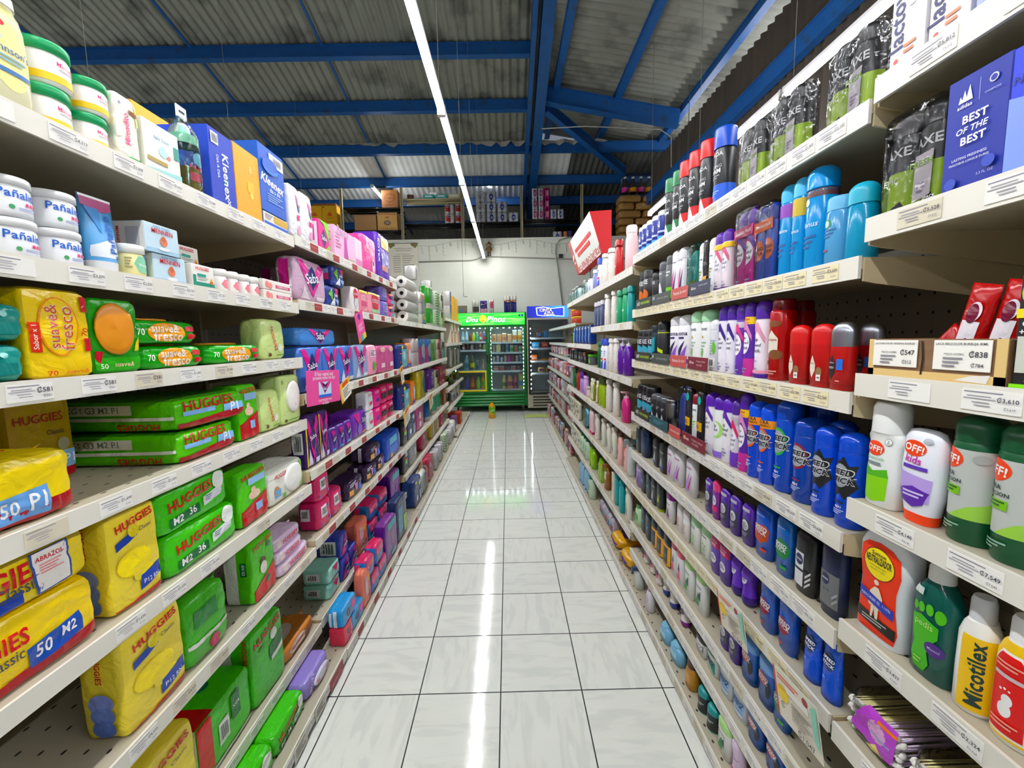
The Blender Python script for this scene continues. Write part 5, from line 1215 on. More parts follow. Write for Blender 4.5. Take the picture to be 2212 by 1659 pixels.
'rexdark': ('can', dict(c='2a2c2e', cap='1c1e20', cf=.22), [r(-1.4, .7, 1.4, .72, 'c8d82a'), p([(-.6, .34), (.5, .22), (.5, .3), (-.4, .42)], 'c8d82a'), r(-1.4, .06, 1.4, .15, 'dcdcdc')], 'spray_can', 'spray deodorant', 'charcoal spray can with lime rings'),
'rexpurple': ('can', dict(c='efedf2', cap='d8d8dc', cf=.2, capm='gloss'), [t('Rexona', 0, .64, .95, '251c4a', b=2), r(-.3, .53, .3, .57, '3a3462'), p([(-.45, .18), (.35, .5), (.0, .16)], '251c4a'), p([(-.1, .1), (.45, .42), (.3, .08)], '8a5ac0'), e(.1, .1, .45, .09, '8a50b8'), e(.0, .1, .06, 0, 'd8a83a')], 'spray_can', 'spray deodorant', 'white spray can with purple blades'),
'dovegreen': ('can', dict(c='f0f1f0', cap='a8d8b0', cf=.2, shape='waist'), dove('9ab89a') + [p([(-.1, .26), (.05, .2), (.1, .3), (0, .36)], '7ab85a')], 'spray_can', 'spray deodorant', 'white spray can with pale green cap'),
'whiteplain': ('can', dict(c='d8d8de', cap='e2e2e8', cf=.2), [lines(-.4, .3, .4, .6, 6, '9a9ab0'), barcode(-.4, .08, .4, .25), e(.3, .45, .12, .12, '6ab84a')], 'spray_can', 'spray deodorant', 'pale grey spray can turned backwards'),
'ladyviolet': ('can', dict(c='ece8f2', cap='4a1f96', cf=.22, shape='waist'), lady('x', '3a1f80', .44), 'spray_can', 'spray deodorant', 'white and violet spray can with violet cap'),
'ladypink': ('can', dict(c='6a3ab0', cap='4a1f96', cf=.22, shape='waist'), [r(-1.2, .66, 1.2, .74, 'c8c4d0')] + lady('x', 'd84a8a', .42), 'spray_can', 'spray deodorant', 'violet spray can with pink ribbon'),
'ladyextra': ('can', dict(c='5b2a9c', cap='4a1f96', cf=.2, shape='waist'), [r(-1.3, .7, 1.3, .8, 'eec81a'), t('EXTRA', 0, .765, .7, 'c4222a', b=3), t('CONTENIDO', 0, .72, .7, 'c4222a'), r(-1.2, .0, 1.2, .24, 'c23a92')] + lady('x', 'd88ac0', .45), 'spray_can', 'spray deodorant', 'violet and magenta can with yellow EXTRA band'),
'ladyclara': ('can', dict(c='ece4ee', cap='4a1f96', cf=.24, shape='waist'), lady('x', 'e0a0b8', .42) + [r(-1.2, .0, 1.2, .05, '4a1f96'), r(-1.2, .06, 1.2, .1, 'e8a0b8'), t('CLARA', -.1, .22, .5, '4a2a8a')], 'spray_can', 'spray deodorant', 'white and pink spray can with tall violet cap'),
'oldtall': ('can', dict(c='a3121e', cap='6e0f18', cf=.14, dome=0, m='gloss', capm='gloss', cr=.86), [p([(-.3, .52), (.0, .62), (.3, .52), (.3, .36), (.0, .3), (-.3, .36)], 'e0d8c8'), t('Old Spice', 0, .5, .5, 'a3121e'), e(.1, .7, .3, .04, '7a4a2a'), e(.2, .32, .3, .06, '7a4a2a'), e(-.2, .22, .1, .03, '3a6a2a'), t('99%', -.2, .15, .3, 'e0c8c0'), lines(-.3, .06, .3, .12, 2, 'd89a90')], 'spray_can', 'spray deodorant', 'tall glossy red spray can'),
'oldstick': ('stick', dict(c='b5131c', cap='c4221e', cf=.32, base='a01018'), [p([(-.36, .36), (-.2, .5), (-.04, .36), (-.04, .26), (-.2, .14), (-.36, .26)], 'e0d8c8'), t('Old Spice', -.2, .37, .26, 'a3121e'), e(.14, .24, .14, .08, '8a6a4a'), r(.04, .1, .24, .2, 'e8e4e0'), t('48', .14, .15, .1, '3a2a2a')], 'deodorant_stick', 'deodorant stick', 'red deodorant stick with red cap'),
'oldsilver': ('stick', dict(c='b0121c', cap='a8acb4', cf=.36, capm='metal', base='981018'), [p([(-.4, .4), (-.22, .52), (-.04, .4), (-.04, .26), (-.22, .14), (-.4, .26)], '1c1a20'), t('Old Spice', -.22, .4, .28, 'd8d8dc'), t('FRESH', -.22, .33, .28, 'd8d8dc', b=2), r(.04, .3, .3, .46, '1a6ac8'), r(.02, .13, .2, .145, 'e8b0a8')], 'deodorant_stick', 'deodorant stick', 'red deodorant stick with silver cap'),
# fourth shelf
'rexdark2': ('can', dict(c='26282c', cap='55585c', cf=.2, capm='gloss'), [p([(-.4, .05), (.4, .05), (.1, .4)], 'd8d8da'), lines(-.3, .5, .3, .6, 2, 'b8bcc0')], 'spray_can', 'spray deodorant', 'black spray can with smoky clear cap'),
'cansilverd': ('can', dict(c='8a8c8e', cap='7a7c7e', cf=.15, m='metal', capm='metal'), [], 'spray_can', 'spray deodorant', 'plain brushed silver spray can'),
'bagclear': ('bag', dict(c='7f8fc8', wrap='c8d0f0', n=3), [], 'gift_pack', 'gift pack', 'crinkled clear blue wrapped pack'),
'blackwrap2': ('soft', dict(c='222024', n=6), [r(-.5, .3, .5, .46, 'dcae2a'), t('U', -.1, .38, .3, '2a2a5a', b=3), e(.0, .85, .3, .08, '3ab8a8')], 'gift_pack', 'gift pack', 'slim black pack with yellow label'),
'dovered': ('can', dict(c='eceef0', cap='8a2236', cf=.22), dove('8ac06a'), 'spray_can', 'spray deodorant', 'white spray can with wine red cap'),
'ladywhite2': ('can', dict(c='ece8ee', cap='5a22a8', cf=.22, shape='waist'), lady('x', '5b2a9c', .5), 'spray_can', 'spray deodorant', 'white spray can with tall purple cap'),
'ladygreenw': ('can', dict(c='eef0f0', cap='5220a0', cf=.22, shape='waist'), [e(.1, .45, .4, .14, 'a8d87a'), e(-.02, .46, .34, .12, 'eef0f0'), t('lady', -.1, .5, .4, '2c2350'), t('Speed', -.05, .44, .5, '2c2350'), r(-1.2, .0, 1.2, .1, '8a6ad0')], 'spray_can', 'spray deodorant', 'white spray can with green ring'),
'ladyviolet2': ('can', dict(c='d2cdd8', cap='4a2890', cf=.22, shape='waist'), [r(-1.2, .62, 1.2, .74, 'b8b4bc')] + lady('x', 'd83a6a', .4) + [r(-1.2, .0, 1.2, .22, '6a3ab0')], 'spray_can', 'spray deodorant', 'violet spray can with grey collar'),
'speedor': ('can', dict(c='1247c4', cap='1650d0', cf=.2, m='gloss', capm='gloss'), [r(-1.4, .7, 1.4, .82, 'e8961e'), t('EXTRA', 0, .78, .75, '14141c', b=3), t('CONTENIDO', 0, .735, .85, '14141c', b=2)] + spd('d8602a'), 'spray_can', 'spray deodorant', 'blue spray can with orange EXTRA band'),
'speedgr': ('can', dict(c='1247b4', cap='1247b4', cf=.2, m='gloss', capm='gloss'), spd('3aa84a'), 'spray_can', 'spray deodorant', 'blue spray can with green ring'),
'speedrd': ('can', dict(c='0f3f9c', cap='0f3fa0', cf=.2, m='gloss', capm='gloss'), spd('8a1f3a'), 'spray_can', 'spray deodorant', 'blue spray can with dark red ring'),
'speedbk': ('can', dict(c='1048c0', cap='1048c0', cf=.2, m='gloss', capm='gloss'), [p([(-.6, .5), (-.35, .62), (-.4, .72), (-.1, .68), (.1, .76), (.3, .66), (.6, .68), (.45, .55), (.62, .45), (.4, .38), (.2, .3), (0, .36), (-.3, .3), (-.4, .42)], '17181c')] + spd('17181c'), 'spray_can', 'spray deodorant', 'blue spray can with black splash'),
# fifth shelf
'stkdark': ('stick', dict(c='16242e', cap='20303a', capm='gloss'), [r(-.2, .4, .2, .5, '4a8aa0')], 'deodorant_stick', 'deodorant stick', 'dark slate deodorant stick'),
'stknavy': ('stick', dict(c='10284c', cap='0f2444', capm='gloss'), [r(-.2, .4, .2, .45, '3a6aa0')], 'deodorant_stick', 'deodorant stick', 'navy deodorant stick'),
'stkblack': ('stick', dict(c='17161a', cap='121114'), [t('Rexona', 0, .7, .6, 'c8c8cc'), p([(-.3, .2), (.1, .55), (.2, .2)], 'a8a8b0'), r(-.3, .16, .3, .22, '4a5aa0')], 'deodorant_stick', 'deodorant stick', 'black deodorant stick with silver blade'),
'stkpinkw': ('stick', dict(c='edeaf0', cap='e2e2e8', capm='gloss'), rex('b88ad8', 'a83a7a'), 'deodorant_stick', 'deodorant stick', 'white deodorant stick with lilac triangle'),
'stkviolet': ('stick', dict(c='4b2a90', cap='55309c', capm='gloss', capd=[r(-.35, .82, .35, .9, 'b8b4c8')]), [r(-.42, .2, .42, .62, '3a3a48'), e(0, .48, .3, .13, 'e4e0ea'), t('lady', -.05, .52, .3, '2c2350'), t('Speed', 0, .47, .44, '2c2350'), t('Stick', 0, .42, .4, '2c2350'), lines(-.25, .2, .25, .3, 2, 'a8a0c0')], 'deodorant_stick', 'deodorant stick', 'violet deodorant stick with round white label'),
'stkpinkv': ('stick', dict(c='7a2a90', cap='d84a7a', capm='gloss'), [e(0, .48, .3, .13, 'e4e0ea'), t('lady', -.05, .52, .3, '2c2350'), t('Speed', 0, .47, .44, '2c2350'), r(-.42, .2, .42, .34, 'd83a7a')], 'deodorant_stick', 'deodorant stick', 'violet deodorant stick with pink cap'),
'stkspor': ('stick', dict(c='134fb4', cap='1450b8', capm='gloss', m='gloss'), [p([(-.4, .34), (-.2, .3), (.1, .28), (.4, .4), (.42, .58), (.3, .66), (-.1, .62), (-.4, .6)], 'b04a2a'), t('SPEED', 0, .57, .7, 'f0f0f4', b=3, sk=.2), t('STICK', 0, .5, .7, 'f0f0f4', b=3, sk=.2), r(.05, .15, .36, .2, 'c8402a'), t('TRIPLE ODOR', 0, .82, .5, 'a8c4f0')], 'deodorant_stick', 'deodorant stick', 'blue deodorant stick with orange spiral'),
'stkspgr': ('stick', dict(c='0d58a8', cap='1464b4', capm='gloss', m='gloss'), [e(.05, .46, .42, .17, '1f7a44'), t('SPEED', 0, .52, .7, 'f0f0f4', b=3, sk=.2), t('STICK', 0, .45, .7, 'f0f0f4', b=3, sk=.2), r(.05, .13, .36, .18, '3aa84a'), t('TRIPLE ODOR', 0, .82, .5, 'a8c4f0')], 'deodorant_stick', 'deodorant stick', 'blue deodorant stick with green spiral'),
'stknivea': ('stick', dict(c='141418', cap='0f0f13', cf=.3), [r(-.44, .12, .1, .66, 'dcdce0'), e(-.12, .54, .2, .09, '16204c'), t('NIVEA', -.12, .54, .3, 'f0f0f4', b=2), r(-.42, .36, .3, .4, '1a1a1e'), p([(.2, .2), (.4, .3), (.4, .34), (.2, .24)], 'c8c8cc'), p([(.2, .28), (.4, .38), (.4, .42), (.2, .32)], 'c8c8cc'), p([(.2, .12), (.4, .22), (.4, .26), (.2, .16)], 'c8c8cc')], 'deodorant_stick', 'deodorant stick', 'black and white deodorant stick with round navy badge'),
'stknivnavy': ('stick', dict(c='131f44', cap='101a3a', cf=.3), [r(-.4, .14, .4, .6, '6a6c6e'), e(-.12, .5, .18, .08, '16204c'), t('NIVEA', -.12, .5, .28, 'f0f0f4', b=2), t('SILVER', -.05, .36, .3, '2a2c30'), p([(.2, .18), (.38, .26), (.38, .3), (.2, .22)], '9a9c9e'), p([(.2, .26), (.38, .34), (.38, .38), (.2, .3)], '9a9c9e')], 'deodorant_stick', 'deodorant stick', 'dark navy deodorant stick with grey label'),
# sixth shelf
'rollviolet2': ('stick', dict(c='9a7ac0', cap='c8b8d8'), [p([(-.2, .2), (.2, .6), (.2, .2)], '5a2a8a')], 'deodorant_stick', 'deodorant stick', 'lilac bottle beside the bay edge'),
'stkdarklime': ('stick', dict(c='1e2a2c', cap='1a2426', base='a8b81e'), [p([(-.2, .3), (.2, .6), (.2, .3)], 'a8b81e')], 'deodorant_stick', 'deodorant stick', 'dark deodorant stick with lime foot'),
'stkpurpcap': ('stick', dict(c='eeecf0', cap='8a1f86', cf=.26), [t('Rexona', 0, .6, .6, '3a2a5a'), p([(-.2, .16), (.1, .5), (.2, .16)], '3a1f5a'), p([(.0, .14), (.3, .3), (.2, .12)], '9a4a9a')], 'deodorant_stick', 'deodorant stick', 'white deodorant stick with plum cap'),
'slimclear': ('stick', dict(c='efeceb', cap='e0dcdc', capm='gloss', cf=.34), [lines(-.2, .2, .2, .5, 4, 'd88a7a')], 'deodorant_stick', 'deodorant stick', 'slim white deodorant stick with clear cap'),
'stkdovegr': ('stick', dict(c='eef0ea', cap='a8d0a4', cf=.3), [t('Dove', 0, .66, .5, '3a3f66'), e(-.1, .44, .06, .03, '8ab87a'), e(.12, .42, .06, .03, '8ab87a'), e(.0, .3, .12, .06, '8ac07a'), lines(-.2, .14, .2, .2, 1, '9a9a8a')], 'deodorant_stick', 'deodorant stick', 'white deodorant stick with sage green cap'),
'stkvtwin': ('stick', dict(c='54309a', cap='6a44b0', capm='gloss'), [r(-.5, .72, .5, .98, 'b81f60'), t('AHORRA', 0, .88, .7, 'f4d4e4', b=2), t('PACK', 0, .79, .5, 'f4d4e4', b=2), e(0, .42, .3, .13, 'e4e0ea'), t('lady', -.05, .46, .3, '2c2350'), t('Speed', 0, .41, .44, '2c2350')], 'deodorant_stick', 'deodorant stick', 'violet deodorant stick with crimson sleeve'),
'rollviolet': ('rollon', dict(c='6a3ac0', cap='3a1a80'), [e(0, .7, .25, .13, 'e0dcf0'), t('lady', 0, .73, .3, '2c2350'), t('Stick', 0, .68, .34, '2c2350')], 'roll_on_deodorant', 'roll-on deodorant', 'violet roll-on with white oval'),
'stkspred': ('stick', dict(c='1050b0', cap='1558bc', capm='gloss', m='gloss'), [e(-.05, .48, .36, .16, '8a2a3a'), t('SPEED', 0, .55, .7, 'f0f0f4', b=3, sk=.2), t('STICK', 0, .48, .7, 'f0f0f4', b=3, sk=.2), e(-.1, .14, .14, .02, 'c83a3a')], 'deodorant_stick', 'deodorant stick', 'blue deodorant stick with red ring'),
'speedpouch': ('pouch', dict(c='1454cc'), [r(-.5, .955, .5, 1.0, 'eceef2'), e(0, .62, .32, .14, '12336c'), t('SPEED', 0, .66, .66, 'f2f2f4', b=3, sk=.2), t('STICK', 0, .58, .66, 'f2f2f4', b=3, sk=.2), e(-.15, .34, .1, .02, '6a94e0')], 'refill_pouch', 'pouch', 'blue stand-up pouch with white top seam'),
# seventh shelf
'botgreen': ('sham', dict(c='b8d8b0', cap='5a8a5a'), [e(0, .4, .3, .2, '5a9a4a')], 'shampoo_bottle', 'shampoo', 'pale green bottle at the bay edge'),
'axeyellow': ('sham', dict(c='1c2a3c', cap='1a2838', cf=.26, capw=.95, neck=.9), [r(-.5, .0, .5, .66, 'e8a812'), r(-.32, .1, .32, .6, '24303c'), r(-.2, .24, .2, .4, '3a5a60')], 'shower_gel_bottle', 'shower gel', 'navy-capped yellow shower gel bottle'),
'rexpinkcap': ('stick', dict(c='eeecee', cap='d8607c', cf=.24), [p([(-.25, .16), (.1, .5), (.25, .16)], 'd8607c'), p([(-.1, .4), (.1, .62), (.2, .4)], '3a1f5a')], 'deodorant_stick', 'deodorant stick', 'white deodorant stick with rose cap'),
'rexgreencap': ('stick', dict(c='eef0ee', cap='a8d08a', cf=.24), [t('Rexona', 0, .64, .55, '3a3a6a'), p([(-.3, .18), (.0, .52), (.1, .18)], '2f8a3a'), p([(.0, .4), (.2, .56), (.22, .3)], '2a3a5a')], 'deodorant_stick', 'deodorant stick', 'white deodorant stick with light green cap'),
'stkspclear': ('stick', dict(c='1c56a8', cap='6a9ad8', capm='gloss', m='gloss', base='123a80'), [e(-.05, .55, .34, .12, 'b8422a'), t('SPEED', 0, .59, .6, 'f0f0f4', b=3, sk=.2), t('STICK', 0, .52, .6, 'f0f0f4', b=3, sk=.2), e(.3, .4, .12, .16, '1a1c24')], 'deodorant_stick', 'deodorant stick', 'translucent blue deodorant stick with black insert'),
# eighth shelf
'rollonpink': ('rollon', dict(c='e6d8d4', cap='e4dcda', cf=.2), [p([(-.3, .5), (.1, .8), (.3, .5)], '4a2a5a'), p([(-.2, .36), (.1, .56), (.3, .36)], 'd86a8a')], 'roll_on_deodorant', 'roll-on deodorant', 'pinkish white roll-on deodorant'),
'rollonnavy': ('rollon', dict(c='e6e4e0', cap='2a3a8a', cf=.26), [t('Rexona', 0, .72, .5, '5a5a7a'), r(-.2, .45, .2, .48, '3a3a6a')], 'roll_on_deodorant', 'roll-on deodorant', 'white roll-on standing on navy cap'),
'rollonpurp': ('rollon', dict(c='eae6e6', cap='7a1f86', cf=.22), [p([(-.2, .5), (.1, .76), (.3, .5)], '4a2a5a')], 'roll_on_deodorant', 'roll-on deodorant', 'white roll-on standing on purple cap'),
'stkwhblack': ('stick', dict(c='e8e8ea', cap='17171b', cf=.3), [p([(-.4, .5), (.4, .6), (.4, .3), (-.4, .2)], '6a6c72'), t('SPEED', 0, .48, .7, 'f0f0f0', b=3), t('STICK', 0, .4, .7, 'f0f0f0', b=3)], 'deodorant_stick', 'deodorant stick', 'white deodorant stick with black cap'),
'stkwhteal': ('stick', dict(c='e8eceb', cap='0f6a60', cf=.3), [p([(-.4, .62), (.4, .5), (.4, .1), (0, .3)], '2a8a7c'), t('SPEED', 0, .48, .7, '1a1c24', b=3), t('STICK', 0, .4, .7, '1a1c24', b=3)], 'deodorant_stick', 'deodorant stick', 'white deodorant stick with deep teal cap'),
'stkwhblue': ('stick', dict(c='e6ebf2', cap='1a5cc8', cf=.24), [r(-.4, .3, .4, .6, '8ab0e0'), t('SPEED', 0, .52, .7, '1a2440', b=3), t('STICK', 0, .43, .7, '1a2440', b=3), e(.1, .2, .3, .05, 'b8d0ec')], 'deodorant_stick', 'deodorant stick', 'white deodorant stick with bright blue cap'),
# base deck
'sprayclear': ('trig', dict(c='c8ccc8', cap='3a4a6a', cf=.2, m='gloss'), [], 'spray_bottle', 'spray bottle', 'small clear spray bottle'),
'lotionwhite': ('sham', dict(c='dcd6dc', cap='a890b0', cf=.14), [e(0, .5, .3, .2, 'c8b8d0')], 'lotion_bottle', 'lotion bottle', 'off-white bottle on the base deck'),
'gilclear2': ('sham', dict(c='7ab0d0', cap='8ac0dc', cf=.14, m='gloss'), [r(-.3, .3, .3, .6, '9acade')], 'gel_bottle', 'gel bottle', 'light blue gel bottle'),
'rollonbrown': ('sham', dict(c='b0803a', cap='4a2a2a', cf=.3, capw=.7, neck=.6), [r(-.3, .2, .3, .5, 'c89a5a')], 'lotion_bottle', 'lotion bottle', 'caramel bottle with dark brown cap'),
'canteal': ('can', dict(c='1c2226', cap='0f8a8a', cf=.3), [r(-1.2, .0, 1.2, .05, '6ad0d0'), lines(-.4, .34, .4, .46, 2, 'c8d8d8')], 'spray_can', 'spray deodorant', 'teal-capped black spray can'),
'rollonlilac': ('rollon', dict(c='d8c4dc', cap='a84a8a', cf=.2), [r(-.4, .5, .4, .52, 'b86aa0')], 'roll_on_deodorant', 'roll-on deodorant', 'lilac roll-on deodorant'),
# ---- right far bay
'cottonteal': ('bag', dict(c='c2e6e4', n=3), [e(-.1, .6, .2, .2, '3ab0b4'), e(.2, .3, .12, .12, 'e6f4f4'), p([(-.4, .1), (.0, .1), (-.2, .4)], '6ac8cc')], 'cotton_bag', 'cotton bag', 'crinkled aqua bag of cotton'),
'smallwhite': ('sham', dict(c='e8eaee', cap='e2e4ea'), [p([(-.3, .2), (.3, .6), (.3, .2)], '6a74c0')], 'lotion_bottle', 'lotion bottle', 'small white bottle with blue slash'),
'talclilac': ('sham', dict(c='8a90c8', cap='d8dae6', cf=.16, capw=.8), [e(0, .4, .3, .2, 'a8acd8')], 'talc_bottle', 'powder bottle', 'lavender-blue powder bottle'),
'shampblue': ('sham', dict(c='eceef4', cap='2a48b8', cf=.2, capw=.8), [r(-.4, .3, .4, .36, 'd83a4a'), p([(-.4, .02), (.4, .02), (.4, .3), (0, .2)], '2a48c0'), lines(-.3, .4, .3, .6, 3, '2a3a9a')], 'shampoo_bottle', 'shampoo', 'white shampoo bottle with blue cap'),
'shampwhite': ('sham', dict(c='e9e5de', cap='e4e0d8', cf=.12, capw=.8, shl=.8), [t('Dove', 0, .55, .4, '5a6a8a'), lines(-.2, .2, .2, .3, 2, 'c8a8b0')], 'shampoo_bottle', 'shampoo', 'tall cream white shampoo bottle'),
'shampred': ('sham', dict(c='b52a2c', cap='a82426', cf=.16, capw=.85), [e(0, .4, .2, .14, 'c8504a'), e(0, .3, .1, 0, 'e8d8d0')], 'shampoo_bottle', 'shampoo', 'brick red shampoo bottle'),
'babypink': ('sham', dict(c='eac9cc', cap='eeeae4', cf=.16, neck=.55, e=2.2), [t('ROSA', -.24, .6, .5, 'c85a6a', rot=90), e(-.2, .22, .08, 0, 'c8b0a0')], 'lotion_bottle', 'lotion bottle', 'large pale pink lotion bottle'),
'shampdark': ('sham', dict(c='3c4468', cap='c8c4d0', cf=.16, capw=.8), [p([(-.3, .1), (.3, .1), (.3, .7), (-.3, .8)], '8a90b0'), p([(-.22, .16), (.22, .16), (.22, .62), (-.22, .7)], '3c4468')], 'shampoo_bottle', 'shampoo', 'slate blue shampoo bottle'),
'shampgreen': ('sham', dict(c='1f9a6a', cap='1f8a60', cf=.16, capw=.9), [p([(-.3, .4), (.1, .8), (.3, .4)], '2fb87a'), lines(-.2, .3, .2, .4, 1, 'c8e8d8')], 'shampoo_bottle', 'shampoo', 'emerald green shampoo bottle'),
'shampteal': ('sham', dict(c='1f9090', cap='1c8484', cf=.16, capw=.9), [e(0, .4, .3, .2, '4ab0b0')], 'shampoo_bottle', 'shampoo', 'teal shampoo bottle'),
'shampgreend': ('sham', dict(c='17602e', cap='145428', cf=.16, capw=.9), [], 'shampoo_bottle', 'shampoo', 'dark green slim bottle'),
'shamppurple': ('pump', dict(c='5a2090', cap='c8c0d4', cf=.22, m='gloss', neck=.4), [t('S', 0, .4, .14, 'c8b0e0')], 'shampoo_bottle', 'shampoo', 'purple pump shampoo bottle'),
'gobox': ('box', dict(c='17171a', side='101013'), [t('GO', 0, .45, .8, 'c8c8cc', b=1), r(-.4, .1, .4, .14, '6a6a70')], 'hair_gel_carton', 'carton', 'black carton with grey letters GO'),
'gelorange': ('jar', dict(c='5a2218', cap='e0601a', cf=.3), [r(-.5, .1, .5, .4, '3a1410')], 'gel_jar', 'jar', 'brown gel jar with orange lid'),
'geljar': ('jar', dict(c='4a5058', cap='5ab03a', cf=.24), [p([(-.4, .6), (0, .4), (.2, .7), (.3, .1)], '7ab84a')], 'gel_jar', 'jar', 'grey gel jar with green lid'),
'tubegrey': ('tube', dict(c='8a9494', cap='5a6464'), [], 'hair_tube', 'tube', 'grey-green tube'),
'tubered': ('sham', dict(c='a02a28', cap='8a2220'), [r(-.3, .4, .3, .7, 'c84a40')], 'shampoo_bottle', 'shampoo', 'slim dark red bottle'),
'lilacbox': ('sham', dict(c='b08ac8', cap='5a2a8a', cf=.3, capw=.9), [], 'shampoo_bottle', 'shampoo', 'lilac bottle with purple cap'),
'lilacbottle': ('sham', dict(c='c8a4d8', cap='c4a0d4', cf=.12, capw=.8), [r(-.3, .02, .2, .24, '5a1f90')], 'shampoo_bottle', 'shampoo', 'pale lilac bottle with purple foot'),
'creamlid': ('jar', dict(c='e0ccc0', cap='d8c0b4'), [], 'cream_jar', 'cream jar', 'beige cream jar'),
'herbal': ('sham', dict(c='8a8a2a', cap='e8e6d0', cf=.12, m='gloss'), [p([(-.38, .06), (.38, .06), (.38, .8), (0, .95), (-.38, .8)], 'e4e2c4'), e(0, .5, .2, .2, '4a8a4a'), e(0, .86, .1, 0, '2a3a2a')], 'shampoo_bottle', 'shampoo', 'olive bottle with cream arched label'),
'limebottle': ('sham', dict(c='9ab81a', cap='3a4a1a', cf=.2, m='gloss', capw=.9), [], 'shampoo_bottle', 'shampoo', 'translucent lime bottle with dark cap'),
'pumppink': ('pump', dict(c='c83a80', cap='e0a8c0', cf=.22, neck=.4), [e(0, .4, .2, .12, 'a8205c')], 'shampoo_bottle', 'shampoo', 'deep pink pump bottle'),
'dotpack': ('soft', dict(c='d8d4c0', wr=.002, n=8), [e(-.3, .7, .05, 0, '2a2a2a'), e(-.1, .4, .05, 0, '3a3a44'), e(.1, .75, .05, 0, '2a2a2a'), e(.3, .5, .06, 0, '4a4440'), e(-.3, .2, .05, 0, '2a2a2a'), e(.15, .2, .05, 0, '4a3a34'), r(-.48, .0, -.4, 1, '8a88b0'), e(-.1, .88, .04, 0, '6aa84a')], 'card_pack', 'hanging card', 'pale carded pack with dark dots'),
'limebag': ('bag', dict(c='6ab0c0', n=3), [p([(-.4, .4), (-.1, .98), (.1, .5)], '6ac81a'), p([(.0, .3), (.3, .9), (.4, .4)], '8ad0a0'), r(-.4, .0, .4, .35, '3a9ac0')], 'bath_sponge_bag', 'bag', 'aqua and lime bag hanging over the shelf'),
'savpink': ('sham', dict(c='e2c8cc', cap='b82a5c', up=1, cf=.1), [r(-.2, .3, .2, .7, 'd0a0a8')], 'conditioner_bottle', 'conditioner', 'pale pink bottle on crimson cap'),
'savwhite': ('sham', dict(c='ece8de', cap='e4e0d6', cf=.1, capw=.8), [t('ST', 0, .8, .3, '3a3a3a'), e(.1, .4, .12, .16, 'a83a5a')], 'shampoo_bottle', 'shampoo', 'white bottle with dark red leaf'),
'savgreen': ('sham', dict(c='e8e6da', cap='dedacf', cf=.1, capw=.8), [t('ST', 0, .8, .3, '3a3a3a'), e(.1, .42, .12, .16, '6aa84a'), e(.2, .3, .08, .12, '6a5a78')], 'shampoo_bottle', 'shampoo', 'white bottle with green leaf'),
'babypink2': ('sham', dict(c='e8b8b4', cap='6a4a40', cf=.12), [e(0, .7, .16, .08, 'e8743a'), t('8', 0, .4, .3, '8a2a4a')], 'shampoo_bottle', 'shampoo', 'peach pink bottle with brown cap'),
'spraywater': ('trig', dict(c='c8d0d0', cap='8a9a9a', cf=.2, m='gloss'), [], 'spray_bottle', 'spray bottle', 'clear spray bottle at the bay edge'),
'aloebottle': ('sham', dict(c='c2d4bc', cap='2a7a54', cf=.16), [e(0, .5, .3, .2, '7ab08a'), r(-.3, .1, .1, .24, '2a6a44')], 'shampoo_bottle', 'shampoo', 'milky green bottle with dark green cap'),
'limebottle2': ('sham', dict(c='8ab81a', cap='7aa81a', cf=.1, m='gloss'), [], 'shampoo_bottle', 'shampoo', 'bright lime square bottle'),
'browntrig': ('trig', dict(c='8a5a34', cap='9a6a40', cf=.25), [r(-.3, .4, .3, .7, 'e4dcc8')], 'spray_bottle', 'spray bottle', 'brown trigger bottle with cream label'),
'boxcream': ('box', dict(c='e0dac8', side='d8d0bc'), [e(0, .6, .2, .1, 'c8a090')], 'carton', 'carton', 'narrow cream carton'),
'tealsham': ('sham', dict(c='18989c', cap='148a90', cf=.12, capw=.9), [r(-.06, .3, .06, .7, '8ad8d8')], 'shampoo_bottle', 'shampoo', 'bright teal shampoo bottle'),
'blueslim': ('sham', dict(c='8ab4cc', cap='3a7ac0', up=1, cf=.12), [], 'shampoo_bottle', 'shampoo', 'slim pale blue bottle on blue cap'),
})

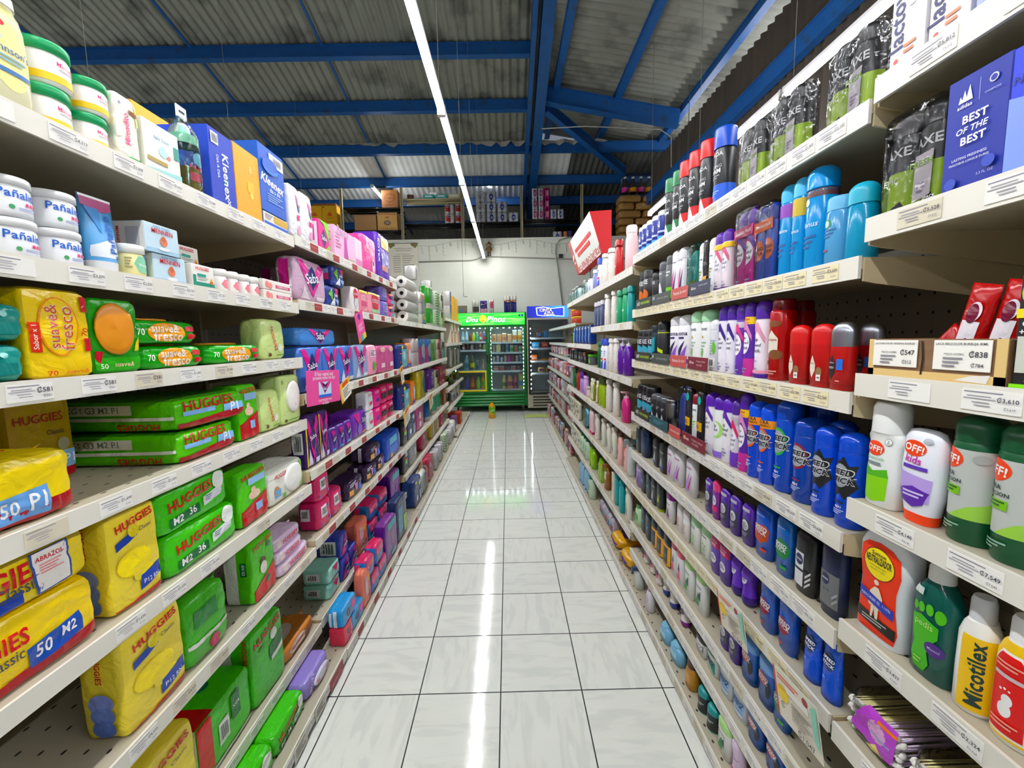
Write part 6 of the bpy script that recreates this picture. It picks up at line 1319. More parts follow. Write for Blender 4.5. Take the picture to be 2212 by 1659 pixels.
DIM = {
'babypink': (0.1, 0.265, 0.07),
'shampred': (0.08, 0.235, 0.05),
'pumppink': (0.09, 0.19, 0.05),
'talclilac': (0.065, 0.165, 0.04),
'savgreen': (0.065, 0.21, 0.04),
'savwhite': (0.065, 0.21, 0.04),
'shampwhite': (0.075, 0.225, 0.045),
'shampblue': (0.07, 0.225, 0.045),
'shampdark': (0.07, 0.195, 0.04),
'shampgreen': (0.07, 0.21, 0.045),
'shampteal': (0.065, 0.21, 0.045),
'shamppurple': (0.09, 0.225, 0.06),
'smallwhite': (0.06, 0.12, 0.035),
'herbal': (0.065, 0.18, 0.04),
'limebottle': (0.065, 0.215, 0.045),
'limebottle2': (0.065, 0.17, 0.05),
'babypink2': (0.06, 0.21, 0.04),
'tealsham': (0.06, 0.21, 0.04),
'tubered': (0.045, 0.2, 0.04),
'lilacbox': (0.06, 0.2, 0.05),
'lilacbottle': (0.06, 0.175, 0.04),
'browntrig': (0.08, 0.19, 0.05),
'boxcream': (0.05, 0.2, 0.05),
'blueslim': (0.055, 0.19, 0.04),
'savpink': (0.06, 0.2, 0.04),
'spraywater': (0.06, 0.22, 0.05),
'dpyellowC': (0.34, 0.135, 0.22),
'dpyellowB': (0.34, 0.098, 0.22),
'dpyellowA': (0.24, 0.125, 0.2),
'dpyellowS': (0.17, 0.235, 0.1),
'dpyellowT': (0.165, 0.25, 0.1),
'tissueflat': (0.165, 0.055, 0.2),
'tissuebig': (0.17, 0.235, 0.11),
'dpgreenlong': (0.25, 0.085, 0.38),
'dpgreenM': (0.26, 0.115, 0.16),
'dpredgreen': (0.125, 0.185, 0.09),
'dpredgreenT': (0.14, 0.215, 0.1),
'dpgreenpup': (0.2, 0.27, 0.11),
'dpbigred': (0.26, 0.19, 0.24),
'wipesflat': (0.21, 0.06, 0.13),
'wipeslilac': (0.2, 0.05, 0.12),
'wipesorange': (0.22, 0.06, 0.14),
'tealpack': (0.09, 0.068, 0.15),
'padgrey': (0.25, 0.19, 0.09),
'padflower': (0.125, 0.135, 0.1),
'paddark': (0.19, 0.1, 0.13),
'mintpack': (0.13, 0.075, 0.13),
'padindigo': (0.11, 0.12, 0.13),
'padroll': (0.16, 0.11, 0.12),
'padcoral': (0.12, 0.09, 0.16),
'padsky': (0.15, 0.085, 0.12),
'padblue': (0.165, 0.2, 0.1),
'padbluetop': (0.38, 0.08, 0.12),
'padbluegreen': (0.13, 0.105, 0.1),
'padviolet': (0.16, 0.11, 0.12),
'padpinkwrap': (0.16, 0.09, 0.12),
'rollonpink': (0.048, 0.105, 0.048),
'rollonnavy': (0.05, 0.115, 0.05),
'rollonpurp': (0.052, 0.12, 0.052),
'rollonlilac': (0.05, 0.12, 0.05),
'rollonbrown': (0.06, 0.14, 0.05),
'sprayclear': (0.06, 0.15, 0.05),
'lotionwhite': (0.055, 0.14, 0.04),
'tubegrey': (0.05, 0.16, 0.04),
'shampgreend': (0.07, 0.2, 0.05),
'dporange': (0.13, 0.22, 0.12),
'gobox': (0.07, 0.1, 0.07),
'gelorange': (0.1, 0.1, 0.1),
'geljar': (0.11, 0.09, 0.11),
'creamlid': (0.08, 0.09, 0.08),
'dotpack': (0.3, 0.17, 0.03),
'rollEI': (0.115, 0.13, 0.115),
'trolls': (0.42, 0.41, 0.22),
'trollsorange': (0.3, 0.33, 0.12),
'rollgreen': (0.25, 0.225, 0.12),
'rollgreenclear': (0.25, 0.225, 0.12),
'rolldark': (0.2, 0.225, 0.12),
'lotion': (0.085, 0.2, 0.05),
'bottleblister': (0.095, 0.24, 0.06),
'tissueblue': (0.115, 0.225, 0.21),
'yellowbox': (0.14, 0.23, 0.1),
'lactobox': (0.062, 0.19, 0.05),
'bluepale': (0.07, 0.19, 0.06),
'adibox': (0.085, 0.172, 0.05),
'adibox2': (0.085, 0.168, 0.05),
'belcolor': (0.07, 0.155, 0.05),
'offgreen': (0.062, 0.205, 0.062),
'offwhite': (0.066, 0.2, 0.05),
'swabbag': (0.13, 0.1, 0.15),
'talcorange': (0.105, 0.21, 0.05),
'pedis': (0.07, 0.2, 0.045),
'micotilex': (0.05, 0.185, 0.05),
'micored': (0.058, 0.19, 0.045),
'micoblue': (0.058, 0.19, 0.045),
'creambox': (0.2, 0.036, 0.06),
'pinkjar': (0.05, 0.072, 0.05),
'vitbox': (0.085, 0.066, 0.06),
'talcbox': (0.105, 0.07, 0.09),
'vasejar': (0.064, 0.078, 0.064),
'bigjar': (0.082, 0.084, 0.082),
'bigjar2': (0.07, 0.073, 0.07),
'creamjar': (0.078, 0.072, 0.078),
'creamtube': (0.075, 0.165, 0.05),
'babytube': (0.06, 0.155, 0.045),
'wipesyellow': (0.12, 0.175, 0.06),
'wipesgreen': (0.115, 0.165, 0.06),
'axetwin': (0.105, 0.168, 0.05),
'cottonteal': (0.2, 0.14, 0.1),
'shavesmall': (0.052, 0.145, 0.052),
'foamgreen': (0.062, 0.25, 0.062),
'foamred': (0.062, 0.255, 0.062),
'foamblue': (0.066, 0.25, 0.066),
'stkpurpcap': (0.065, 0.14, 0.035),
'bagteal': (0.075, 0.2, 0.05),
'aloebottle': (0.11, 0.2, 0.07),
'limebag': (0.2, 0.2, 0.07),
'rexdark': (0.06, 0.195, 0.06),
'dpnavy': (0.3, 0.21, 0.12),
'dpnavy2': (0.28, 0.27, 0.12),
'bagblack': (0.15, 0.2, 0.1),
'rollmag': (0.27, 0.25, 0.12),
'rollyellow': (0.3, 0.28, 0.12),
'rollpurple': (0.24, 0.26, 0.12),
'rollblue': (0.2, 0.25, 0.12),
'rollmint': (0.22, 0.25, 0.12),
'boxbrown': (0.18, 0.2, 0.12),
'rollyellow2': (0.24, 0.2, 0.12),
'rollgrey': (0.2, 0.2, 0.12),
'bagwhiteblue': (0.3, 0.28, 0.12),
'dpgrey': (0.26, 0.24, 0.12),
'tpmagenta': (0.22, 0.255, 0.12),
'tpwhite': (0.26, 0.26, 0.12),
'tpblue': (0.24, 0.26, 0.12),
'tpgreen': (0.2, 0.255, 0.12),
'tpcream': (0.17, 0.255, 0.12),
'tpmint': (0.2, 0.24, 0.12),
'rollEItall': (0.2, 0.44, 0.12),
'boxgold': (0.22, 0.4, 0.12),
'boxredcream': (0.2, 0.31, 0.12),
'greybag': (0.25, 0.34, 0.1),
'produce': (0.34, 0.12, 0.16),
'cansilver': (0.12, 0.14, 0.12),
'rollwhite': (0.2, 0.23, 0.12),
'sackwhite': (0.2, 0.2, 0.15),
'boxpurple': (0.2, 0.22, 0.12),
'boxred': (0.25, 0.18, 0.2),
'tissuebagdark': (0.24, 0.3, 0.12),
'padvioT': (0.2, 0.26, 0.11),
'axebrown': (0.05, 0.165, 0.05),
'soapbox': (0.112, 0.131, None),
'wipespale': (0.143, 0.151, None),
'wipespaleB': (0.147, 0.194, None),
'wipeswhite': (0.271, 0.133, None),
'dpgreenplain': (0.17, 0.196, None),
'wipespurple': (0.205, 0.088, None),
'slimwhite': (0.101, 0.214, None),
'padboxgreen': (0.113, 0.144, None),
'testbox': (0.3, 0.162, None),
'slimpink': (0.055, 0.169, None),
'padpink': (0.266, 0.233, None),
'padpurplebox': (0.282, 0.316, None),
'padkotexw': (0.111, 0.14, None),
'padkotexp': (0.171, 0.14, None),
'padkotexb': (0.26, 0.145, None),
'paddiam': (0.249, 0.202, None),
'padbarepink': (0.18, 0.2, None),
'padroseT': (0.205, 0.191, None),
'padpurple': (0.116, 0.233, None),
'padpurpleS': (0.093, 0.129, None),
'padvio2': (0.248, 0.149, None),
'padwhitestk': (0.117, 0.116, None),
'padmag': (0.12, 0.116, None),
'padmag2': (0.148, 0.119, None),
'padblueT': (0.389, 0.189, None),
'padorange': (0.149, 0.196, None),
'dppinkA': (0.31, 0.261, None),
'woodtray': (0.224, 0.068, None),
'offkids': (0.072, 0.163, None),
'bluelotion': (0.036, 0.125, None),
'axeblack': (0.081, 0.192, None),
'dovegrey': (0.074, 0.202, None),
'rexgreen': (0.072, 0.213, None),
'rexwhite': (0.053, 0.212, None),
'blackwrap': (0.029, 0.19, None),
'dovewhite': (0.04, 0.189, None),
'ladywhite': (0.043, 0.194, None),
'ladytwin': (0.1, 0.218, None),
'speedtwin': (0.085, 0.201, None),
'gilblue': (0.047, 0.228, None),
'gilyellow': (0.041, 0.228, None),
'gilbig': (0.061, 0.233, None),
'gilclear': (0.055, 0.146, None),
'gilcyan': (0.054, 0.156, None),
'axecolor': (0.074, 0.157, None),
'axeteal': (0.045, 0.174, None),
'rexpurple': (0.081, 0.207, None),
'dovegreen': (0.071, 0.215, None),
'whiteplain': (0.044, 0.176, None),
'ladyviolet': (0.045, 0.223, None),
'ladypink': (0.045, 0.231, None),
'ladyextra': (0.041, 0.237, None),
'ladyclara': (0.053, 0.224, None),
'oldtall': (0.063, 0.212, None),
'oldstick': (0.061, 0.142, None),
'oldsilver': (0.058, 0.144, None),
'rexdark2': (0.054, 0.137, None),
'cansilverd': (0.062, 0.14, None),
'bagclear': (0.072, 0.211, None),
'blackwrap2': (0.044, 0.207, None),
'dovered': (0.059, 0.198, None),
'ladywhite2': (0.054, 0.212, None),
'ladygreenw': (0.065, 0.21, None),
'ladyviolet2': (0.04, 0.212, None),
'speedor': (0.054, 0.221, None),
'speedgr': (0.062, 0.246, None),
'speedrd': (0.07, 0.208, None),
'speedbk': (0.055, 0.203, None),
'stkdark': (0.08, 0.14, None),
'stknavy': (0.089, 0.151, None),
'stkblack': (0.079, 0.139, None),
'stkpinkw': (0.072, 0.152, None),
'stkviolet': (0.052, 0.125, None),
'stkpinkv': (0.041, 0.134, None),
'stkspor': (0.073, 0.15, None),
'stkspgr': (0.059, 0.156, None),
'stknivea': (0.066, 0.154, None),
'stknivnavy': (0.063, 0.171, None),
'rollviolet2': (0.086, 0.125, None),
'stkdarklime': (0.06, 0.139, None),
'slimclear': (0.047, 0.131, None),
'stkdovegr': (0.065, 0.143, None),
'stkvtwin': (0.061, 0.131, None),
'rollviolet': (0.052, 0.122, None),
'stkspred': (0.063, 0.144, None),
'speedpouch': (0.048, 0.159, None),
'botgreen': (0.087, 0.116, None),
'axeyellow': (0.08, 0.15, None),
'rexpinkcap': (0.058, 0.162, None),
'rexgreencap': (0.072, 0.163, None),
'stkspclear': (0.069, 0.141, None),
'stkwhblack': (0.076, 0.078, None),
'stkwhteal': (0.074, 0.101, None),
'stkwhblue': (0.071, 0.122, None),
'gilclear2': (0.096, 0.08, None),
'canteal': (0.056, 0.088, None),
}
ROWS = [
('L1', 1, 1.855, -0.875, [
('lotion', 0.814),
('bigjar', 0.901),
('bigjar', 0.907, {'k': 1}),
('bigjar2', 0.98),
('bigjar2', 0.986, {'k': 1}),
('babytube', 1.048),
('soapbox', 1.145),
('bottleblister', 1.258),
('yellowbox', 1.394, {'set': 0.22, 'sz': 1.3}),
('tissueblue', 1.377),
('yellowbox', 1.507),
('tissueflat', 1.663),
('tissuebig', 1.66, {'on': 'tissueflat'})]),
('L1', 2, 1.59, -0.875, [
('creamjar', 0.803),
('creamjar', 0.801, {'k': 1}),
('creamjar', 0.884),
('creamjar', 0.882, {'k': 1}),
('creamtube', 0.964),
('creamtube', 0.976, {'set': 0.12}),
('vasejar', 1.039),
('talcbox', 1.131),
('talcbox', 1.11, {'k': 1}),
('talcbox', 1.179, {'k': 1, 'set': 0.16}),
('talcbox', 1.18, {'set': 0.16}),
('vitbox', 1.245),
('vitbox', 1.301, {'k': 1, 'set': 0.08}),
('pinkjar', 1.348),
('pinkjar', 1.401),
('pinkjar', 1.464),
('pinkjar', 1.517),
('creambox', 1.645),
('creambox', 1.645, {'k': 1})]),
('L1', 3, 1.368, -0.875, [
('tealpack', 0.726),
('tealpack', 0.733, {'k': 1}),
('wipesyellow', 0.833, {'sx': 0.989, 'sz': 0.989}),
('wipesgreen', 0.953, {'sx': 1.002}),
('wipesflat', 1.119, {'sx': 0.983}),
('wipesflat', 1.097, {'k': 1, 'sx': 1.014}),
('wipesflat', 1.373, {'sx': 1.25}),
('wipespale', 1.586, {'sx': 1.111})]),
('L1', 4, 1.108, -0.875, [
('dpyellowS', 0.973, {'set': 0.215, 'sx': 0.8, 'sz': 0.9}),
('dpyellowA', 0.734, {'sx': 0.8}),
('dpgreenlong', 1.218, {'sx': 0.992}),
('dpgreenlong', 1.246, {'k': 1, 'sx': 1.154}),
('dpredgreen', 1.403, {'sx': 0.835}),
('wipespale', 1.532, {'sx': 0.891}),
('wipespaleB', 1.672, {'sx': 0.997})]),
('L1', 5, 0.825, -0.875, [
('dpyellowC', 0.706, {'sx': 0.8}),
('dpyellowB', 0.708, {'on': 'dpyellowC', 'sx': 0.8}),
('dpyellowT', 0.939, {'sx': 0.8, 'sz': 0.937}),
('dpgreenM', 1.156, {'sx': 1.076}),
('dpgreenM', 1.136, {'k': 1, 'sx': 1.016}),
('dpredgreen', 1.388, {'sx': 1.25}),
('wipeswhite', 1.609, {'sx': 1.002})]),
('L1', 6, 0.54, -0.875, [
('dpyellowT', 0.954, {'sx': 1.081, 'sz': 0.945}),
('dpgreenplain', 1.131, {'sx': 1.001}),
('dpredgreenT', 1.413, {'sx': 0.994}),
('wipeslilac', 1.62, {'sx': 1.212}),
('wipeslilac', 1.586, {'k': 1, 'sx': 1.008}),
('wipeslilac', 1.576, {'k': 2, 'sx': 0.995})]),
('L1', 7, 0.185, -0.875, [
('dpyellowC', 0.676, {'sx': 0.916}),
('dpyellowT', 0.937, {'sx': 1.232}),
('dpbigred', 1.169, {'sx': 0.981}),
('dpgreenpup', 1.393, {'sx': 0.933}),
('wipesorange', 1.617, {'sx': 1.162})]),
('L1', 8, 0.06, -0.79, [
('dpgreenM', 1.102, {'sx': 1.091, 'sz': 0.672}),
('dpgreenM', 1.351, {'sx': 0.8, 'sz': 0.672}),
('wipespurple', 1.561, {'sx': 0.999, 'sz': 0.87})]),
('L2', 1, 1.868, -0.875, [
('slimwhite', 1.822, {'sx': 0.924}),
('slimwhite', 1.926, {'sx': 1.081}),
('padboxgreen', 2.098, {'sx': 1.0}),
('testbox', 2.361, {'sx': 1.001}),
('slimpink', 2.545, {'sx': 0.974}),
('slimpink', 2.608, {'sx': 1.023}),
('padpink', 2.786, {'sx': 1.001}),
('padpurplebox', 3.081, {'sx': 1.0})]),
('L2', 2, 1.607, -0.875, [
('padgrey', 1.931, {'sx': 1.25}),
('padgrey', 2.164, {'set': 0.2, 'sx': 1.25}),
('padbluegreen', 2.166, {'sx': 1.156}),
('padbluegreen', 2.236, {'k': 1, 'sx': 1.25, 'sz': 0.991}),
('padkotexw', 2.473, {'sx': 1.003}),
('padkotexp', 2.62, {'sx': 0.878}),
('padkotexb', 2.83, {'sx': 0.999}),
('padviolet', 3.055, {'sx': 1.149}),
('padviolet', 3.055, {'k': 1, 'sx': 1.149, 'sz': 0.947}),
('padpinkwrap', 3.24, {'sx': 1.126}),
('padpinkwrap', 3.24, {'k': 1, 'sx': 1.126})]),
('L2', 3, 1.212, -0.875, [
('padblue', 1.878, {'sx': 1.25}),
('padblue', 2.081, {'sx': 1.169}),
('padblue', 2.283, {'sx': 1.25}),
('padbluetop', 1.979, {'on': 'padblue', 'sx': 1.073}),
('paddiam', 2.514, {'sx': 0.999}),
('padbarepink', 2.731, {'sx': 0.999}),
('padroseT', 2.925, {'sx': 0.981}),
('padroseT', 3.133, {'sx': 1.024})]),
('L2', 4, 0.878, -0.875, [
('padpurple', 1.839, {'sx': 1.104}),
('padpurple', 1.958, {'sx': 0.897}),
('padpurpleS', 2.058, {'sx': 0.968}),
('padpurpleS', 2.153, {'sx': 1.005}),
('padpurpleS', 2.254, {'sx': 1.112}),
('padvio2', 2.433, {'sx': 1.0}),
('padwhitestk', 2.621, {'sx': 1.002}),
('padwhitestk', 2.617, {'k': 1, 'sx': 1.075}),
('padmag', 2.769, {'sx': 1.004}),
('padmag', 2.769, {'k': 1, 'sx': 1.004}),
('padmag2', 2.923, {'sx': 0.981}),
('padmag2', 2.923, {'k': 1, 'sx': 0.981}),
('padmag2', 3.094, {'sx': 1.013}),
('padmag2', 3.094, {'k': 1, 'sx': 1.013})]),
('L2', 5, 0.565, -0.875, [
('padflower', 1.908, {'sx': 1.047}),
('padflower', 1.908, {'k': 1, 'sx': 1.047, 'sz': 0.964}),
('padflower', 2.054, {'sx': 1.021}),
('paddark', 2.315, {'sx': 1.25}),
('paddark', 2.593, {'sx': 1.055}),
('paddark', 2.792, {'sx': 0.831}),
('paddark', 2.682, {'k': 1, 'sx': 1.25}),
('padblueT', 3.11, {'sx': 0.999})]),
('L2', 6, 0.195, -0.875, [
('mintpack', 1.962),
('mintpack', 1.962, {'k': 1}),
('padindigo', 2.097, {'sx': 0.919}),
('padindigo', 2.097, {'k': 1, 'sx': 0.919}),
('padorange', 2.376, {'sx': 1.183}),
('padindigo', 2.217, {'sx': 1.021}),
('padroll', 2.574, {'sx': 1.051}),
('padroll', 2.589, {'k': 1, 'sx': 1.121}),
('padroll', 2.797, {'sx': 1.232}),
('padroll', 2.797, {'k': 1, 'sx': 1.232}),
('padvioT', 3.095, {'sx': 1.25})]),
('L2', 8, 0.046, -0.768, [
('padcoral', 1.823, {'sx': 0.8, 'sd': 0.462}),
('padsky', 1.955, {'sx': 1.083, 'sd': 0.617}),
('padsky', 1.856, {'k': 1, 'sx': 1.083, 'sd': 0.617}),
('padorange', 2.1, {'sx': 0.816, 'sd': 0.617}),
('padroll', 2.231, {'sx': 0.832, 'sd': 0.617}),
('padroll', 2.166, {'k': 1, 'sx': 0.832, 'sd': 0.617}),
('padroll', 2.377, {'sx': 0.958, 'sd': 0.617}),
('padroll', 2.334, {'k': 1, 'sx': 0.958, 'sd': 0.617}),
('padvioT', 2.575, {'sx': 1.188, 'sd': 0.673}),
('tissuebagdark', 2.854, {'sd': 0.617})]),
('L3', 2, 1.6, -0.875, [
('trolls', 3.989),
('trollsorange', 4.457),
('rollgreen', 4.939),
('rollgreen', 4.939, {'k': 1}),
('rollgreenclear', 5.457),
('rollgreenclear', 5.457, {'k': 1}),
('rolldark', 5.78),
('rolldark', 5.78, {'k': 1}),
('rollEI', 4.196, {'up': 0.43}),
('rollEI', 5.133, {'set': 0.03, 'up': 0.42})]),
('L3', 3, 1.195, -0.875, [
('dpnavy', 3.497, {'sx': 1.046}),
('dporange', 3.738, {'sx': 1.25}),
('tpwhite', 4.022, {'sx': 1.25}),
('tpblue', 4.352, {'sx': 1.199}),
('tpblue', 4.689, {'sx': 1.25}),
('tpgreen', 5.03, {'sx': 1.25}),
('tpcream', 5.297, {'sx': 1.045}),
('tpmagenta', 5.517),
('tpmint', 5.755, {'sx': 1.25})]),
('L3', 4, 0.85, -0.875, [
('dpnavy', 3.527, {'sx': 1.25}),
('dporange', 3.839, {'sx': 1.033}),
('rollyellow', 4.26),
('rollpurple', 4.821),
('rolldark', 5.182),
('rollmag', 5.468),
('rollmag', 5.745)]),
('L3', 5, 0.565, -0.875, [
('bagblack', 3.459),
('dpnavy2', 3.722, {'sx': 1.186, 'sz': 0.876}),
('dppinkA', 4.084, {'sx': 1.0, 'sz': 0.906}),
('rollblue', 4.556, {'sz': 0.945}),
('rollmint', 4.983, {'sz': 0.945}),
('rollmint', 5.278, {'sz': 0.945}),
('boxbrown', 5.696)]),
('L3', 6, 0.325, -0.875, [
('bagblack', 3.446, {'sz': 0.956}),
('dpgrey', 3.729, {'sx': 1.162, 'sz': 0.799}),
('rollmag', 4.245, {'sz': 0.768}),
('rollyellow2', 4.749, {'sz': 0.956}),
('rollyellow2', 5.037, {'sz': 0.956}),
('rollmag', 5.453, {'sz': 0.768})]),
('L3', 8, 0.045, -0.79, [
('dpnavy2', 3.465, {'sx': 0.89, 'sz': 0.858}),
('bagwhiteblue', 3.742, {'sz': 0.827}),
('rollmag', 4.107, {'sz': 0.925}),
('rollgrey', 4.471),
('rollgrey', 4.78),
('rollgreenclear', 5.215),
('rollgrey', 5.577),
('rollgrey', 5.78)]),
('L4', 2, 1.75, -0.875, [
('rollEItall', 6.642),
('boxgold', 7.074),
('boxgold', 7.5)]),
('L4', 3, 1.39, -0.875, [
('boxredcream', 6.657),
('boxredcream', 7.07),
('boxredcream', 7.538)]),
('L4', 4, 1.0, -0.875, [
('greybag', 6.639),
('greybag', 7.09),
('greybag', 7.57)]),
('L4', 5, 0.74, -0.875, [
('produce', 6.72),
('produce', 7.54)]),
('L4', 6, 0.45, -0.875, [
('cansilver', 6.788),
('cansilver', 7.114),
('rollwhite', 6.951),
('rollwhite', 7.484)]),
('L4', 8, 0.08, -0.79, [
('sackwhite', 6.0),
('boxpurple', 6.203),
('boxred', 6.808)]),
('R1', 1, 1.88, 0.695, [
('lactobox', 0.769),
('lactobox', 0.704),
('bluepale', 0.626)]),
('R1', 2, 1.635, 0.695, [
('axetwin', 0.748),
('adibox', 0.65),
('adibox2', 0.562)]),
('R1', 3, 1.345, 0.695, [
('woodtray', 0.688),
('belcolor', 0.538)]),
('R1', 4, 1.095, 0.695, [
('offwhite', 0.767),
('offkids', 0.695),
('offgreen', 0.625, {'sz': 0.981}),
('offgreen', 0.56, {'sz': 0.981}),
('bluelotion', 0.508)]),
('R1', 5, 0.835, 0.695, [
('talcorange', 0.748),
('pedis', 0.657),
('micotilex', 0.594),
('micored', 0.537),
('micoblue', 0.476)]),
('R1', 6, 0.6, 0.695, [
('swabbag', 0.735),
('swabbag', 0.602),
('swabbag', 0.469)]),
('R2', 1, 1.852, 0.695, [
('shavesmall', 2.249),
('shavesmall', 2.194),
('shavesmall', 2.121),
('shavesmall', 2.047),
('shavesmall', 1.964),
('foamgreen', 1.885),
('foamgreen', 1.799),
('foamred', 1.72),
('foamred', 1.635),
('foamred', 1.55),
('foamblue', 1.448),
('axetwin', 1.243),
('axetwin', 1.09),
('axetwin', 0.898)]),
('R2', 2, 1.57, 0.695, [
('axeblack', 2.234),
('axeblack', 2.151),
('axebrown', 2.039),
('dovegrey', 1.944),
('rexgreen', 1.855),
('rexwhite', 1.783),
('rexwhite', 1.721),
('bagteal', 1.601),
('blackwrap', 1.503),
('dovewhite', 1.541),
('dovewhite', 1.466),
('ladywhite', 1.421),
('ladywhite', 1.375),
('ladytwin', 1.254),
('speedtwin', 1.158),
('gilblue', 1.089),
('gilyellow', 1.042),
('gilbig', 0.988),
('gilclear', 0.927),
('gilcyan', 0.87)]),
('R2', 3, 1.305, 0.695, [
('axecolor', 2.238),
('axecolor', 2.161),
('axecolor', 2.084),
('axeteal', 2.022),
('rexdark', 1.941),
('rexpurple', 1.788),
('rexpurple', 1.693),
('dovegreen', 1.586),
('dovegreen', 1.504),
('whiteplain', 1.435),
('ladyviolet', 1.375, {'sz': 0.969}),
('ladyviolet', 1.325, {'sz': 0.969}),
('ladypink', 1.277, {'sz': 0.936}),
('ladyextra', 1.226, {'sz': 0.913}),
('ladyclara', 1.171, {'sz': 0.965}),
('oldtall', 1.105),
('oldtall', 1.178, {'set': 0.1}),
('oldstick', 1.014),
('oldstick', 0.942),
('oldsilver', 0.88),
('oldsilver', 0.942, {'set': 0.11})]),
('R2', 4, 1.015, 0.695, [
('axecolor', 2.238),
('axecolor', 2.161),
('axecolor', 2.084),
('rexdark2', 2.017),
('rexdark2', 1.951),
('rexdark2', 1.887),
('cansilverd', 1.82),
('bagclear', 1.674),
('blackwrap2', 1.613),
('blackwrap2', 1.504),
('dovered', 1.559),
('ladywhite2', 1.452),
('ladygreenw', 1.39),
('ladywhite2', 1.327),
('ladyviolet2', 1.277),
('ladyextra', 1.234),
('speedor', 1.183),
('speedor', 1.126),
('speedgr', 1.064, {'sz': 0.98}),
('speedrd', 0.991),
('speedbk', 0.917),
('speedbk', 0.852),
('speedgr', 1.152, {'set': 0.08, 'sz': 0.98}),
('speedgr', 1.054, {'set': 0.08, 'sz': 0.98}),
('speedbk', 0.98, {'set': 0.08}),
('ladywhite2', 1.396, {'set': 0.08})]),
('R2', 5, 0.8, 0.695, [
('stkdark', 2.235),
('stknavy', 2.143),
('stkblack', 1.975),
('stkblack', 1.876),
('stkpinkw', 1.785),
('stkpinkw', 1.706),
('stkpinkw', 1.588),
('stkviolet', 1.433),
('stkpinkv', 1.376),
('stkviolet', 1.32),
('stkviolet', 1.26),
('stkviolet', 1.194),
('stkspor', 1.121),
('stkspgr', 1.031),
('stknivea', 0.95),
('stknivnavy', 0.868, {'sz': 0.971})]),
('R2', 6, 0.605, 0.695, [
('rollviolet2', 2.232),
('stkdark', 2.146),
('stkdark', 2.063),
('stkblack', 1.981),
('stkdarklime', 1.908),
('stkpurpcap', 1.786),
('slimclear', 1.678, {'sx': 1.001}),
('slimclear', 1.608, {'sx': 1.015}),
('stkdovegr', 1.53),
('stkdovegr', 1.449),
('stkvtwin', 1.374),
('stkvtwin', 1.31),
('rollviolet', 1.25),
('rollviolet', 1.193),
('stkspred', 1.086),
('stkspred', 1.003),
('speedpouch', 0.914, {'sz': 0.92}),
('speedpouch', 0.857, {'sz': 0.92})]),
('R2', 7, 0.385, 0.695, [
('botgreen', 2.232),
('stkdark', 2.145),
('stkdark', 2.062),
('axeyellow', 1.979),
('axeyellow', 1.896),
('axeyellow', 1.813),
('rexpinkcap', 1.727),
('rexpinkcap', 1.654),
('rexgreencap', 1.574),
('rexgreencap', 1.476),
('stkviolet', 1.295),
('stkviolet', 1.236),
('stkspclear', 1.161),
('stkspclear', 1.077),
('stkspgr', 1.006)]),
('R2', 8, 0.225, 0.695, [
('rollonpink', 2.113),
('rollonpink', 2.014),
('rollonpink', 1.917),
('rollonnavy', 1.834, {'sz': 0.966}),
('rollonnavy', 1.74, {'sz': 0.966}),
('rollonpurp', 1.622, {'sz': 0.927}),
('stkwhblack', 1.466),
('stkwhteal', 1.377),
('stkwhblue', 1.282, {'sz': 0.913}),
('stkwhblue', 1.195, {'sz': 0.913}),
('stkspclear', 1.113, {'sz': 0.793}),
('stkspclear', 1.025, {'sz': 0.793}),
('stkspclear', 0.945, {'sz': 0.793})]),
('R2', 9, 0.055, 0.67, [
('sprayclear', 2.164, {'sz': 0.812}),
('lotionwhite', 1.971, {'sz': 0.868}),
('gilclear2', 1.76),
('gilclear2', 1.638),
('rollonbrown', 1.501, {'sz': 0.868}),
('canteal', 1.398),
('canteal', 1.325),
('rexgreencap', 1.232, {'sz': 0.749}),
('rollonlilac', 1.168)]),
('R3', 1, 1.805, 0.695, [
('cottonteal', 4.447),
('cottonteal', 4.65),
('cottonteal', 4.244),
('cottonteal', 3.817),
('smallwhite', 3.598),
('smallwhite', 3.669),
('talclilac', 3.437),
('shampblue', 3.269),
('shampwhite', 3.108),
('shampwhite', 2.924),
('shampred', 2.725),
('babypink', 2.504)]),
('R3', 2, 1.51, 0.695, [
('shampdark', 3.284),
('shampdark', 3.378),
('shampdark', 3.159),
('shampwhite', 3.018),
('shampwhite', 2.835),
('shampgreen', 2.678),
('shampgreen', 2.552),
('shampteal', 2.452)]),
('R3', 3, 1.195, 0.695, [
('gobox', 4.547),
('gobox', 4.648),
('gobox', 4.269),
('gobox', 4.357),
('gobox', 3.793),
('gobox', 3.969),
('gobox', 4.042),
('gobox', 4.121),
('gelorange', 3.881),
('geljar', 3.625),
('shampgreend', 3.257),
('shampblue', 3.037),
('shampblue', 3.133),
('shampwhite', 2.772),
('shampwhite', 2.89),
('shamppurple', 2.527),
('shamppurple', 2.639)]),
('R3', 4, 0.905, 0.695, [
('tubegrey', 4.566),
('tubegrey', 4.619),
('tubegrey', 4.672),
('tubegrey', 4.725),
('shampgreend', 4.428),
('shampgreend', 4.503),
('tubered', 4.189),
('tubered', 4.259),
('lilacbox', 3.99),
('lilacbox', 4.066),
('lilacbottle', 3.785),
('lilacbottle', 3.848),
('creamlid', 3.712),
('herbal', 3.459),
('herbal', 3.536),
('herbal', 3.316),
('limebottle', 3.113),
('limebottle', 3.199),
('shampwhite', 2.951),
('shampwhite', 2.754),
('pumppink', 2.54)]),
('R3', 5, 0.605, 0.695, [
('dotpack', 4.6),
('dotpack', 4.259),
('limebag', 3.814),
('savpink', 3.51),
('savpink', 3.58),
('savwhite', 3.341),
('savgreen', 3.125),
('savgreen', 2.804),
('savgreen', 2.942),
('babypink2', 2.637),
('babypink2', 2.495),
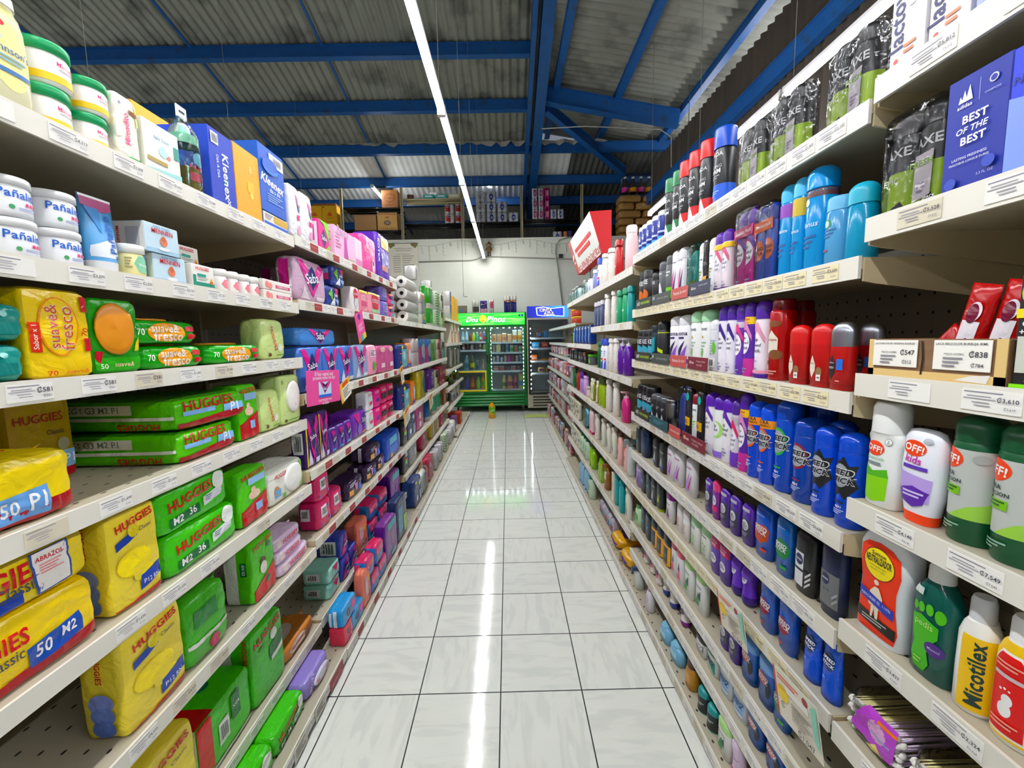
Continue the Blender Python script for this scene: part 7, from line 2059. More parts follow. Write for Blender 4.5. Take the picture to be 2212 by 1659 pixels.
('spraywater', 2.419)]),
('R3', 6, 0.31, 0.695, [
('dotpack', 4.228),
('dotpack', 4.531),
('aloebottle', 3.783),
('aloebottle', 3.907),
('aloebottle', 4.02),
('limebottle2', 3.486),
('limebottle2', 3.575),
('limebottle2', 3.142),
('limebottle2', 3.223),
('browntrig', 2.999),
('boxcream', 2.761),
('tealsham', 2.703),
('tealsham', 2.579),
('savgreen', 2.445)]),
('R3', 8, 0.05, 0.67, [
('blueslim', 3.805),
('blueslim', 3.871),
('blueslim', 3.937),
('blueslim', 3.61),
('blueslim', 3.687),
('aloebottle', 3.496)]),
]

# ------------------------------------------------------------------ the building
def struct(mb, name):
 return tag(mb.build(name), kind='structure')

fl = MB().box(-12, -4, -.05, 7, 9.0, 0, floor_material())
struct(fl, 'floor')
WALLM = wall_material()
struct(MB().box(-12, 8.95, 0, 3.34, 9.1, 3.53, WALLM), 'wall_back')
struct(MB().box(-12, 9.1, 3.40, 7, 13, 3.50, M('6a675c', 'paint')), 'trim_1')        # storage deck behind the wall top
struct(MB().box(-12.1, -4, 0, -12, 13, 8.4, M('5e5c52', 'paint')), 'wall_left')
struct(MB().box(-12, 13, 3.4, 7, 13.1, 5.6, M('2b2a26', 'paint')), 'wall_far')

def roof_z(y):
 return 7.372 - .245 * y
def roof_r(x):
 return 5.86 - .17 * x

def sheet_y(name, x0, x1, y0, y1, mat, amp=.02):
 """corrugated sheets whose waves run along y and follow the left roof slope"""
 per, n = .125, 6
 k = int((x1 - x0) / per * n)
 xs = [x0 + (x1 - x0) * i / k for i in range(k + 1)]
 v = [(x, y, roof_z(y) + amp * math.sin(2 * PI * x / per)) for y in (y0, y1) for x in xs]
 f = [(i, k + 1 + i, k + 2 + i, i + 1) for i in range(k)]
 mb = MB().add(v, f, mat, True)
 mb.add([(a, b, c + .004) for a, b, c in v], [q[::-1] for q in f], mat, True)
 return struct(mb, name)
RM1 = roof_material('grimy_grey_roof_sheet', '6f7168', '8a8b80', 'y', .55)
RM2 = roof_material('pale_translucent_roof_sheet', 'd4d7d2', 'eceee8', 'y', .12)
RM3 = roof_material('dark_roof_sheet', '4a4b46', '5e5f58', 'y', .5)
RM4 = roof_material('grimy_grey_roof_sheet_side', '6f7168', '8c8d82', 'x', .5)
sheet_y('ceiling', -12, .6, -4, 8.68, RM1)
sheet_y('ceiling_2', -5.2, 1.38, 8.68, 13, RM2, .007)
sheet_y('ceiling_3', 1.38, 7, 8.68, 13, RM3)
sheet_y('ceiling_4', -12, -5.2, 8.68, 13, RM1)
# right roof slope, waves run across
per, amp, n = .125, .02, 6
k = int(13.3 / per * n)
ys = [-4 + 13.3 * i / k for i in range(k + 1)]
v = [(x, y, roof_r(x) + amp * math.sin(2 * PI * y / per)) for x in (.62, 7.0) for y in ys]
f = [(i, i + 1, k + 2 + i, k + 1 + i) for i in range(k)]
mb = MB().add(v, f, RM4, True)
mb.add([(a, b, c + .004) for a, b, c in v], [q[::-1] for q in f], RM4, True)
struct(mb, 'ceiling_5')
# corrugated partition on the right
pm = NT('brown_corrugated_partition', .7)
pn = pm.noise(1.5, 5, pm.map(scale=(1, 6, .7)))
pm.link(pm.mix(pn, lin('463c30'), lin('2f2a22')), 'Base Color')
per, amp = .13, .022
k = int(12.9 / per * 6)
ys = [-4 + 12.9 * i / k for i in range(k + 1)]
v = [(3.0 + amp * math.sin(2 * PI * y / per), y, z) for z in (0, 4.86) for y in ys]
f = [(i, i + 1, k + 2 + i, k + 1 + i) for i in range(k)]
mb = MB().add(v, f, pm.m, True)
mb.add([(a + .004, b, c) for a, b, c in v], [q[::-1] for q in f], pm.m, True)
struct(mb, 'wall_right')

# blue painted steel
bk = NT('chipped_blue_steel_paint', .45)
bn = bk.noise(5, 6)
bn2 = bk.noise(1.2, 3)
bc = bk.ramp(bn, [(.0, lin('0a4282')), (.58, lin('12589c')), (.68, lin('24466a')), (.8, lin('4f4a46'))])
bk.link(bk.mix(bk.math('MULTIPLY', bn2, .45), bc, lin('0a3a70')), 'Base Color')
BLUE = bk.m
def part_beam(name, p0, p1, w, h, lips=True):
 b = MB()
 b.obox(p0, p1, w, h, BLUE)
 if lips:
  d = Vector((0, 0, h / 2))
  for s in (-1, 1):
   b.obox(Vector(p0) + d * s, Vector(p1) + d * s, w * 1.5, .014, BLUE)
 return struct(b, name)
n_ = 2
for y in (4.6, 5.6, 6.6, 7.6, 8.62, 9.62, 10.4, 11.4):
 x1 = .42 if y < 8.5 else 3.3
 z = roof_z(y) - .11
 part_beam('trim_%d' % n_, (-12, y, z), (x1, y, z), .07, .16)
 n_ += 1
for x in (-4.52, -2.62, -6.6, -8.7):
 part_beam('trim_%d' % n_, (x, 2, roof_z(2) - .05), (x * .985, 12, roof_z(12) - .05), .03, .03, False)
 n_ += 1
# main girder made of two chords along the aisle
for x, w in ((.45, .07), (.63, .17)):
 part_beam('trim_%d' % n_, (x, 1.5, roof_z(1.5) - .14), (x, 11.0, roof_z(11.0) - .14), w, .2, False)
 n_ += 1
# right side rafter, brace and purlins
part_beam('trim_%d' % n_, (.72, 7.5, 5.50), (2.97, 7.5, 5.09), .10, .25); n_ += 1
part_beam('trim_%d' % n_, (.74, 7.6, 5.36), (2.55, 9.3, 4.93), .08, .16); n_ += 1
for x in (.9, 1.93, 3.07):
 part_beam('trim_%d' % n_, (x, 1.0, roof_r(x) - .08), (x, 9.2, roof_r(x) - .08), .07, .11); n_ += 1
part_beam('trim_%d' % n_, (2.93, .5, 4.225), (2.93, 8.9, 4.225), .06, .18); n_ += 1

# torn plastic film hanging along a purlin
mb = MB()
rr = random.Random(11)
N_ = 60
top, bot = [], []
for i in range(N_ + 1):
 x = -3.6 + 5.6 * i / N_
 y = 8.50 + .02 * math.sin(i * 1.7)
 z = roof_z(8.5) - .05
 top.append((x, y, z + rr.uniform(-.01, .015)))
 bot.append((x, y - .03 - rr.uniform(0, .03), z - .04 - .05 * abs(noise.noise(Vector((i * .35, 2, 1)))) * 3))
mb.add(top + bot, [(i, i + 1, N_ + 2 + i, N_ + 1 + i) for i in range(N_)], M('b9b4a8', 'film'))
tag(mb.build('torn_plastic_sheet'), 'torn white plastic film sagging along a blue roof purlin', 'plastic sheet')

ORD = ['nearest', 'second', 'third', 'fourth', 'fifth', 'sixth', 'seventh', 'eighth', 'ninth', 'tenth']
# ------------------------------------------------------------------ lamps
def tube_lamp(x, y0, z, L, label, group, strength=None, wire=True, w=.055):
 root = empty('tube_lamp', (x, y0 + L / 2, z))
 if not wire:
  root.rotation_euler.x = PI
 h = L / 2 - .012
 MB().box(-w / 2, -h, .0, w / 2, h, .03, M('e8e8e8', 'plastic'), .004).build('housing', root)
 MB().lathe([(-h, w * .36, w * .36), (h, w * .36, w * .36)], E('fbfcff', LAMP_STRENGTH if strength is None else strength), 0, 0, 10)
 d = MB()
 d.tube([(0, -h + .01, -.012), (0, h - .01, -.012)], w * .40, E('fbfcff', LAMP_STRENGTH if strength is None else strength), 8)
 d.build('led_diffuser', root)
 for s in (-1, 1):
  MB().box(-w / 2 - .002, s * h - .012, -.04, w / 2 + .002, s * h + .012, .032, M('c9c9c4'), .003).build('end_cap', root)
 if wire:
  wb = MB()
  top_ = min(roof_z(y0 + L / 2), 20) - z if x < .6 else roof_r(x) - z
  wb.tube([(0, h * .9, .03), (0, h * .9, max(.1, top_ - .1))], .0022, M('8a8a86'), 5)
  wb.build('hanging_wire', root)
 return tag(root, label, 'ceiling lamp', group)
ys0 = [3.29 - 1.4 * i for i in range(5, 0, -1)] + [3.29, 4.69, 6.11, 7.51]
AISLE = ['nearest visible', 'second visible', 'third', 'fourth', 'fifth', 'last']
for i, y in enumerate(ys0):
 if i == 3:
  lb = 'white tube lamp over the aisle, straight overhead just out of frame'
 elif y < .4:
  lb = 'long white tube lamp of the aisle row, overhead out of frame'
 else:
  j = i - 4
  lb = 'white tube lamp over the aisle, %s one towards the back wall' % ('overhead', 'nearest', 'second', 'third', 'last')[max(0, min(4, j if j > 0 else 0))]
 tube_lamp(-.455, y, 3.12, 1.26 if y > 7 else 1.40, lb, 'tube lamps in a row over the aisle')
for i, y in enumerate((-2.5, -1.1, .3, 1.72, 3.14, 4.56)):
 tube_lamp(1.99, y, 3.12, 1.40, 'white tube lamp beyond the right shelves, %s of its row' % ORD[i], 'tube lamps over the next aisle to the right', w=.05)
for i, y in enumerate((-3.0, -1.2, .6, 2.4, 4.2, 6.0)):
 tube_lamp(-3.4, y, 3.3, 1.4, 'white tube lamp beyond the left shelves, %s of its row' % ORD[i], 'tube lamps over the next aisle to the left')
tube_lamp(-2.72, 8.98, 4.62, 1.05, 'white tube lamp hanging over the storage deck, left of the brown carton', 'tube lamps over the storage deck', w=.06)
tube_lamp(-.36, 9.6, 4.95, .8, 'short white tube lamp above the stacked toilet rolls on the deck', 'tube lamps over the storage deck', w=.06)
for i in range(4):
 tube_lamp(3.5, .9 + 2.0 * i, 4.70, 1.4, '%s tube lamp behind the brown corrugated partition, lighting the roof edge' % ORD[i], 'tube lamps behind the partition', strength=LAMP_STRENGTH * .5, wire=False)

# ------------------------------------------------------------------ shelving bays
SH_DECK = shelf_material('cream_shelf_steel_dotted', 'bfb69f', 1)
SH_BACK = shelf_material('pegboard_back_panel', '958c74', 2)
SH = shelf_material('cream_shelf_steel', 'c8bfa6')
RAIL = M('e2dfd4', 'shelf')
BRK = M('c2b393', 'shelf')
TAGS = {}
def price_tag(price, kind, w=.074, h=.031):
 key = (price, kind, w)
 if key not in TAGS:
  mb = MB()
  c = {'w': 'eeece6', 'y': 'e6dcb8', 'r': '9a3f3f', 'c': 'd6cfba'}[kind]
  mb.box(-w / 2, -.0012, 0, w / 2, 0, h, M(c, 'paper'))
  S, dm = surf_box(w, h, .001)
  S2 = lambda f_, u, v, o: S(f_, u, v, o + .0012)
  if kind == 'r':
   ds = [r(-.4, .55, .4, .62, 'b87070')]
  else:
   ds = [r(-.46, .84, .2, .9, '8a8892'), r(-.4, .66, .02, .71, 'a09ea6'), r(-.46, .54, .1, .59, 'a09ea6'), r(-.3, .38, .0, .43, 'a09ea6'), r(-.26, .24, .02, .29, 'a09ea6')]
   if price:
    ds += [t(price, .3, .6, .34, '3f3d48', b=1.5), t(price[:2] + price[2:].replace('8', '5'), .34, .24, .18, '6a6874')]
  decals(mb, S2, dm, ds, .0, curved=False)
  me = mb.build('price_tag')
  TAGS[key] = me
  bpy.data.objects.remove(me, do_unlink=False) if False else None
  return me
 o = TAGS[key].copy()
 COL.objects.link(o)
 return o

WORDS = {1: 'top', 2: 'second', 3: 'third', 4: 'fourth', 5: 'fifth', 6: 'sixth', 7: 'seventh', 8: 'eighth'}
BAYN = {'L1': 'left near bay', 'L2': 'left middle bay', 'L3': 'left far bay', 'L4': 'left end bay', 'R1': 'right near bay', 'R2': 'right middle bay', 'R3': 'right far bay', 'R4': 'right end bay'}
SHELF_Z = {}
for b_, i_, z_, x_, it_ in ROWS:
 SHELF_Z.setdefault(b_, {})[i_] = z_
SHELF_Z['R1'].update({7: .35, 8: .055})
SHELF_Z['R3'][7] = 1.372
PR = {('R1', 1): ['₡6,795', '₡4,649', '₡5,812'], ('R1', 2): ['₡6,357', '₡6,357', '₡5,528'], ('R1', 3): ['₡3,610', '₡3,610', ''], ('R1', 4): ['₡9,120', '₡7,549', '₡4,140', '₡4,541'],
 ('R1', 5): ['₡3,603', '₡2,324', '₡3,437', '₡2,473'], ('R2', 2): ['₡3,509', '₡3,309', '₡3,168', '₡3,368', '₡2,857', '₡2,771'], ('R2', 3): ['₡2,769', '₡3,258', '₡2,281', '₡2,617', '₡3,146', '₡3,662'],
 ('R2', 4): ['₡3,638', '₡2,930', '₡3,712', '₡3,588', '₡3,606', '₡3,682'], ('R2', 5): ['₡3,136', '₡3,136', '₡3,455', '₡3,455', '₡2,302', '₡2,302'], ('R2', 6): ['₡3,805', '₡3,455', '₡3,455'],
 ('L1', 1): ['₡4,313', '₡3,098', '₡1,930', '₡3,380', '₡1,242', '₡1,812'], ('L1', 2): ['₡3,379', '₡2,503', '₡2,750', '₡1,221', '₡592', '₡1,891'], ('L1', 3): ['₡581', '₡1,682', '₡1,958', '₡3,034'],
 ('L1', 4): ['₡1,690', '₡1,690', '₡2,579'], ('L1', 6): ['₡4,525', '₡1,600'], ('L1', 5): ['₡1,690', '₡4,480']}
def bay(key, y0, y1, xf, xb, base_x, side, top, shelf_spans={}, rails=True, cols=None):
 """side -1 = left of the aisle, +1 = right"""
 root = empty('shelving_bay', ((xf + xb) / 2, (y0 + y1) / 2, 0))
 cx, cy = (xf + xb) / 2, (y0 + y1) / 2
 def L(mb):
  mb.v = [(a - cx, b - cy, c) for a, b, c in mb.v]
  return mb
 s = side
 bx0, bx1 = sorted((xb, xb + s * .02))
 L(MB().box(bx0, y0 + .002, .0, bx1, y1 - .002, top, SH_BACK)).build('back_panel', root)
 for yy in (y0, y1):
  ux0, ux1 = sorted((xb - s * .03, xb + s * .0))
  a, b = (yy, yy + .018) if yy == y0 else (yy - .018, yy)
  L(MB().box(ux0, a, 0, ux1, b, top + .03, SH)).build('upright', root)
 zs = SHELF_Z[key]
 order = sorted(zs, key=lambda q: -zs[q])
 rr_ = random.Random(sum(map(ord, key)))
 for q in order:
  z = zs[q]
  base = z < .12
  X = base_x if base else xf
  a, b = shelf_spans.get(q, (y0, y1))
  a += .003
  b -= .003
  x0, x1 = sorted((X, xb - s * .004))
  m = MB()
  m.box(x0, a, z - .006, x1, b, z, SH_DECK)
  m.box(x0, a, z - .022, x1, b, z - .006, SH)
  # front lip with the sloping price rail
  fx0, fx1 = sorted((X, X - s * .006))
  zl = max(.004, z - .040)
  m.box(fx0, a, zl, fx1, b, z + .003, RAIL)
  kx0, kx1 = sorted((X + s * .05, X + s * .056))
  if base:
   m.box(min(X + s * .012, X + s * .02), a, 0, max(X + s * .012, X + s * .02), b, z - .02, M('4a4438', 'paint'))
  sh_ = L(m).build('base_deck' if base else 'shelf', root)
  if not base:
   for yy, e0 in ((a - .0025, 0), (b - .0015, 1)):
    g_ = MB()
    P_ = [(X + s * .004, z - .001), (X + s * .004, z - .045), (X + s * .03, z - .05), (xb - s * .03, z - .10), (xb - s * .01, z - .10), (xb - s * .01, z - .001)]
    v = [(px_, yy + d_, pz_) for d_ in (0, .004) for px_, pz_ in P_]
    n6 = len(P_)
    g_.add(v, [tuple(range(n6)), tuple(range(2 * n6 - 1, n6 - 1, -1))] + [(i, n6 + i, n6 + (i + 1) % n6, (i + 1) % n6) for i in range(n6)], BRK)
    L(g_).build('bracket', sh_)
   w_ = MB()
   w_.box(min(x0, x1) + .03, a + .01, z - .034, max(x0, x1) - .03, a + .02, z - .022, SH)
  # price labels in the rail
  pr = PR.get((key, q))
  dens = {'R2': .085, 'L2': .08, 'R3': .1, 'L3': .11, 'L4': .2}.get(key, .125)
  if rails:
   nT = max(1, int((b - a - .03) / dens))
   nT = min(nT, 18)
   for i in range(nT):
    yy = a + .045 + (b - a - .09) * (i + .5) / nT + rr_.uniform(-.006, .006)
    kd = 'w'
    if key == 'L2':
     kd = 'r' if i % 3 == 1 else ('c' if rr_.random() < .3 else 'w')
    elif key == 'R2' and q in (2, 3, 6):
     kd = 'y'
    elif rr_.random() < .15:
     kd = 'c'
    if key in ('L1', 'R1') and rr_.random() < .12 and q > 4:
     continue
    if pr:
     # prices listed from the near end
     near = (i if s > 0 else i)
     yy_vis0 = .42 if key == 'R1' else (.75 if key == 'L1' else y0)
     if key in ('R1', 'L1') and yy < yy_vis0:
      price = ''
     else:
      kk = int((yy - yy_vis0) / max(.01, (b - yy_vis0)) * len(pr))
      price = pr[max(0, min(len(pr) - 1, kk))]
    else:
     price = '₡%d,%03d' % (rr_.randint(1, 4), rr_.choice([102, 188, 455, 455, 690, 812, 95, 340]))
    if key in ('L3', 'L4', 'R3'):
     price = ''
    tg = price_tag(price, kd)
    tg.parent = sh_
    tg.location = ((X - s * .0062) - cx, yy - cy, zl + .006)
    tg.rotation_euler.z = -s * PI / 2
 return root

b1 = bay('L1', -.25, 1.752, -.862, -1.285, -.757, -1, 1.98)
tag(b1, 'cream steel shelving bay holding diaper packs, nearest on the left', 'shelving')
b2 = bay('L2', 1.756, 3.335, -.862, -1.285, -.757, -1, 1.95)
tag(b2, 'cream steel shelving bay holding pad packs, left middle', 'shelving')
b3 = bay('L3', 3.339, 5.89, -.862, -1.285, -.757, -1, 1.66)
tag(b3, 'shelving bay stocked with toilet paper packs, left far', 'shelving')
b4 = bay('L4', 5.894, 7.9, -.862, -1.285, -.757, -1, 1.78)
tag(b4, 'last shelving bay on the left before the green cooler', 'shelving')
b5 = bay('R1', -.3, .808, .682, 1.105, .652, 1, 2.0)
tag(b5, 'cream steel shelving bay nearest on the right, repellents and perfume', 'shelving')
b6 = bay('R2', .812, 2.282, .682, 1.105, .652, 1, 1.93)
tag(b6, 'cream steel shelving bay full of deodorants, right middle', 'shelving')
b7 = bay('R3', 2.286, 4.76, .682, 1.105, .652, 1, 1.86, {2: (2.286, 3.42), 7: (3.42, 4.76)})
tag(b7, 'shelving bay of shampoo bottles, right far', 'shelving')

def along_front(side, X, y, z):
 return (X, y, z), (PI / 2 if side < 0 else -PI / 2)

# ------------------------------------------------------------------ put the stock on the shelves
ORD = ['nearest', 'second', 'third', 'fourth', 'fifth', 'sixth', 'seventh', 'eighth', 'ninth', 'tenth']
PROTO = {}
rj = random.Random(5)
def shelf_word(b_, i_):
 zs = SHELF_Z[b_]
 order = sorted(zs, key=lambda q: -zs[q])
 n = order.index(i_)
 return 'bottom deck' if n == len(order) - 1 else WORDS[n + 1] + ' shelf'
STYLE_PLACES = {}
for b_, i_, z_, x_, it_ in ROWS:
 for a in it_:
  STYLE_PLACES.setdefault(a[0], []).append((b_, i_))
LEVELW = {0: 'lower', 1: 'upper', 2: 'topmost'}
for b_, i_, z_, x_, it_ in ROWS:
 s = -1 if b_[0] == 'L' else 1
 same = {}
 for j, a in enumerate(it_):
  same.setdefault(a[0], []).append(j)
 hs = {}
 for a in it_:
  hs[a[0]] = DIM[a[0]][1]
 for j, a in enumerate(it_):
  st = a[0]
  o_ = a[2] if len(a) > 2 else {}
  sh, opt, ds, name, cat, desc = STYLES[st]
  if st in PROTO:
   ob = copy_tree(PROTO[st])
  else:
   ob = make(st)
   PROTO[st] = ob
  w, h, d = DIM[st]
  z = z_ + o_.get('k', 0) * (h * o_.get('sz', 1) + (.004 if sh == 'soft' else .0015)) + o_.get('up', 0) + .0005
  if o_.get('on'):
   z += DIM[o_['on']][1] + .004
  sb = o_.get('set', 0) + (rj.uniform(0, .006) if not o_.get('k') else .002)
  X = x_ + s * sb
  ob.location = (X, a[1], z)
  jit = 0 if sh in ('box', 'tray') else rj.uniform(-.03, .03)
  ob.rotation_euler = (0, 0, (PI / 2 if s < 0 else -PI / 2) + jit)
  ob.scale = (o_.get('sx', 1), o_.get('sd', 1), o_.get('sz', 1))
  # description
  grp = sorted(same[st], key=lambda q: (it_[q][1], (it_[q][2] if len(it_[q]) > 2 else {}).get('k', 0)))
  where = '%s, %s' % (shelf_word(b_, i_), BAYN[b_])
  if len(grp) == 1:
   lab = '%s, %s' % (desc, where)
  else:
   lv = sorted({(it_[q][2] if len(it_[q]) > 2 else {}).get('k', 0) for q in grp})
   cols = sorted({round(it_[q][1], 1) for q in grp})
   k_ = o_.get('k', 0)
   same_lv = [q for q in grp if (it_[q][2] if len(it_[q]) > 2 else {}).get('k', 0) == k_]
   pos = same_lv.index(j)
   wd = []
   if len(lv) > 1:
    wd.append(LEVELW[k_] if len(lv) < 3 else ('lowest', 'middle', 'topmost')[k_])
   if len(same_lv) > 1:
    wd.append('farthest' if pos == len(same_lv) - 1 else (ORD[pos] if pos < len(ORD) else 'further'))
   lab = '%s %s, %s' % (' '.join(wd), desc, where)
  words = lab.split()
  if len(words) > 16:
   lab = lab.replace(' and ', '/', 1) if False else ' '.join(words)
   lab = lab.replace('standing on', 'on').replace('lying flat', 'flat').replace(' bay', '', 1)
   lab = ' '.join(lab.split()[:16])
  gname = None
  if len(STYLE_PLACES[st]) > 1:
   gname = desc.split(' with')[0].split(' lying')[0].split(' standing')[0].split(' of ')[0].split(' on ')[0].split(' turned')[0].split(' at ')[0] + 's on the ' + ('left' if s < 0 else 'right') + ' shelves'
  tag(ob, lab, cat, gname)

# ------------------------------------------------------------------ cards and tags hanging on the rails
def card(name, w, h, c, ds, loc, side, label, cat, tilt=0, lean=0, group=None, rad=0):
 mb = MB()
 mb.box(-w / 2, -.0015, 0, w / 2, 0, h, M(c, 'card'), .0006)
 S, dm = surf_box(w, h, .001)
 decals(mb, lambda f_, u, v, o: S(f_, u, v, o + .0015), dm, ds, .0, curved=False)
 ob = mb.build(name)
 ob.location = loc
 ob.rotation_mode = 'XYZ'
 ob.rotation_euler = (lean, tilt, -side * PI / 2)
 # rotation order: tilt in the card plane, lean away from the rail, then face the aisle
 m_ = Matrix.Rotation(-side * PI / 2, 4, 'Z') @ Matrix.Rotation(lean, 4, 'X') @ Matrix.Rotation(tilt, 4, 'Y')
 ob.rotation_euler = m_.to_euler()
 return tag(ob, label, cat, group)

card('promotional_card', .34, .15, 'e2569a', [t('El flujo vaginal está', 0, .88, .55, 'f6e6f0', b=2), t('presente todos los días', 0, .77, .66, 'f6e6f0', b=2), p([(-.18, .2), (.2, .2), (.2, .66), (-.18, .66)], 'c8dcf2'), p([(-.14, .66), (0, .3), (.2, .66), (.12, .66), (0, .44), (-.08, .66)], 'd3208a'), p([(0, .58), (.06, .46), (0, .34), (-.06, .46)], NAVY), t('Saba', 0, .46, .1, 'f2f0f6'),
 r(-.18, .2, .2, .28, '2a6ad0'), t('La protección diaria', 0, .12, .4, 'f6e6f0'), t('es Saba', 0, .04, .2, 'f6e6f0')], (-.835, 1.885, 1.155), -1, 'pink promotional card hanging below a shelf rail, left middle bay', 'promotional card', .06)
card('promotional_card', .13, .165, 'e2569a', [r(-.5, 0, .5, .2, 'e8d23a'), r(-.5, 0, -.2, .2, 'e0703a'), r(-.2, 0, .1, .2, '3ab0c0'), lines(-.3, .35, .3, .6, 4, 'f0c8dc'), e(0, .85, .14, 0, '5a2a8a')], (-.838, 2.44, 1.44), -1, 'long pink tag hanging from the second shelf rail on the left', 'promotional card', -.35)
YT = [(2.15, 1.14, .14, .10, 'e0b52e', 'nearest'), (3.31, 1.10, .09, .14, 'e6dcc0', 'second'), (3.40, .76, .20, .13, 'e6b23a', 'third'), (4.48, .72, .2, .14, 'dcd8d2', 'fourth'), (3.80, .14, .24, .15, 'dfc888', 'fifth, lowest')]
for y_, zz, w_, h_, c_, wd in YT:
 card('offer_tag', w_, h_, 'e9e4d6', [r(-.5, .7, .5, 1, 'e6b52a'), r(-.5, 0, -.34, 1, 'e6b52a'), r(-.2, .74, .3, .94, 'd2582a'), lines(-.25, .12, .35, .6, 4, '8a8880')], (-.838, y_, zz), -1, '%s yellow-headed offer tag hanging from left shelf rails' % wd, 'offer tag', -.3, group='offer tags on the left shelves')
for y_, wd in ((1.475, 'near'), (1.32, 'nearest')):
 card('price_card', .09, .05, 'd8d4cc', [lines(-.4, .2, .3, .85, 4, '77756f'), t('₡1,095', .2, .3, .3, '3f3d48')], (-.748, y_, .012), -1, '%s white price card clipped to the left base deck' % wd, 'price card', 0, group='price cards on the base deck')
card('red_offer_strip', .13, .045, '9a3a40', [r(-.4, .3, .3, .5, 'b87078')], (-.749, 1.63, .01), -1, 'dark red strip clipped to the left base deck', 'offer strip')
OT = [r(-.5, .94, .5, 1, 'dfe4d4'), r(-.5, .0, -.46, 1, 'c8402a'), lines(-.4, .78, .1, .9, 2, 'd8685a'), e(.24, .86, .06, 0, '8a2a3a'), e(-.3, .56, .13, 0, 'f0d21a'), lines(-.4, .62, .0, .68, 2, 'c8a01a'), r(-.2, .66, .3, .8, 'f4f0ea'), lines(-.1, .22, .36, .56, 6, '9a948c'), t('₡1,047', .2, .13, .36, '4a4650', b=2), t('₡', -.3, .36, .08, '4a4650'), p([(.38, .9), (.5, .98), (.5, .2), (.4, .35)], '8ac8b4')]
card('offer_sign', .15, .115, 'ece5d6', OT, (.655, 1.15, .530), 1, 'slanted white offer sign on the sixth rail, farther of two', 'offer sign', -.12, .1, 'white offer signs on the right rail')
card('offer_sign', .15, .125, 'ece5d6', OT, (.652, .86, .505), 1, 'slanted white offer sign on the sixth rail, nearer of two', 'offer sign', -.12, .1, 'white offer signs on the right rail')
TK = {'axe': ('23241f', [t('AXE', -.3, .5, .2, 'e8e8e8', b=2), t('HUELE INCREIBLE', .14, .5, .56, 'b8d81e', b=1)]), 'men': ('3b3f3c', [r(-.45, .5, -.35, .8, 'a8aca8'), t('PROTECCION SUPERIOR', .1, .5, .6, '9aa09a')]),
 'rex': ('b5524e', [t('Rexona 3x', -.1, .55, .5, 'f0dcd6', b=1, sk=.2), lines(.18, .4, .44, .6, 2, 'e0c0b8')]), 'dove': ('6e1c2c', [e(-.38, .55, .03, 0, 'e8b84a'), t('Dove', -.26, .55, .2, 'f0e6e0', sk=.2), t('Protege y restaura', .18, .66, .44, 'd0a8a8'), t('tus axilas', .12, .4, .26, 'd0a8a8')]),
 'nav': ('2a2e48', [e(-.38, .55, .03, 0, 'e8b84a'), t('Dove', -.26, .55, .2, 'f0e6e0', sk=.2), t('Cuidado experto', .18, .66, .44, 'a8b0c8')]), 'teal': ('1c4a52', [lines(-.3, .3, .3, .7, 3, '4a8a94')])}
for (row_, zz) in (('second', 1.573), ('third', 1.308), ('fourth', 1.018)):
 for kk, y0_, y1_ in (('axe', 1.97, 2.21), ('men' if row_ != 'fourth' else 'teal', 1.74, 1.96), ('rex', 1.57 if row_ != 'fourth' else 1.61, 1.73), ('dove' if row_ != 'second' else 'nav', 1.40, 1.56 if row_ != 'fourth' else 1.60)):
  c_, ds_ = TK[kk]
  nm = {'axe': 'black and lime', 'men': 'dark grey', 'rex': 'brick pink', 'dove': 'wine red', 'nav': 'navy', 'teal': 'dark teal'}[kk]
  card('shelf_talker', y1_ - y0_ - .004, .045, c_, ds_, (.672, (y0_ + y1_) / 2, zz - .002), 1, '%s strip card on the %s rail of right middle bay' % (nm, row_), 'shelf card', 0, -.06, 'strip cards on the deodorant rails')

for i, (y_, tl, z0) in enumerate(((.672, .22, 1.35), (.630, .22, 1.35), (.592, .3, 1.352), (.752, .75, 1.352))):
 STYLES['_'] = ('pouch', dict(c='a80f1c'), [r(-.3, .38, .3, .62, 'e4dfe4'), r(-.3, .16, .3, .28, 'e4dfe4'), r(-.3, .29, .3, .37, '4a1f5a'), t('LACA', 0, .33, .4, 'f0e6f0', b=2), t('2', .1, .42, .12, '4a1f5a', b=2), e(.05, .72, .22, .1, 'e4dfe4'), e(.0, .7, .2, .1, '6a1430')], 'lacquer_sachet', 'sachet', '')
 DIM['_'] = (.042, .15 if i < 3 else .1, .02)
 o = make('_')
 o.matrix_world = Matrix.Translation((.722 + .006 * i, y_, z0)) @ Matrix.Rotation(-PI / 2, 4, 'Z') @ Matrix.Rotation(tl, 4, 'Y')
 tag(o, '%s leaning red lacquer sachet in the wooden tray' % ('left upright', 'middle upright', 'right', 'low fallen')[i], 'sachet')

# ------------------------------------------------------------------ right end bay: hanging packs and small shelves
mb = MB()
root = empty('pegboard_stand', (.9, 6.3, 0))
MB().box(.18, -1.52, 0, .2, 1.6, 1.62, SH_BACK).build('back_panel', root)
for zz in (1.60, 1.36, 1.17, .93, .66, .40):
 a = MB()
 a.box(-.12 if zz > 1 else -.16, -1.5, zz - .02, .18, 1.55, zz, SH)
 a.box(-.125 if zz > 1 else -.165, -1.5, zz - .035, -.12 if zz > 1 else -.16, 1.55, zz + .004, M('b8bcb8', 'plastic'))
 a.build('shelf', root)
a = MB().box(-.2, -1.5, 0, .18, 1.55, .05, SH)
a.build('base_deck', root)
tag(root, 'crowded peg stand of small packs, right end by the coolers', 'shelving')
rr = random.Random(21)
PAL = ['b8b4b4', 'c8c0c0', '9a4a52', 'b06a70', 'a8a4b0', '8a8e98', 'c8a8b0', '8fa4ac', '7a2a36', 'd0ccc6', '6a5a7a', 'a89a8a']
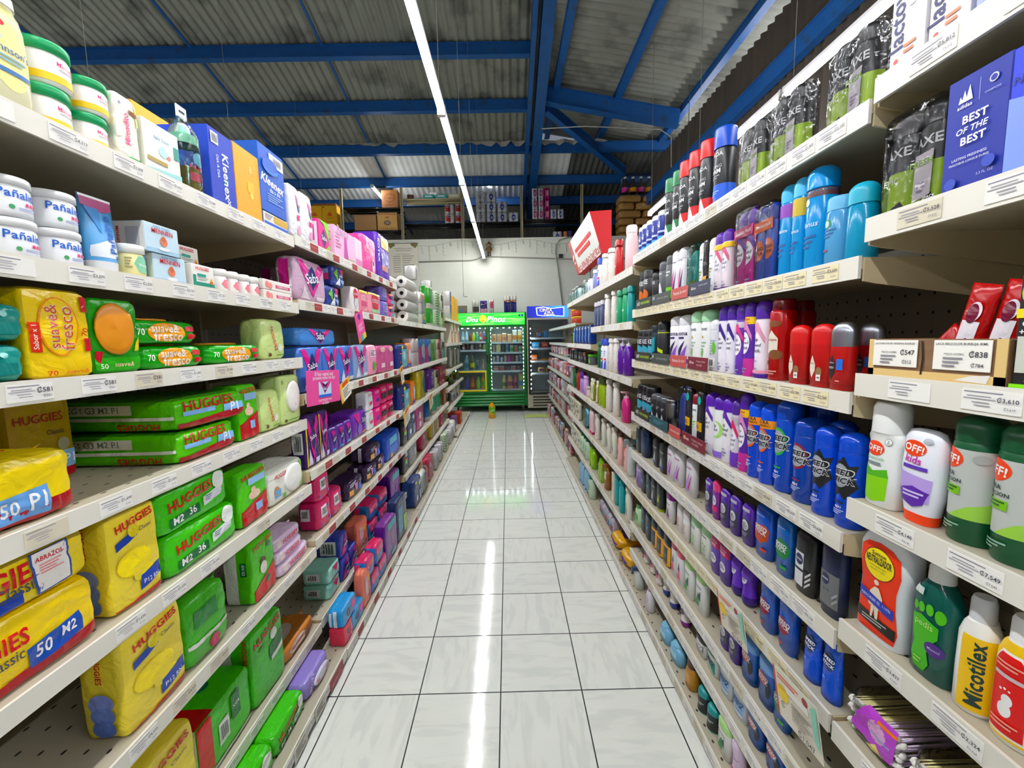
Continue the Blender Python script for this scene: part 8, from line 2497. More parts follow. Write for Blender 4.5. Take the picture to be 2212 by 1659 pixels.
PW = {'b8b4b4': 'grey', 'c8c0c0': 'light grey', '9a4a52': 'wine', 'b06a70': 'rose', 'a8a4b0': 'lavender grey', '8a8e98': 'slate', 'c8a8b0': 'dusty pink', '8fa4ac': 'pale blue', '7a2a36': 'dark red', 'd0ccc6': 'off-white', '6a5a7a': 'mauve', 'a89a8a': 'beige'}
packs = []
for ri, (zz, hh) in enumerate(((1.175, .16), (.935, .19), (.665, .2), (.405, .2), (.055, .22))):
 n__ = 14
 for i in range(n__):
  y_ = 4.86 + 3.0 * i / n__ + rr.uniform(-.01, .01)
  if ri == 0 and y_ < 5.6:
   continue
  c_ = rr.choice(PAL)
  m_ = MB()
  w_, h_ = .13 + rr.uniform(-.02, .03), hh * rr.uniform(.8, 1.0)
  S, dm = soft_body(m_, w_, h_, .05, M(c_, 'film'), 6, .002, i + ri, 4)
  c2 = rr.choice(PAL)
  decals(m_, S, dm, [r(-.4, .55, .4, .85, c2), e(0, .35, .25, .15, rr.choice(['e8e4e0', 'c22a3a', '3a3a44', 'd8a8b0'])), r(-.4, .0, .4, .1, c2, 'R'), r(-.3, .3, .3, .8, c2, 'R')], .0006)
  o_ = m_.build('hanging_pack')
  o_.location = ((.795 if zz > 1 else .752) if zz > .1 else .712, y_, zz)
  o_.rotation_euler.z = -PI / 2 + rr.uniform(-.1, .1)
  rw = ('upper', 'second', 'third', 'fourth', 'lowest')[ri]
  tag(o_, 'small %s pack, %s from the near end, %s row of the peg stand' % (PW[c_], ('first', 'second', 'third', 'fourth', 'fifth', 'sixth', 'seventh', 'eighth', 'ninth', 'tenth', 'eleventh', 'twelfth', 'thirteenth', 'last')[i], rw), 'small pack', 'small packs on the peg stand')
def simple(shape, name, w, h, c, cap, loc, rz, label, cat, group=None, ds=(), d=None):
 STYLES['_'] = (shape, dict(c=c, cap=cap), list(ds), name, cat, label)
 DIM['_'] = (w, h, d)
 o = make('_')
 o.location = loc
 o.rotation_euler.z = rz
 return tag(o, label, cat, group)
for i in range(4):
 simple('jar', 'spice_jar', .10, .085, 'a83a2a', 'd8a03a', (.79, 5.05 + .12 * (i % 2), 1.602 + .088 * (i // 2)), -PI / 2, 'red jar with %s on the peg stand top, %s' % ('golden lid', ('near lower', 'far lower', 'near upper', 'far upper')[i]), 'jar', 'red jars on the peg stand')
for i in range(3):
 simple('jar', 'green_jar', .11, .13, ('7ab82a', '7ab82a', '3a2a2a')[i], ('8ac83a', '8ac83a', '2a1f1f')[i], (.79, 4.95 + .13 * i, 1.362), -PI / 2, ('lime green jar on the peg stand, nearer', 'lime green jar on the peg stand, farther', 'dark brown jar beside two lime green jars')[i], 'jar')
for i in range(5):
 simple('can', 'hair_dye_can', .05, .16, ('3a6a9a', '5a2a3a', 'a8a8a0', '7a7a80', 'a04a3a')[i], ('c8281e', 'd8301e', 'c8281e', 'e0881e', 'd8301e')[i], (.79, 4.93 + .07 * i, 1.175), -PI / 2, '%s red-capped can on the peg stand, %s in its row' % (('blue', 'plum', 'silver', 'grey', 'rust')[i], ORD[i]), 'small can')
# blue razor packs on the raised shelf
for i in range(6):
 simple('soft', 'razor_pack', .1, .165, '14307c', '14307c', (.70, 3.62 + .155 * i, 1.373), -PI / 2, '%s dark blue razor pack on the raised shelf, right far bay' % (ORD[i] if i < 5 else 'farthest'), 'razor pack', 'blue razor packs',
  [r(-.3, .1, -.15, .8, '5a8ad8'), r(-.05, .1, .08, .8, '7aa4e6'), r(.18, .1, .32, .8, '5a8ad8'), e(-.22, .86, .09, 0, 'd8dcdc'), e(.02, .88, .09, 0, 'd8dcdc'), e(.25, .86, .09, 0, 'd8dcdc')], .06)

# display sign for toothbrushes above the right shelves
root = empty('aisle_sign', (.9, 4.675, 2.2))
q = [(.778, 2.59), (.984, 2.60), (.986, 2.215), (.895, 2.215)]
y0_, y1_ = 4.0, 5.35
mb = MB()
v = [(a - .9, yy - 4.675, b - 2.2) for yy in (y0_, y1_) for a, b in q]
mb.add(v, [(0, 1, 2, 3)[::-1]], M('c8242e', 'card'))
mb.add(v, [(4, 5, 6, 7), (1, 5, 6, 2)[::-1], (0, 4, 5, 1), (3, 2, 6, 7)], M('c8242e', 'card'))
mb.add(v, [(0, 3, 7, 4)], M('d4d6d0', 'card'))
def S(face, u, v_, off):
 # u from far (-) to near (+), v up the slanted face
 a = Vector((.895 - .9, 0, 2.215 - 2.2))
 b = Vector((.778 - .9, 0, 2.59 - 2.2))
 pnt = a + (b - a) * (v_ / .393)
 return (pnt.x - off, -u, pnt.z)
decals(mb, S, {'F': (1.35, .393)}, [r(-.5, .0, -.38, 1, 'a8484a'), r(-.5, .0, .5, .2, 'a8484a'), t('CEPILLOS DENTALES', .05, .1, .86, 'f0e6e2', b=2), p([(-.49, .42), (-.40, .52), (-.41, .62), (-.48, .5)], 'f0ece8'), e(-.43, .36, .03, .05, 'f0ece8'), e(-.43, .4, .018, .05, 'a8484a'),
 [r(-.3 + .075 * i, .56, -.235 + .075 * i, .66, 'dc3a3e') for i in range(9)], [r(-.24 + .075 * i, .40, -.175 + .075 * i, .5, 'dc3a3e') for i in range(7)]], .0015, curved=False)
mb.build('panel', root)
MB().tube([(.06, .2, -.42), (.06, .2, .05)], .008, M('1a1a1a'), 6).build('post', root)
tag(root, 'red and white slanted toothbrush aisle sign above right shelves', 'aisle sign')

# ------------------------------------------------------------------ coolers on the back wall
GREEN = M('0f6a2e', 'plastic')
DG = M('0a4a20', 'plastic')
CY = 8.2
root = empty('glass_door_cooler', (-.37, CY, 0))
def at_c(mb, ox=-.37, oy=CY):
 mb.v = [(a - ox, b - oy, c) for a, b, c in mb.v]
 return mb
cx0, cx1 = -1.10, .365
b = MB()
for a in ((cx0, CY, .12, cx0 + .05, 8.93, 1.95), (cx1 - .05, CY, .12, cx1, 8.93, 1.95), (cx0 + .05, 8.88, .12, cx1 - .05, 8.93, 1.95), (cx0 + .05, CY, 1.90, cx1 - .05, 8.88, 1.95), (cx0 + .05, CY + .03, .36, cx1 - .05, 8.88, .40)):
 b.box(*a, GREEN, .004)
b.box(cx0 + .051, 8.87, .4, cx1 - .051, 8.879, 1.7, M('d2d6d8', 'plastic'))
b.box(cx0 + .051, CY + .04, .4, cx0 + .056, 8.87, 1.7, M('d2d6d8', 'plastic'))
b.box(cx1 - .056, CY + .04, .4, cx1 - .051, 8.87, 1.7, M('d2d6d8', 'plastic'))
at_c(b).build('cabinet', root)
b = MB()
b.box(cx0 + .05, CY, .12, cx1 - .05, CY + .03, .36, GREEN, .003)
for i in range(4):
 zz = .135 + .056 * i
 v = [(x, y, z) for x in (cx0 + .06, cx1 - .06) for y, z in ((CY - .002, zz + .046), (CY - .03, zz + .012), (CY - .002, zz + .004))]
 b.add(v, [(0, 3, 4, 1), (1, 4, 5, 2), (0, 1, 2), (3, 5, 4)], M('138038', 'plastic'))
at_c(b).build('grille', root)
# backlit header
b = MB()
gm = NT('backlit_green_header', .3)
gs = gm.n('SeparateXYZ', {0: gm.tc.outputs['Object']})
gx = gm.math('MULTIPLY_ADD', gs.outputs[0], .7, .5)
gz = gm.math('MULTIPLY_ADD', gs.outputs[2], -6.0, 11.2)
gn = gm.noise(1.2, 2, gm.map(scale=(1.2, 1, 14), rot=(0, .12, 0)))
gc = gm.ramp(gn, [(.3, lin('0b9a28')), (.5, lin('18c832')), (.68, lin('8ef06a'))])
gm.link(gc, 'Base Color')
gm.link(gc, 'Emission Color')
gm.b.inputs['Emission Strength'].default_value = 1.3
b.box(cx0 + .01, CY - .045, 1.715, cx1 - .03, CY + .0, 1.945, gm.m, .006)
b.box(cx0, CY - .01, 1.70, cx1, CY + .02, 1.955, DG, .003)
S, dm = surf_box(1.4, .23, .01)
WH = 'eef6ee'
Sx = lambda f_, u, v, o: (-.37 + u, CY - .046 - o, 1.715 + v)
b2_ = MB()
decals(b2_, Sx, {'F': (1.4, .23)}, [t('Dos', -.215, .48, .16, WH, b=1.5, sk=.35), e(-.07, .53, .05, 0, 'f4e02a'), e(-.084, .62, .008, .05, 'd8741a'), e(-.056, .62, .008, .05, 'd8741a'), p([(-.1, .42), (-.04, .42), (-.055, .3), (-.085, .3)], 'd8741a'), t('Pinos', .115, .48, .25, WH, b=1.5, sk=.35)], .0, curved=False)
for m_ in list(b2_.ms):
 m_ = m_
lit = [E(c_.name.split('_')[1], 1.3) if c_.name.startswith('print_') else c_ for c_ in b2_.ms]
b2_.ms = lit
at_c(b).build('lit_header', root)
at_c(b2_).build('header_lettering', root)
b = MB().box(.22, CY - .05, 1.87, .30, CY - .044, 1.91, M('10182a'))
b.add([(.245, CY - .0515, 1.88), (.275, CY - .0515, 1.88), (.275, CY - .0515, 1.90), (.245, CY - .0515, 1.90)], [(0, 1, 2, 3)], E('3a7aff', 2.0))
at_c(b).build('thermometer_display', root)
def cooler_door(x0, x1, z0, z1, y, frame, root_, ox, oy, hx):
 b = MB()
 w = .042
 for a in ((x0, z0, x0 + w, z1), (x1 - w, z0, x1, z1), (x0 + w, z0, x1 - w, z0 + w * .8), (x0 + w, z1 - w * .8, x1 - w, z1)):
  b.box(a[0], y - .03, a[1], a[2], y, a[3], frame, .003)
 d = at_c(b, ox, oy).build('door', root_)
 at_c(MB().box(x0 + w, y - .02, z0 + w * .8, x1 - w, y - .014, z1 - w * .8, M('eef4f4', 'glass')), ox, oy).build('door_glass', d)
 at_c(MB().box(hx - .012, y - .06, .98, hx + .012, y - .03, 1.16, M('1a1c1c'), .004), ox, oy).build('handle', d)
cooler_door(cx0 + .02, -.385, .38, 1.70, CY, GREEN, root, -.37, CY, -.405)
cooler_door(-.375, cx1 - .02, .38, 1.70, CY, GREEN, root, -.37, CY, -.355)
LZ = [1.40, 1.235, .83, .445]
RZ = [1.38, 1.18, .985, .815, .445]
COOLW = M('cfd6da', 'metal')
for zz, a0, a1 in [(z_, cx0 + .06, -.41) for z_ in LZ] + [(z_, -.35, cx1 - .06) for z_ in RZ]:
 b = MB()
 b.box(a0, 8.29, zz - .012, a1, 8.86, zz, M('d4dade', 'plastic'))
 b.box(a0, 8.28, zz - .03, a1, 8.29, zz + .006, M('e2ecf6', 'plastic'))
 at_c(b).build('wire_shelf', root)
LEDC = E('eef4ff', 100.0)
for x_ in (-.415, -.335, cx1 - .062, cx0 + .062):
 b = MB()
 for i in range(17):
  zz = .47 + 1.16 * i / 16
  b.box(x_ - .004, 8.222, zz - .006, x_ + .004, 8.228, zz + .006, LEDC)
 b.box(x_ - .008, 8.228, .42, x_ + .008, 8.236, 1.67, M('d8dcdc'))
 at_c(b).build('led_strip', root)
b = MB()
for i in range(12):
 xx = cx0 + .1 + (cx1 - cx0 - .2) * i / 11
 b.box(xx - .014, 8.23, 1.655, xx + .014, 8.245, 1.662, LEDC)
at_c(b).build('led_strip', root)
b = MB()
for x0_, z0_, x1_, z1_ in ((cx0 + .08, .425, -.43, .455), (cx0 + .08, .80, -.43, .83), (-.455, .455, -.43, .80), (cx0 + .08, .455, cx0 + .1, .80)):
 b.box(x0_, CY - .033, z0_, x1_, CY - .031, z1_, M('e8d41a', 'print'))
at_c(b).build('yellow_sticker_frame', root)
for x_ in (cx0 + .08, cx1 - .08):
 b = MB()
 b.tube([(x_ - .015, CY + .08, .045), (x_ + .015, CY + .08, .045)], .045, M('3a3a36', 'rubber'), 14)
 b.box(x_ - .02, CY + .06, .045, x_ + .02, CY + .1, .12, M('8a8a84', 'metal'))
 at_c(b).build('caster', root)
tag(root, 'green double glass-door drinks cooler with lit header', 'drinks cooler')

# drinks and cartons inside
def drink(x, y, z, w, h, c, cap, kind, label, cat, grp, ds=()):
 if kind == 'b':
  mb = MB()
  mb.lathe([(0, w * .42, w * .42), (h * .03, w / 2, w / 2), (h * .6, w / 2, w / 2), (h * .8, w * .24, w * .24), (h * .9, w * .2, w * .2)], M(c, 'plastic'), 0, 0, 12)
  if ds:
   mb.lathe([(h * .2, w * .505, w * .505), (h * .5, w * .505, w * .505)], M(ds, 'plastic'), 0, 0, 12)
  rt_ = mb.build('drink_bottle')
  MB().lathe([(h * .9, w * .23, w * .23), (h, w * .22, w * .22)], M(cap, 'plastic'), 0, 0, 10).build('cap', rt_)
 else:
  mb = MB().box(-w / 2, -w / 2, 0, w / 2, w / 2, h * .86, M(c, 'card'), .002)
  v = [(-w / 2, -w / 2, h * .86), (w / 2, -w / 2, h * .86), (w / 2, w / 2, h * .86), (-w / 2, w / 2, h * .86), (-w / 2, 0, h), (w / 2, 0, h)]
  mb.add(v, [(0, 1, 5, 4), (3, 4, 5, 2), (0, 4, 3), (1, 2, 5)], M(cap, 'card'))
  if ds:
   mb.box(-w / 2 - .0004, -w / 2 - .0006, h * .2, w / 2 + .0004, -w / 2, h * .55, M(ds, 'card'))
  rt_ = mb.build('drink_carton')
 rt_.location = (x, y, z)
 return tag(rt_, label, cat, grp)
def row_in(x0, x1, y, z, specs, where, names):
 n = len(specs)
 for i, sp in enumerate(specs):
  c, cap, kind, w, h, dec = sp
  drink(x0 + (x1 - x0) * (i + .5) / n, y, z + .001, w, h, c, cap, kind, '%s, %s from the left, %s' % (names[i], ('first', 'second', 'third', 'fourth', 'fifth', 'sixth', 'seventh', 'eighth', 'ninth')[i], where), 'drink', 'drinks in the green cooler', dec)
W2 = 'e8ecec'
row_in(-.92, -.43, 8.36, 1.40, [('8ab8cc', W2, 'b', .062, .2, W2), ('8ab8cc', W2, 'b', .062, .2, W2), ('6a3a1a', '3a2a1a', 'b', .055, .19, ''), ('d8d81a', 'c8c81a', 'b', .058, .19, 'e8e84a'), ('5ab88a', W2, 'b', .055, .19, ''), ('b84a4a', W2, 'b', .055, .19, W2), ('3a4a8a', W2, 'b', .055, .19, 'c84a4a')], 'top left cooler shelf',
 ['pale water bottle', 'pale blue water bottle', 'brown bottle', 'bright yellow bottle', 'green bottle', 'red bottle', 'blue bottle'])
row_in(-.92, -.43, 8.36, 1.235, [('b87a6a', W2, 'b', .06, .12, W2), ('5a2a26', W2, 'b', .06, .12, ''), ('d8ccc0', 'a8a8a0', 'b', .06, .12, ''), ('5a4a5a', W2, 'b', .06, .12, ''), ('cfc6a8', W2, 'b', .06, .12, '4a3a3a'), ('d8d08a', W2, 'b', .06, .12, '')], 'second left cooler shelf',
 ['pinkish small bottle', 'dark brown small bottle', 'cream small bottle', 'mauve small bottle', 'beige small bottle', 'pale yellow small bottle'])
row_in(-.88, -.45, 8.36, .83, [('7aa8b8', 'b8d0d8', 'b', .1, .3, '4a7a94'), ('5a6a4a', '8a9a8a', 'b', .09, .3, 'e0dc1a'), ('6a8a9a', W2, 'b', .05, .2, '4a5a8a'), ('c8a080', W2, 'b', .055, .22, 'e0b0a0')], 'third left cooler shelf',
 ['large clear blue bottle', 'dark bottle with yellow tag', 'slim grey bottle', 'peach bottle'])
row_in(-.88, -.45, 8.36, .445, [('5a4a9a', '4a3a8a', 'b', .085, .26, ''), ('c85a3a', 'd8402a', 'b', .085, .26, 'd88a3a'), ('8ab82a', '7aa81a', 'b', .085, .26, ''), ('d8a81a', 'c89a1a', 'b', .09, .32, '6aa83a')], 'bottom left cooler shelf',
 ['purple soda bottle', 'orange-red soda bottle', 'lime soda bottle', 'golden soda bottle'])
row_in(-.32, .29, 8.37, 1.38, [('e0a878', 'e8c0a0', 'c', .08, .16, 'd89060'), ('e0a878', 'e8c0a0', 'c', .08, .16, ''), ('e8b88a', 'f0d0b0', 'c', .08, .18, 'd89060'), ('e8b88a', 'f0d0b0', 'c', .08, .16, ''), ('d8d8c0', W2, 'c', .085, .24, 'e08a2a'), ('d8d0a0', W2, 'c', .08, .24, 'e0a82a')], 'top right cooler shelf',
 ['orange juice carton', 'plain peach carton', 'taller orange carton', 'light peach carton', 'tall white carton', 'tall yellow carton'])
row_in(-.32, .29, 8.37, 1.18, [('c8a8a8', W2, 'c', .06, .15, ''), ('e0d8a8', W2, 'c', .09, .18, ''), ('4a5a3a', '7a8a6a', 'b', .07, .14, ''), ('8aa8cc', W2, 'c', .05, .19, '4a6aa8'), ('8ac08a', W2, 'c', .07, .14, '3a9a4a'), ('a86a5a', W2, 'c', .07, .13, ''), ('a8c8a8', W2, 'c', .07, .12, '5a9a5a')], 'second right cooler shelf',
 ['dusty pink carton', 'cream wide carton', 'dark green bottle', 'blue and white carton', 'green carton', 'rust carton', 'mint carton'])
row_in(-.32, .29, 8.37, .985, [('c8c0c8', W2, 'c', .055, .11, ''), ('b8a8b8', W2, 'c', .055, .12, ''), ('c8d0d8', '4a4a5a', 'c', .05, .11, ''), ('b8a890', W2, 'c', .06, .12, ''), ('a83a8a', 'c86aa8', 'c', .065, .13, ''), ('6a3a34', '8a5a4a', 'c', .07, .12, ''), ('c8b0a0', W2, 'c', .05, .12, ''), ('6a8ac0', W2, 'c', .055, .13, '')], 'third right cooler shelf',
 ['pale grey carton', 'lilac grey carton', 'ice white carton', 'tan carton', 'magenta carton', 'dark brown carton', 'sand carton', 'sky blue carton'])
row_in(-.3, .27, 8.37, .815, [('b86a6a', W2, 'c', .1, .09, 'd8b0a8'), ('a86a5a', W2, 'c', .1, .09, ''), ('6a4a4a', '8a6a6a', 'c', .1, .08, ''), ('b07a7a', W2, 'c', .1, .09, ''), ('8a5a5a', W2, 'c', .08, .08, '')], 'fourth right cooler shelf',
 ['rose multipack', 'rust multipack', 'dark multipack', 'pink-brown multipack', 'small maroon multipack'])
row_in(-.14, .3, 8.37, .445, [('d8bc7a', 'e8d8a0', 'b', .09, .27, '4a7a3a'), ('c89060', '2a3a9a', 'b', .13, .3, '8a2a3a'), ('c86a9a', 'c83a5a', 'b', .09, .26, '8a2a3a'), ('d8dc6a', 'e8e8a0', 'c', .08, .3, '5a9ad0')], 'bottom right cooler shelf',
 ['cream jug', 'big brown jug', 'pink jug', 'tall yellow carton'])

# second cooler
root = empty('glass_door_cooler', (.78, 8.15, 0))
x0_, x1_ = .375, 1.18
o2 = (.78, 8.15)
b = MB()
IV = M('bdb7a6', 'plastic')
for a in ((x0_, 8.15, .08, x0_ + .05, 8.9, 1.83), (x1_ - .05, 8.15, .08, x1_, 8.9, 1.83), (x0_ + .05, 8.85, .08, x1_ - .05, 8.9, 2.05), (x0_ + .05, 8.15, 1.78, x1_ - .05, 8.85, 1.83), (x0_ + .05, 8.17, .33, x1_ - .05, 8.85, .36)):
 b.box(*a, IV, .004)
b.box(x0_ + .052, 8.84, .36, x1_ - .052, 8.849, 1.78, M('a8aeb4', 'plastic'))
at_c(b, *o2).build('cabinet', root)
b = MB()
b.box(x0_ + .05, 8.15, .08, x1_ - .05, 8.17, .34, IV)
for i in range(4):
 b.box(x0_ + .1, 8.146, .11 + .056 * i, x1_ - .1, 8.151, .14 + .056 * i, M('3a3832'))
at_c(b, *o2).build('grille', root)
b = MB()
bm2 = NT('backlit_blue_header', .3)
bs_ = bm2.n('SeparateXYZ', {0: bm2.tc.outputs['Object']})
bg_ = bm2.ramp(bm2.math('MULTIPLY_ADD', bs_.outputs[0], 1.3, .5), [(.0, lin('0c1a8a')), (.4, lin('1230c8')), (.8, lin('2aa0f0')), (1, lin('2a8af0'))])
bm2.link(bg_, 'Base Color')
bm2.link(bg_, 'Emission Color')
bm2.b.inputs['Emission Strength'].default_value = .9
b.box(x0_ + .005, 8.12, 1.84, x1_ - .005, 8.2, 2.055, bm2.m, .006)
at_c(b, *o2).build('lit_header', root)
b = MB()
Sx = lambda f_, u, v, o: (.775 + u, 8.119 - o, 1.84 + v)
decals(b, Sx, {'F': (.8, .215)}, [p([(-.26, .2), (-.1, .1), (.1, .14), (.4, .05), (.4, .9), (.1, .8), (-.1, .95), (-.28, .86)], 'e8f0fa'), p([(-.24, .24), (-.1, .15), (.1, .19), (.38, .1), (.38, .84), (.1, .75), (-.1, .88), (-.255, .8)], '2436c0'), t('CINTA', -.04, .64, .3, 'f2e22a', b=1), t('AZUL', .04, .34, .26, 'f2e22a', b=1)], .0, curved=False)
b.ms = [E(c_.name.split('_')[1], 1.2) for c_ in b.ms]
at_c(b, *o2).build('header_lettering', root)
cooler_door(x0_ + .02, x1_ - .02, .35, 1.80, 8.15, M('1c1a1c'), root, .78, 8.15, x1_ - .05)
for zz in (1.45, 1.25, 1.0, .76):
 b = MB().box(x0_ + .055, 8.24, zz - .012, x1_ - .055, 8.8, zz, M('c8ccd0', 'plastic'))
 b.box(x0_ + .055, 8.23, zz - .03, x1_ - .055, 8.24, zz + .006, M('dfe8f2', 'plastic'))
 at_c(b, *o2).build('wire_shelf', root)
b = MB()
for i in range(14):
 b.box(x0_ + .064, 8.17, .45 + .09 * i, x0_ + .074, 8.176, .47 + .09 * i, LEDC)
at_c(b, *o2).build('led_strip', root)
tag(root, 'single-door cooler with blue lit header, right of green cooler', 'drinks cooler')
for i, (x, z, c, c2, w, h, nm) in enumerate(((.62, 1.45, '7a4a3a', '3a7ac0', .12, .12, 'brown box, top shelf'), (.75, 1.45, '3a7ac0', '3a7ac0', .1, .13, 'blue box, top shelf'), (.55, 1.25, '4a9ad0', '8ac0e0', .16, .12, 'light blue box, second shelf'), (.74, 1.25, 'a83a34', 'c86a5a', .16, .12, 'dark red box, second shelf'),
        (.52, 1.0, 'd8743a', 'e8a8a0', .14, .12, 'orange pack, third shelf'), (.74, 1.0, 'a8702a', 'c89a4a', .2, .04, 'golden flat pack, third shelf'), (.66, .76, 'c8a86a', '6a3a6a', .14, .11, 'tan pack, fourth shelf'), (.80, .76, 'c8a86a', 'a83a3a', .1, .1, 'small tan pack, fourth shelf'))):
 mb = MB()
 soft_body(mb, w, h, .14, M(c, 'film'), 6, .003, i + 2, 5)
 S, dm = surf_box(w, h, .14)
 decals(mb, S, dm, [r(-.3, .3, .3, .7, c2)], .002, curved=False)
 o = mb.build('chilled_pack')
 o.location = (x, 8.27, z + .001)
 tag(o, '%s of the blue-headed cooler' % nm, 'chilled pack')

# things on and before the coolers
simple('rolls', 'paper_towel_pack', .13, .25, 'd8d8cc', '', (-.62, 8.3, 1.956), 0, 'white and dark paper towel pack on top of green cooler', 'paper towels', None, [r(-.4, .1, .5, .5, '4a4a40')], .12)
simple('rolls', 'paper_towel_pack', .14, .24, '3a2f7a', '', (-.46, 8.3, 1.956), 0, 'purple and pink paper towel pack on top of green cooler', 'paper towels', None, [r(-.5, .0, .5, .35, 'd8a8b8'), t('Scott', -.1, .7, .5, 'e8e4f0')], .12)
simple('rolls', 'paper_towel_pack', .10, .26, 'e0dcd8', '', (-.31, 8.3, 1.956), 0, 'narrow white roll pack with crimson panel on green cooler', 'paper towels', None, [r(-.2, .35, .4, .85, 'b04a6a')], .12)
for i, x in enumerate((.0, .125)):
 simple('rolls', 'paper_towel_pack', .12, .32, '2a2a80', '', (x, 8.3, 1.956), 0, 'tall navy roll with white top on green cooler, %s of two' % ('left', 'right')[i], 'paper towels', 'navy paper rolls on the cooler', [r(-.5, .76, .5, 1, 'e2ded4'), p([(-.5, .7), (.5, .62), (.5, .7), (-.5, .78)], 'e0a05a')], .12)
simple('box', 'cardboard_box', .2, .15, '5f5640', '', (-.88, 8.3, 1.956), .1, 'small brown cardboard box on the left of green cooler', 'box', None, [r(-.2, .2, .1, .6, '3a5a7a')], .2)
root = MB()
root.lathe([(0, .05, .05), (.012, .062, .062), (.08, .058, .058), (.2, .062, .062), (.24, .05, .05), (.285, .02, .02)], M('d8a01e', 'gloss'), 0, 0, 20)
root.lathe([(.09, .0622, .0622), (.21, .0628, .0628)], M('7ab82e', 'gloss'), 0, 0, 20)
S = surf_round([(0, .064, .064), (.3, .064, .064)], 2.0, 0)
decals(root, S, {'F': (.124, .3)}, [t('Squiz', .15, .5, .6, 'f0f2e0', rot=20, b=2), e(-.3, .35, .2, .1, 'e8b01e')], .002)
o = root.build('soda_bottle')
MB().lathe([(.285, .022, .022), (.31, .021, .021)], M('5a8a2a'), 0, 0, 14).build('cap', o)
o.location = (-.315, 7.58, 0)
tag(o, 'orange soda bottle with green label standing on the tiles', 'soda bottle')
mb = MB()
nx, ny = 26, 12
v = []
for j in range(ny + 1):
 for i in range(nx + 1):
  u, w = i / nx, j / ny
  x = .30 + .62 * u
  y = 7.50 + .30 * w + .05 * math.sin(u * 5)
  z = .006 + .03 * max(0, noise.noise(Vector((u * 6, w * 5, 3))) + .35) * math.sin(PI * u) ** .4 * math.sin(PI * w) ** .4
  v.append((x + .02 * noise.noise(Vector((w * 4, u * 3, 1))), y, z))
f = [(j * (nx + 1) + i, j * (nx + 1) + i + 1, (j + 1) * (nx + 1) + i + 1, (j + 1) * (nx + 1) + i) for j in range(ny) for i in range(nx)]
mb.add(v, f, M('b9c47a', 'cloth'), True)
tag(mb.build('floor_cloth'), 'yellow-green cloth crumpled on the floor before the coolers', 'cloth')

# ------------------------------------------------------------------ right base: open carton and things on the low deck
simple('box', 'open_carton', .02, .06, 'b09a78', '', (.66, 2.45, .056), -PI / 2, 'cardboard side of an open carton on the right base', 'carton', None, [], .02)
YP = M('d9a514', 'film')
for i, (y_, c_, nm) in enumerate(((2.41, 'd9a514', 'nearest yellow and purple snack bag on the right base deck'), (2.64, 'd9a514', 'second yellow and purple snack bag on the right base deck'))):
 mb = MB()
 S, dm = soft_body(mb, .19, .075, .26, M(c_, 'film'), 3.5, .008, 4 + i, 10)
 decals(mb, S, dm, [p([(-.46, .3), (.3, .2), (.46, .5), (-.3, .66)], '5a2a8a', 'T'), p([(-.4, .3), (.4, .4), (.3, .6), (-.4, .6)], '5a2a8a')], .001)
 o = mb.build('snack_bag')
 o.location = (.672, y_, .056)
 o.rotation_euler.z = -PI / 2
 tag(o, nm, 'bag')
for i in range(5):
 mb = MB()
 S, dm = soft_body(mb, .082, .11, .16, M(('a8a4b0', 'b4b2bc', '9a9aa8', 'b0aeb8', 'a09aa8')[i], 'film'), 6, .004, i + 1, 6)
 decals(mb, S, dm, [r(-.3, .2, .3, .6, ('7a3a4a', '3a6a9a', '9a4a4a', '4a8a9a', '8a5a6a')[i]), r(-.3, .3, .3, .7, 'c8c4cc', 'T')], .001)
 o = mb.build('sealed_pack')
 o.location = (.70 + .0 * i, 2.80 + .088 * i, .056)
 o.rotation_euler.z = -PI / 2
 tag(o, '%s greyish sealed pack in the low row, right base' % (ORD[i] if i < 4 else 'farthest'), 'sealed pack', 'greyish packs on the right base deck')

# ------------------------------------------------------------------ back wall fittings
mb = MB()
bx, bz, bw, bh = -2.13, 2.72, .60, .73
mb.box(bx - bw / 2, 8.925, bz, bx + bw / 2, 8.93, bz + bh, M('c9c4b4', 'paper'))
Sb = lambda f_, u, v, o: (bx + u, 8.9248 - o, bz + v)
ds = [t('INTEGRACIÓN DE CUERPOS', 0, .86, .62, '4a4844'), t('DIRECTIVOS 2024-2025', 0, .80, .52, '4a4844'), t('Consejo de Administración', 0, .70, .5, '5a5854', b=1)]
for i in range(8):
 zz = .64 - .062 * i
 ds += [r(-.36 + .04 * ((i * 3) % 3), zz, -.1, zz + .018, '77746c'), r(-.04, zz, .36 - .05 * ((i * 5) % 4), zz + .018, '77746c')]
ds += [t('Comité de Vigilancia', .0, .1, .36, '5a5854', b=1), p([(-.5, 1), (-.3, 1), (-.26, .95), (-.36, .9), (-.42, .86), (-.5, .93)], '4f6a34'), p([(.5, 1), (.3, 1), (.26, .95), (.36, .9), (.42, .86), (.5, .93)], '4f6a34'), e(-.42, .95, .04, 0, 'a8503a'), e(.42, .95, .04, 0, 'a8503a')]
decals(mb, Sb, {'F': (bw, bh)}, ds, .0, curved=False)
mb.tube([(bx - bw / 2 - .02, 8.922, bz + bh), (bx + bw / 2 + .02, 8.922, bz + bh)], .006, M('4a3a2a'), 6)
mb.tube([(bx - bw / 2, 8.922, bz + bh), (bx, 8.94, bz + bh + .06), (bx + bw / 2, 8.922, bz + bh)], .002, M('6a645a'), 4)
tag(mb.build('wall_banner'), 'pale hanging notice with lists of names on the back wall', 'notice')
mb = MB()
cm_ = M('8a887e', 'plastic')
mb.tube([(-1.81, 8.93, 3.07), (-.75, 8.93, 3.08), (-.62, 8.93, 3.10), (-.5, 8.93, 3.15), (-.3, 8.93, 3.15), (1.45, 8.93, 3.07), (3.2, 8.93, 3.07)], .014, cm_, 8)
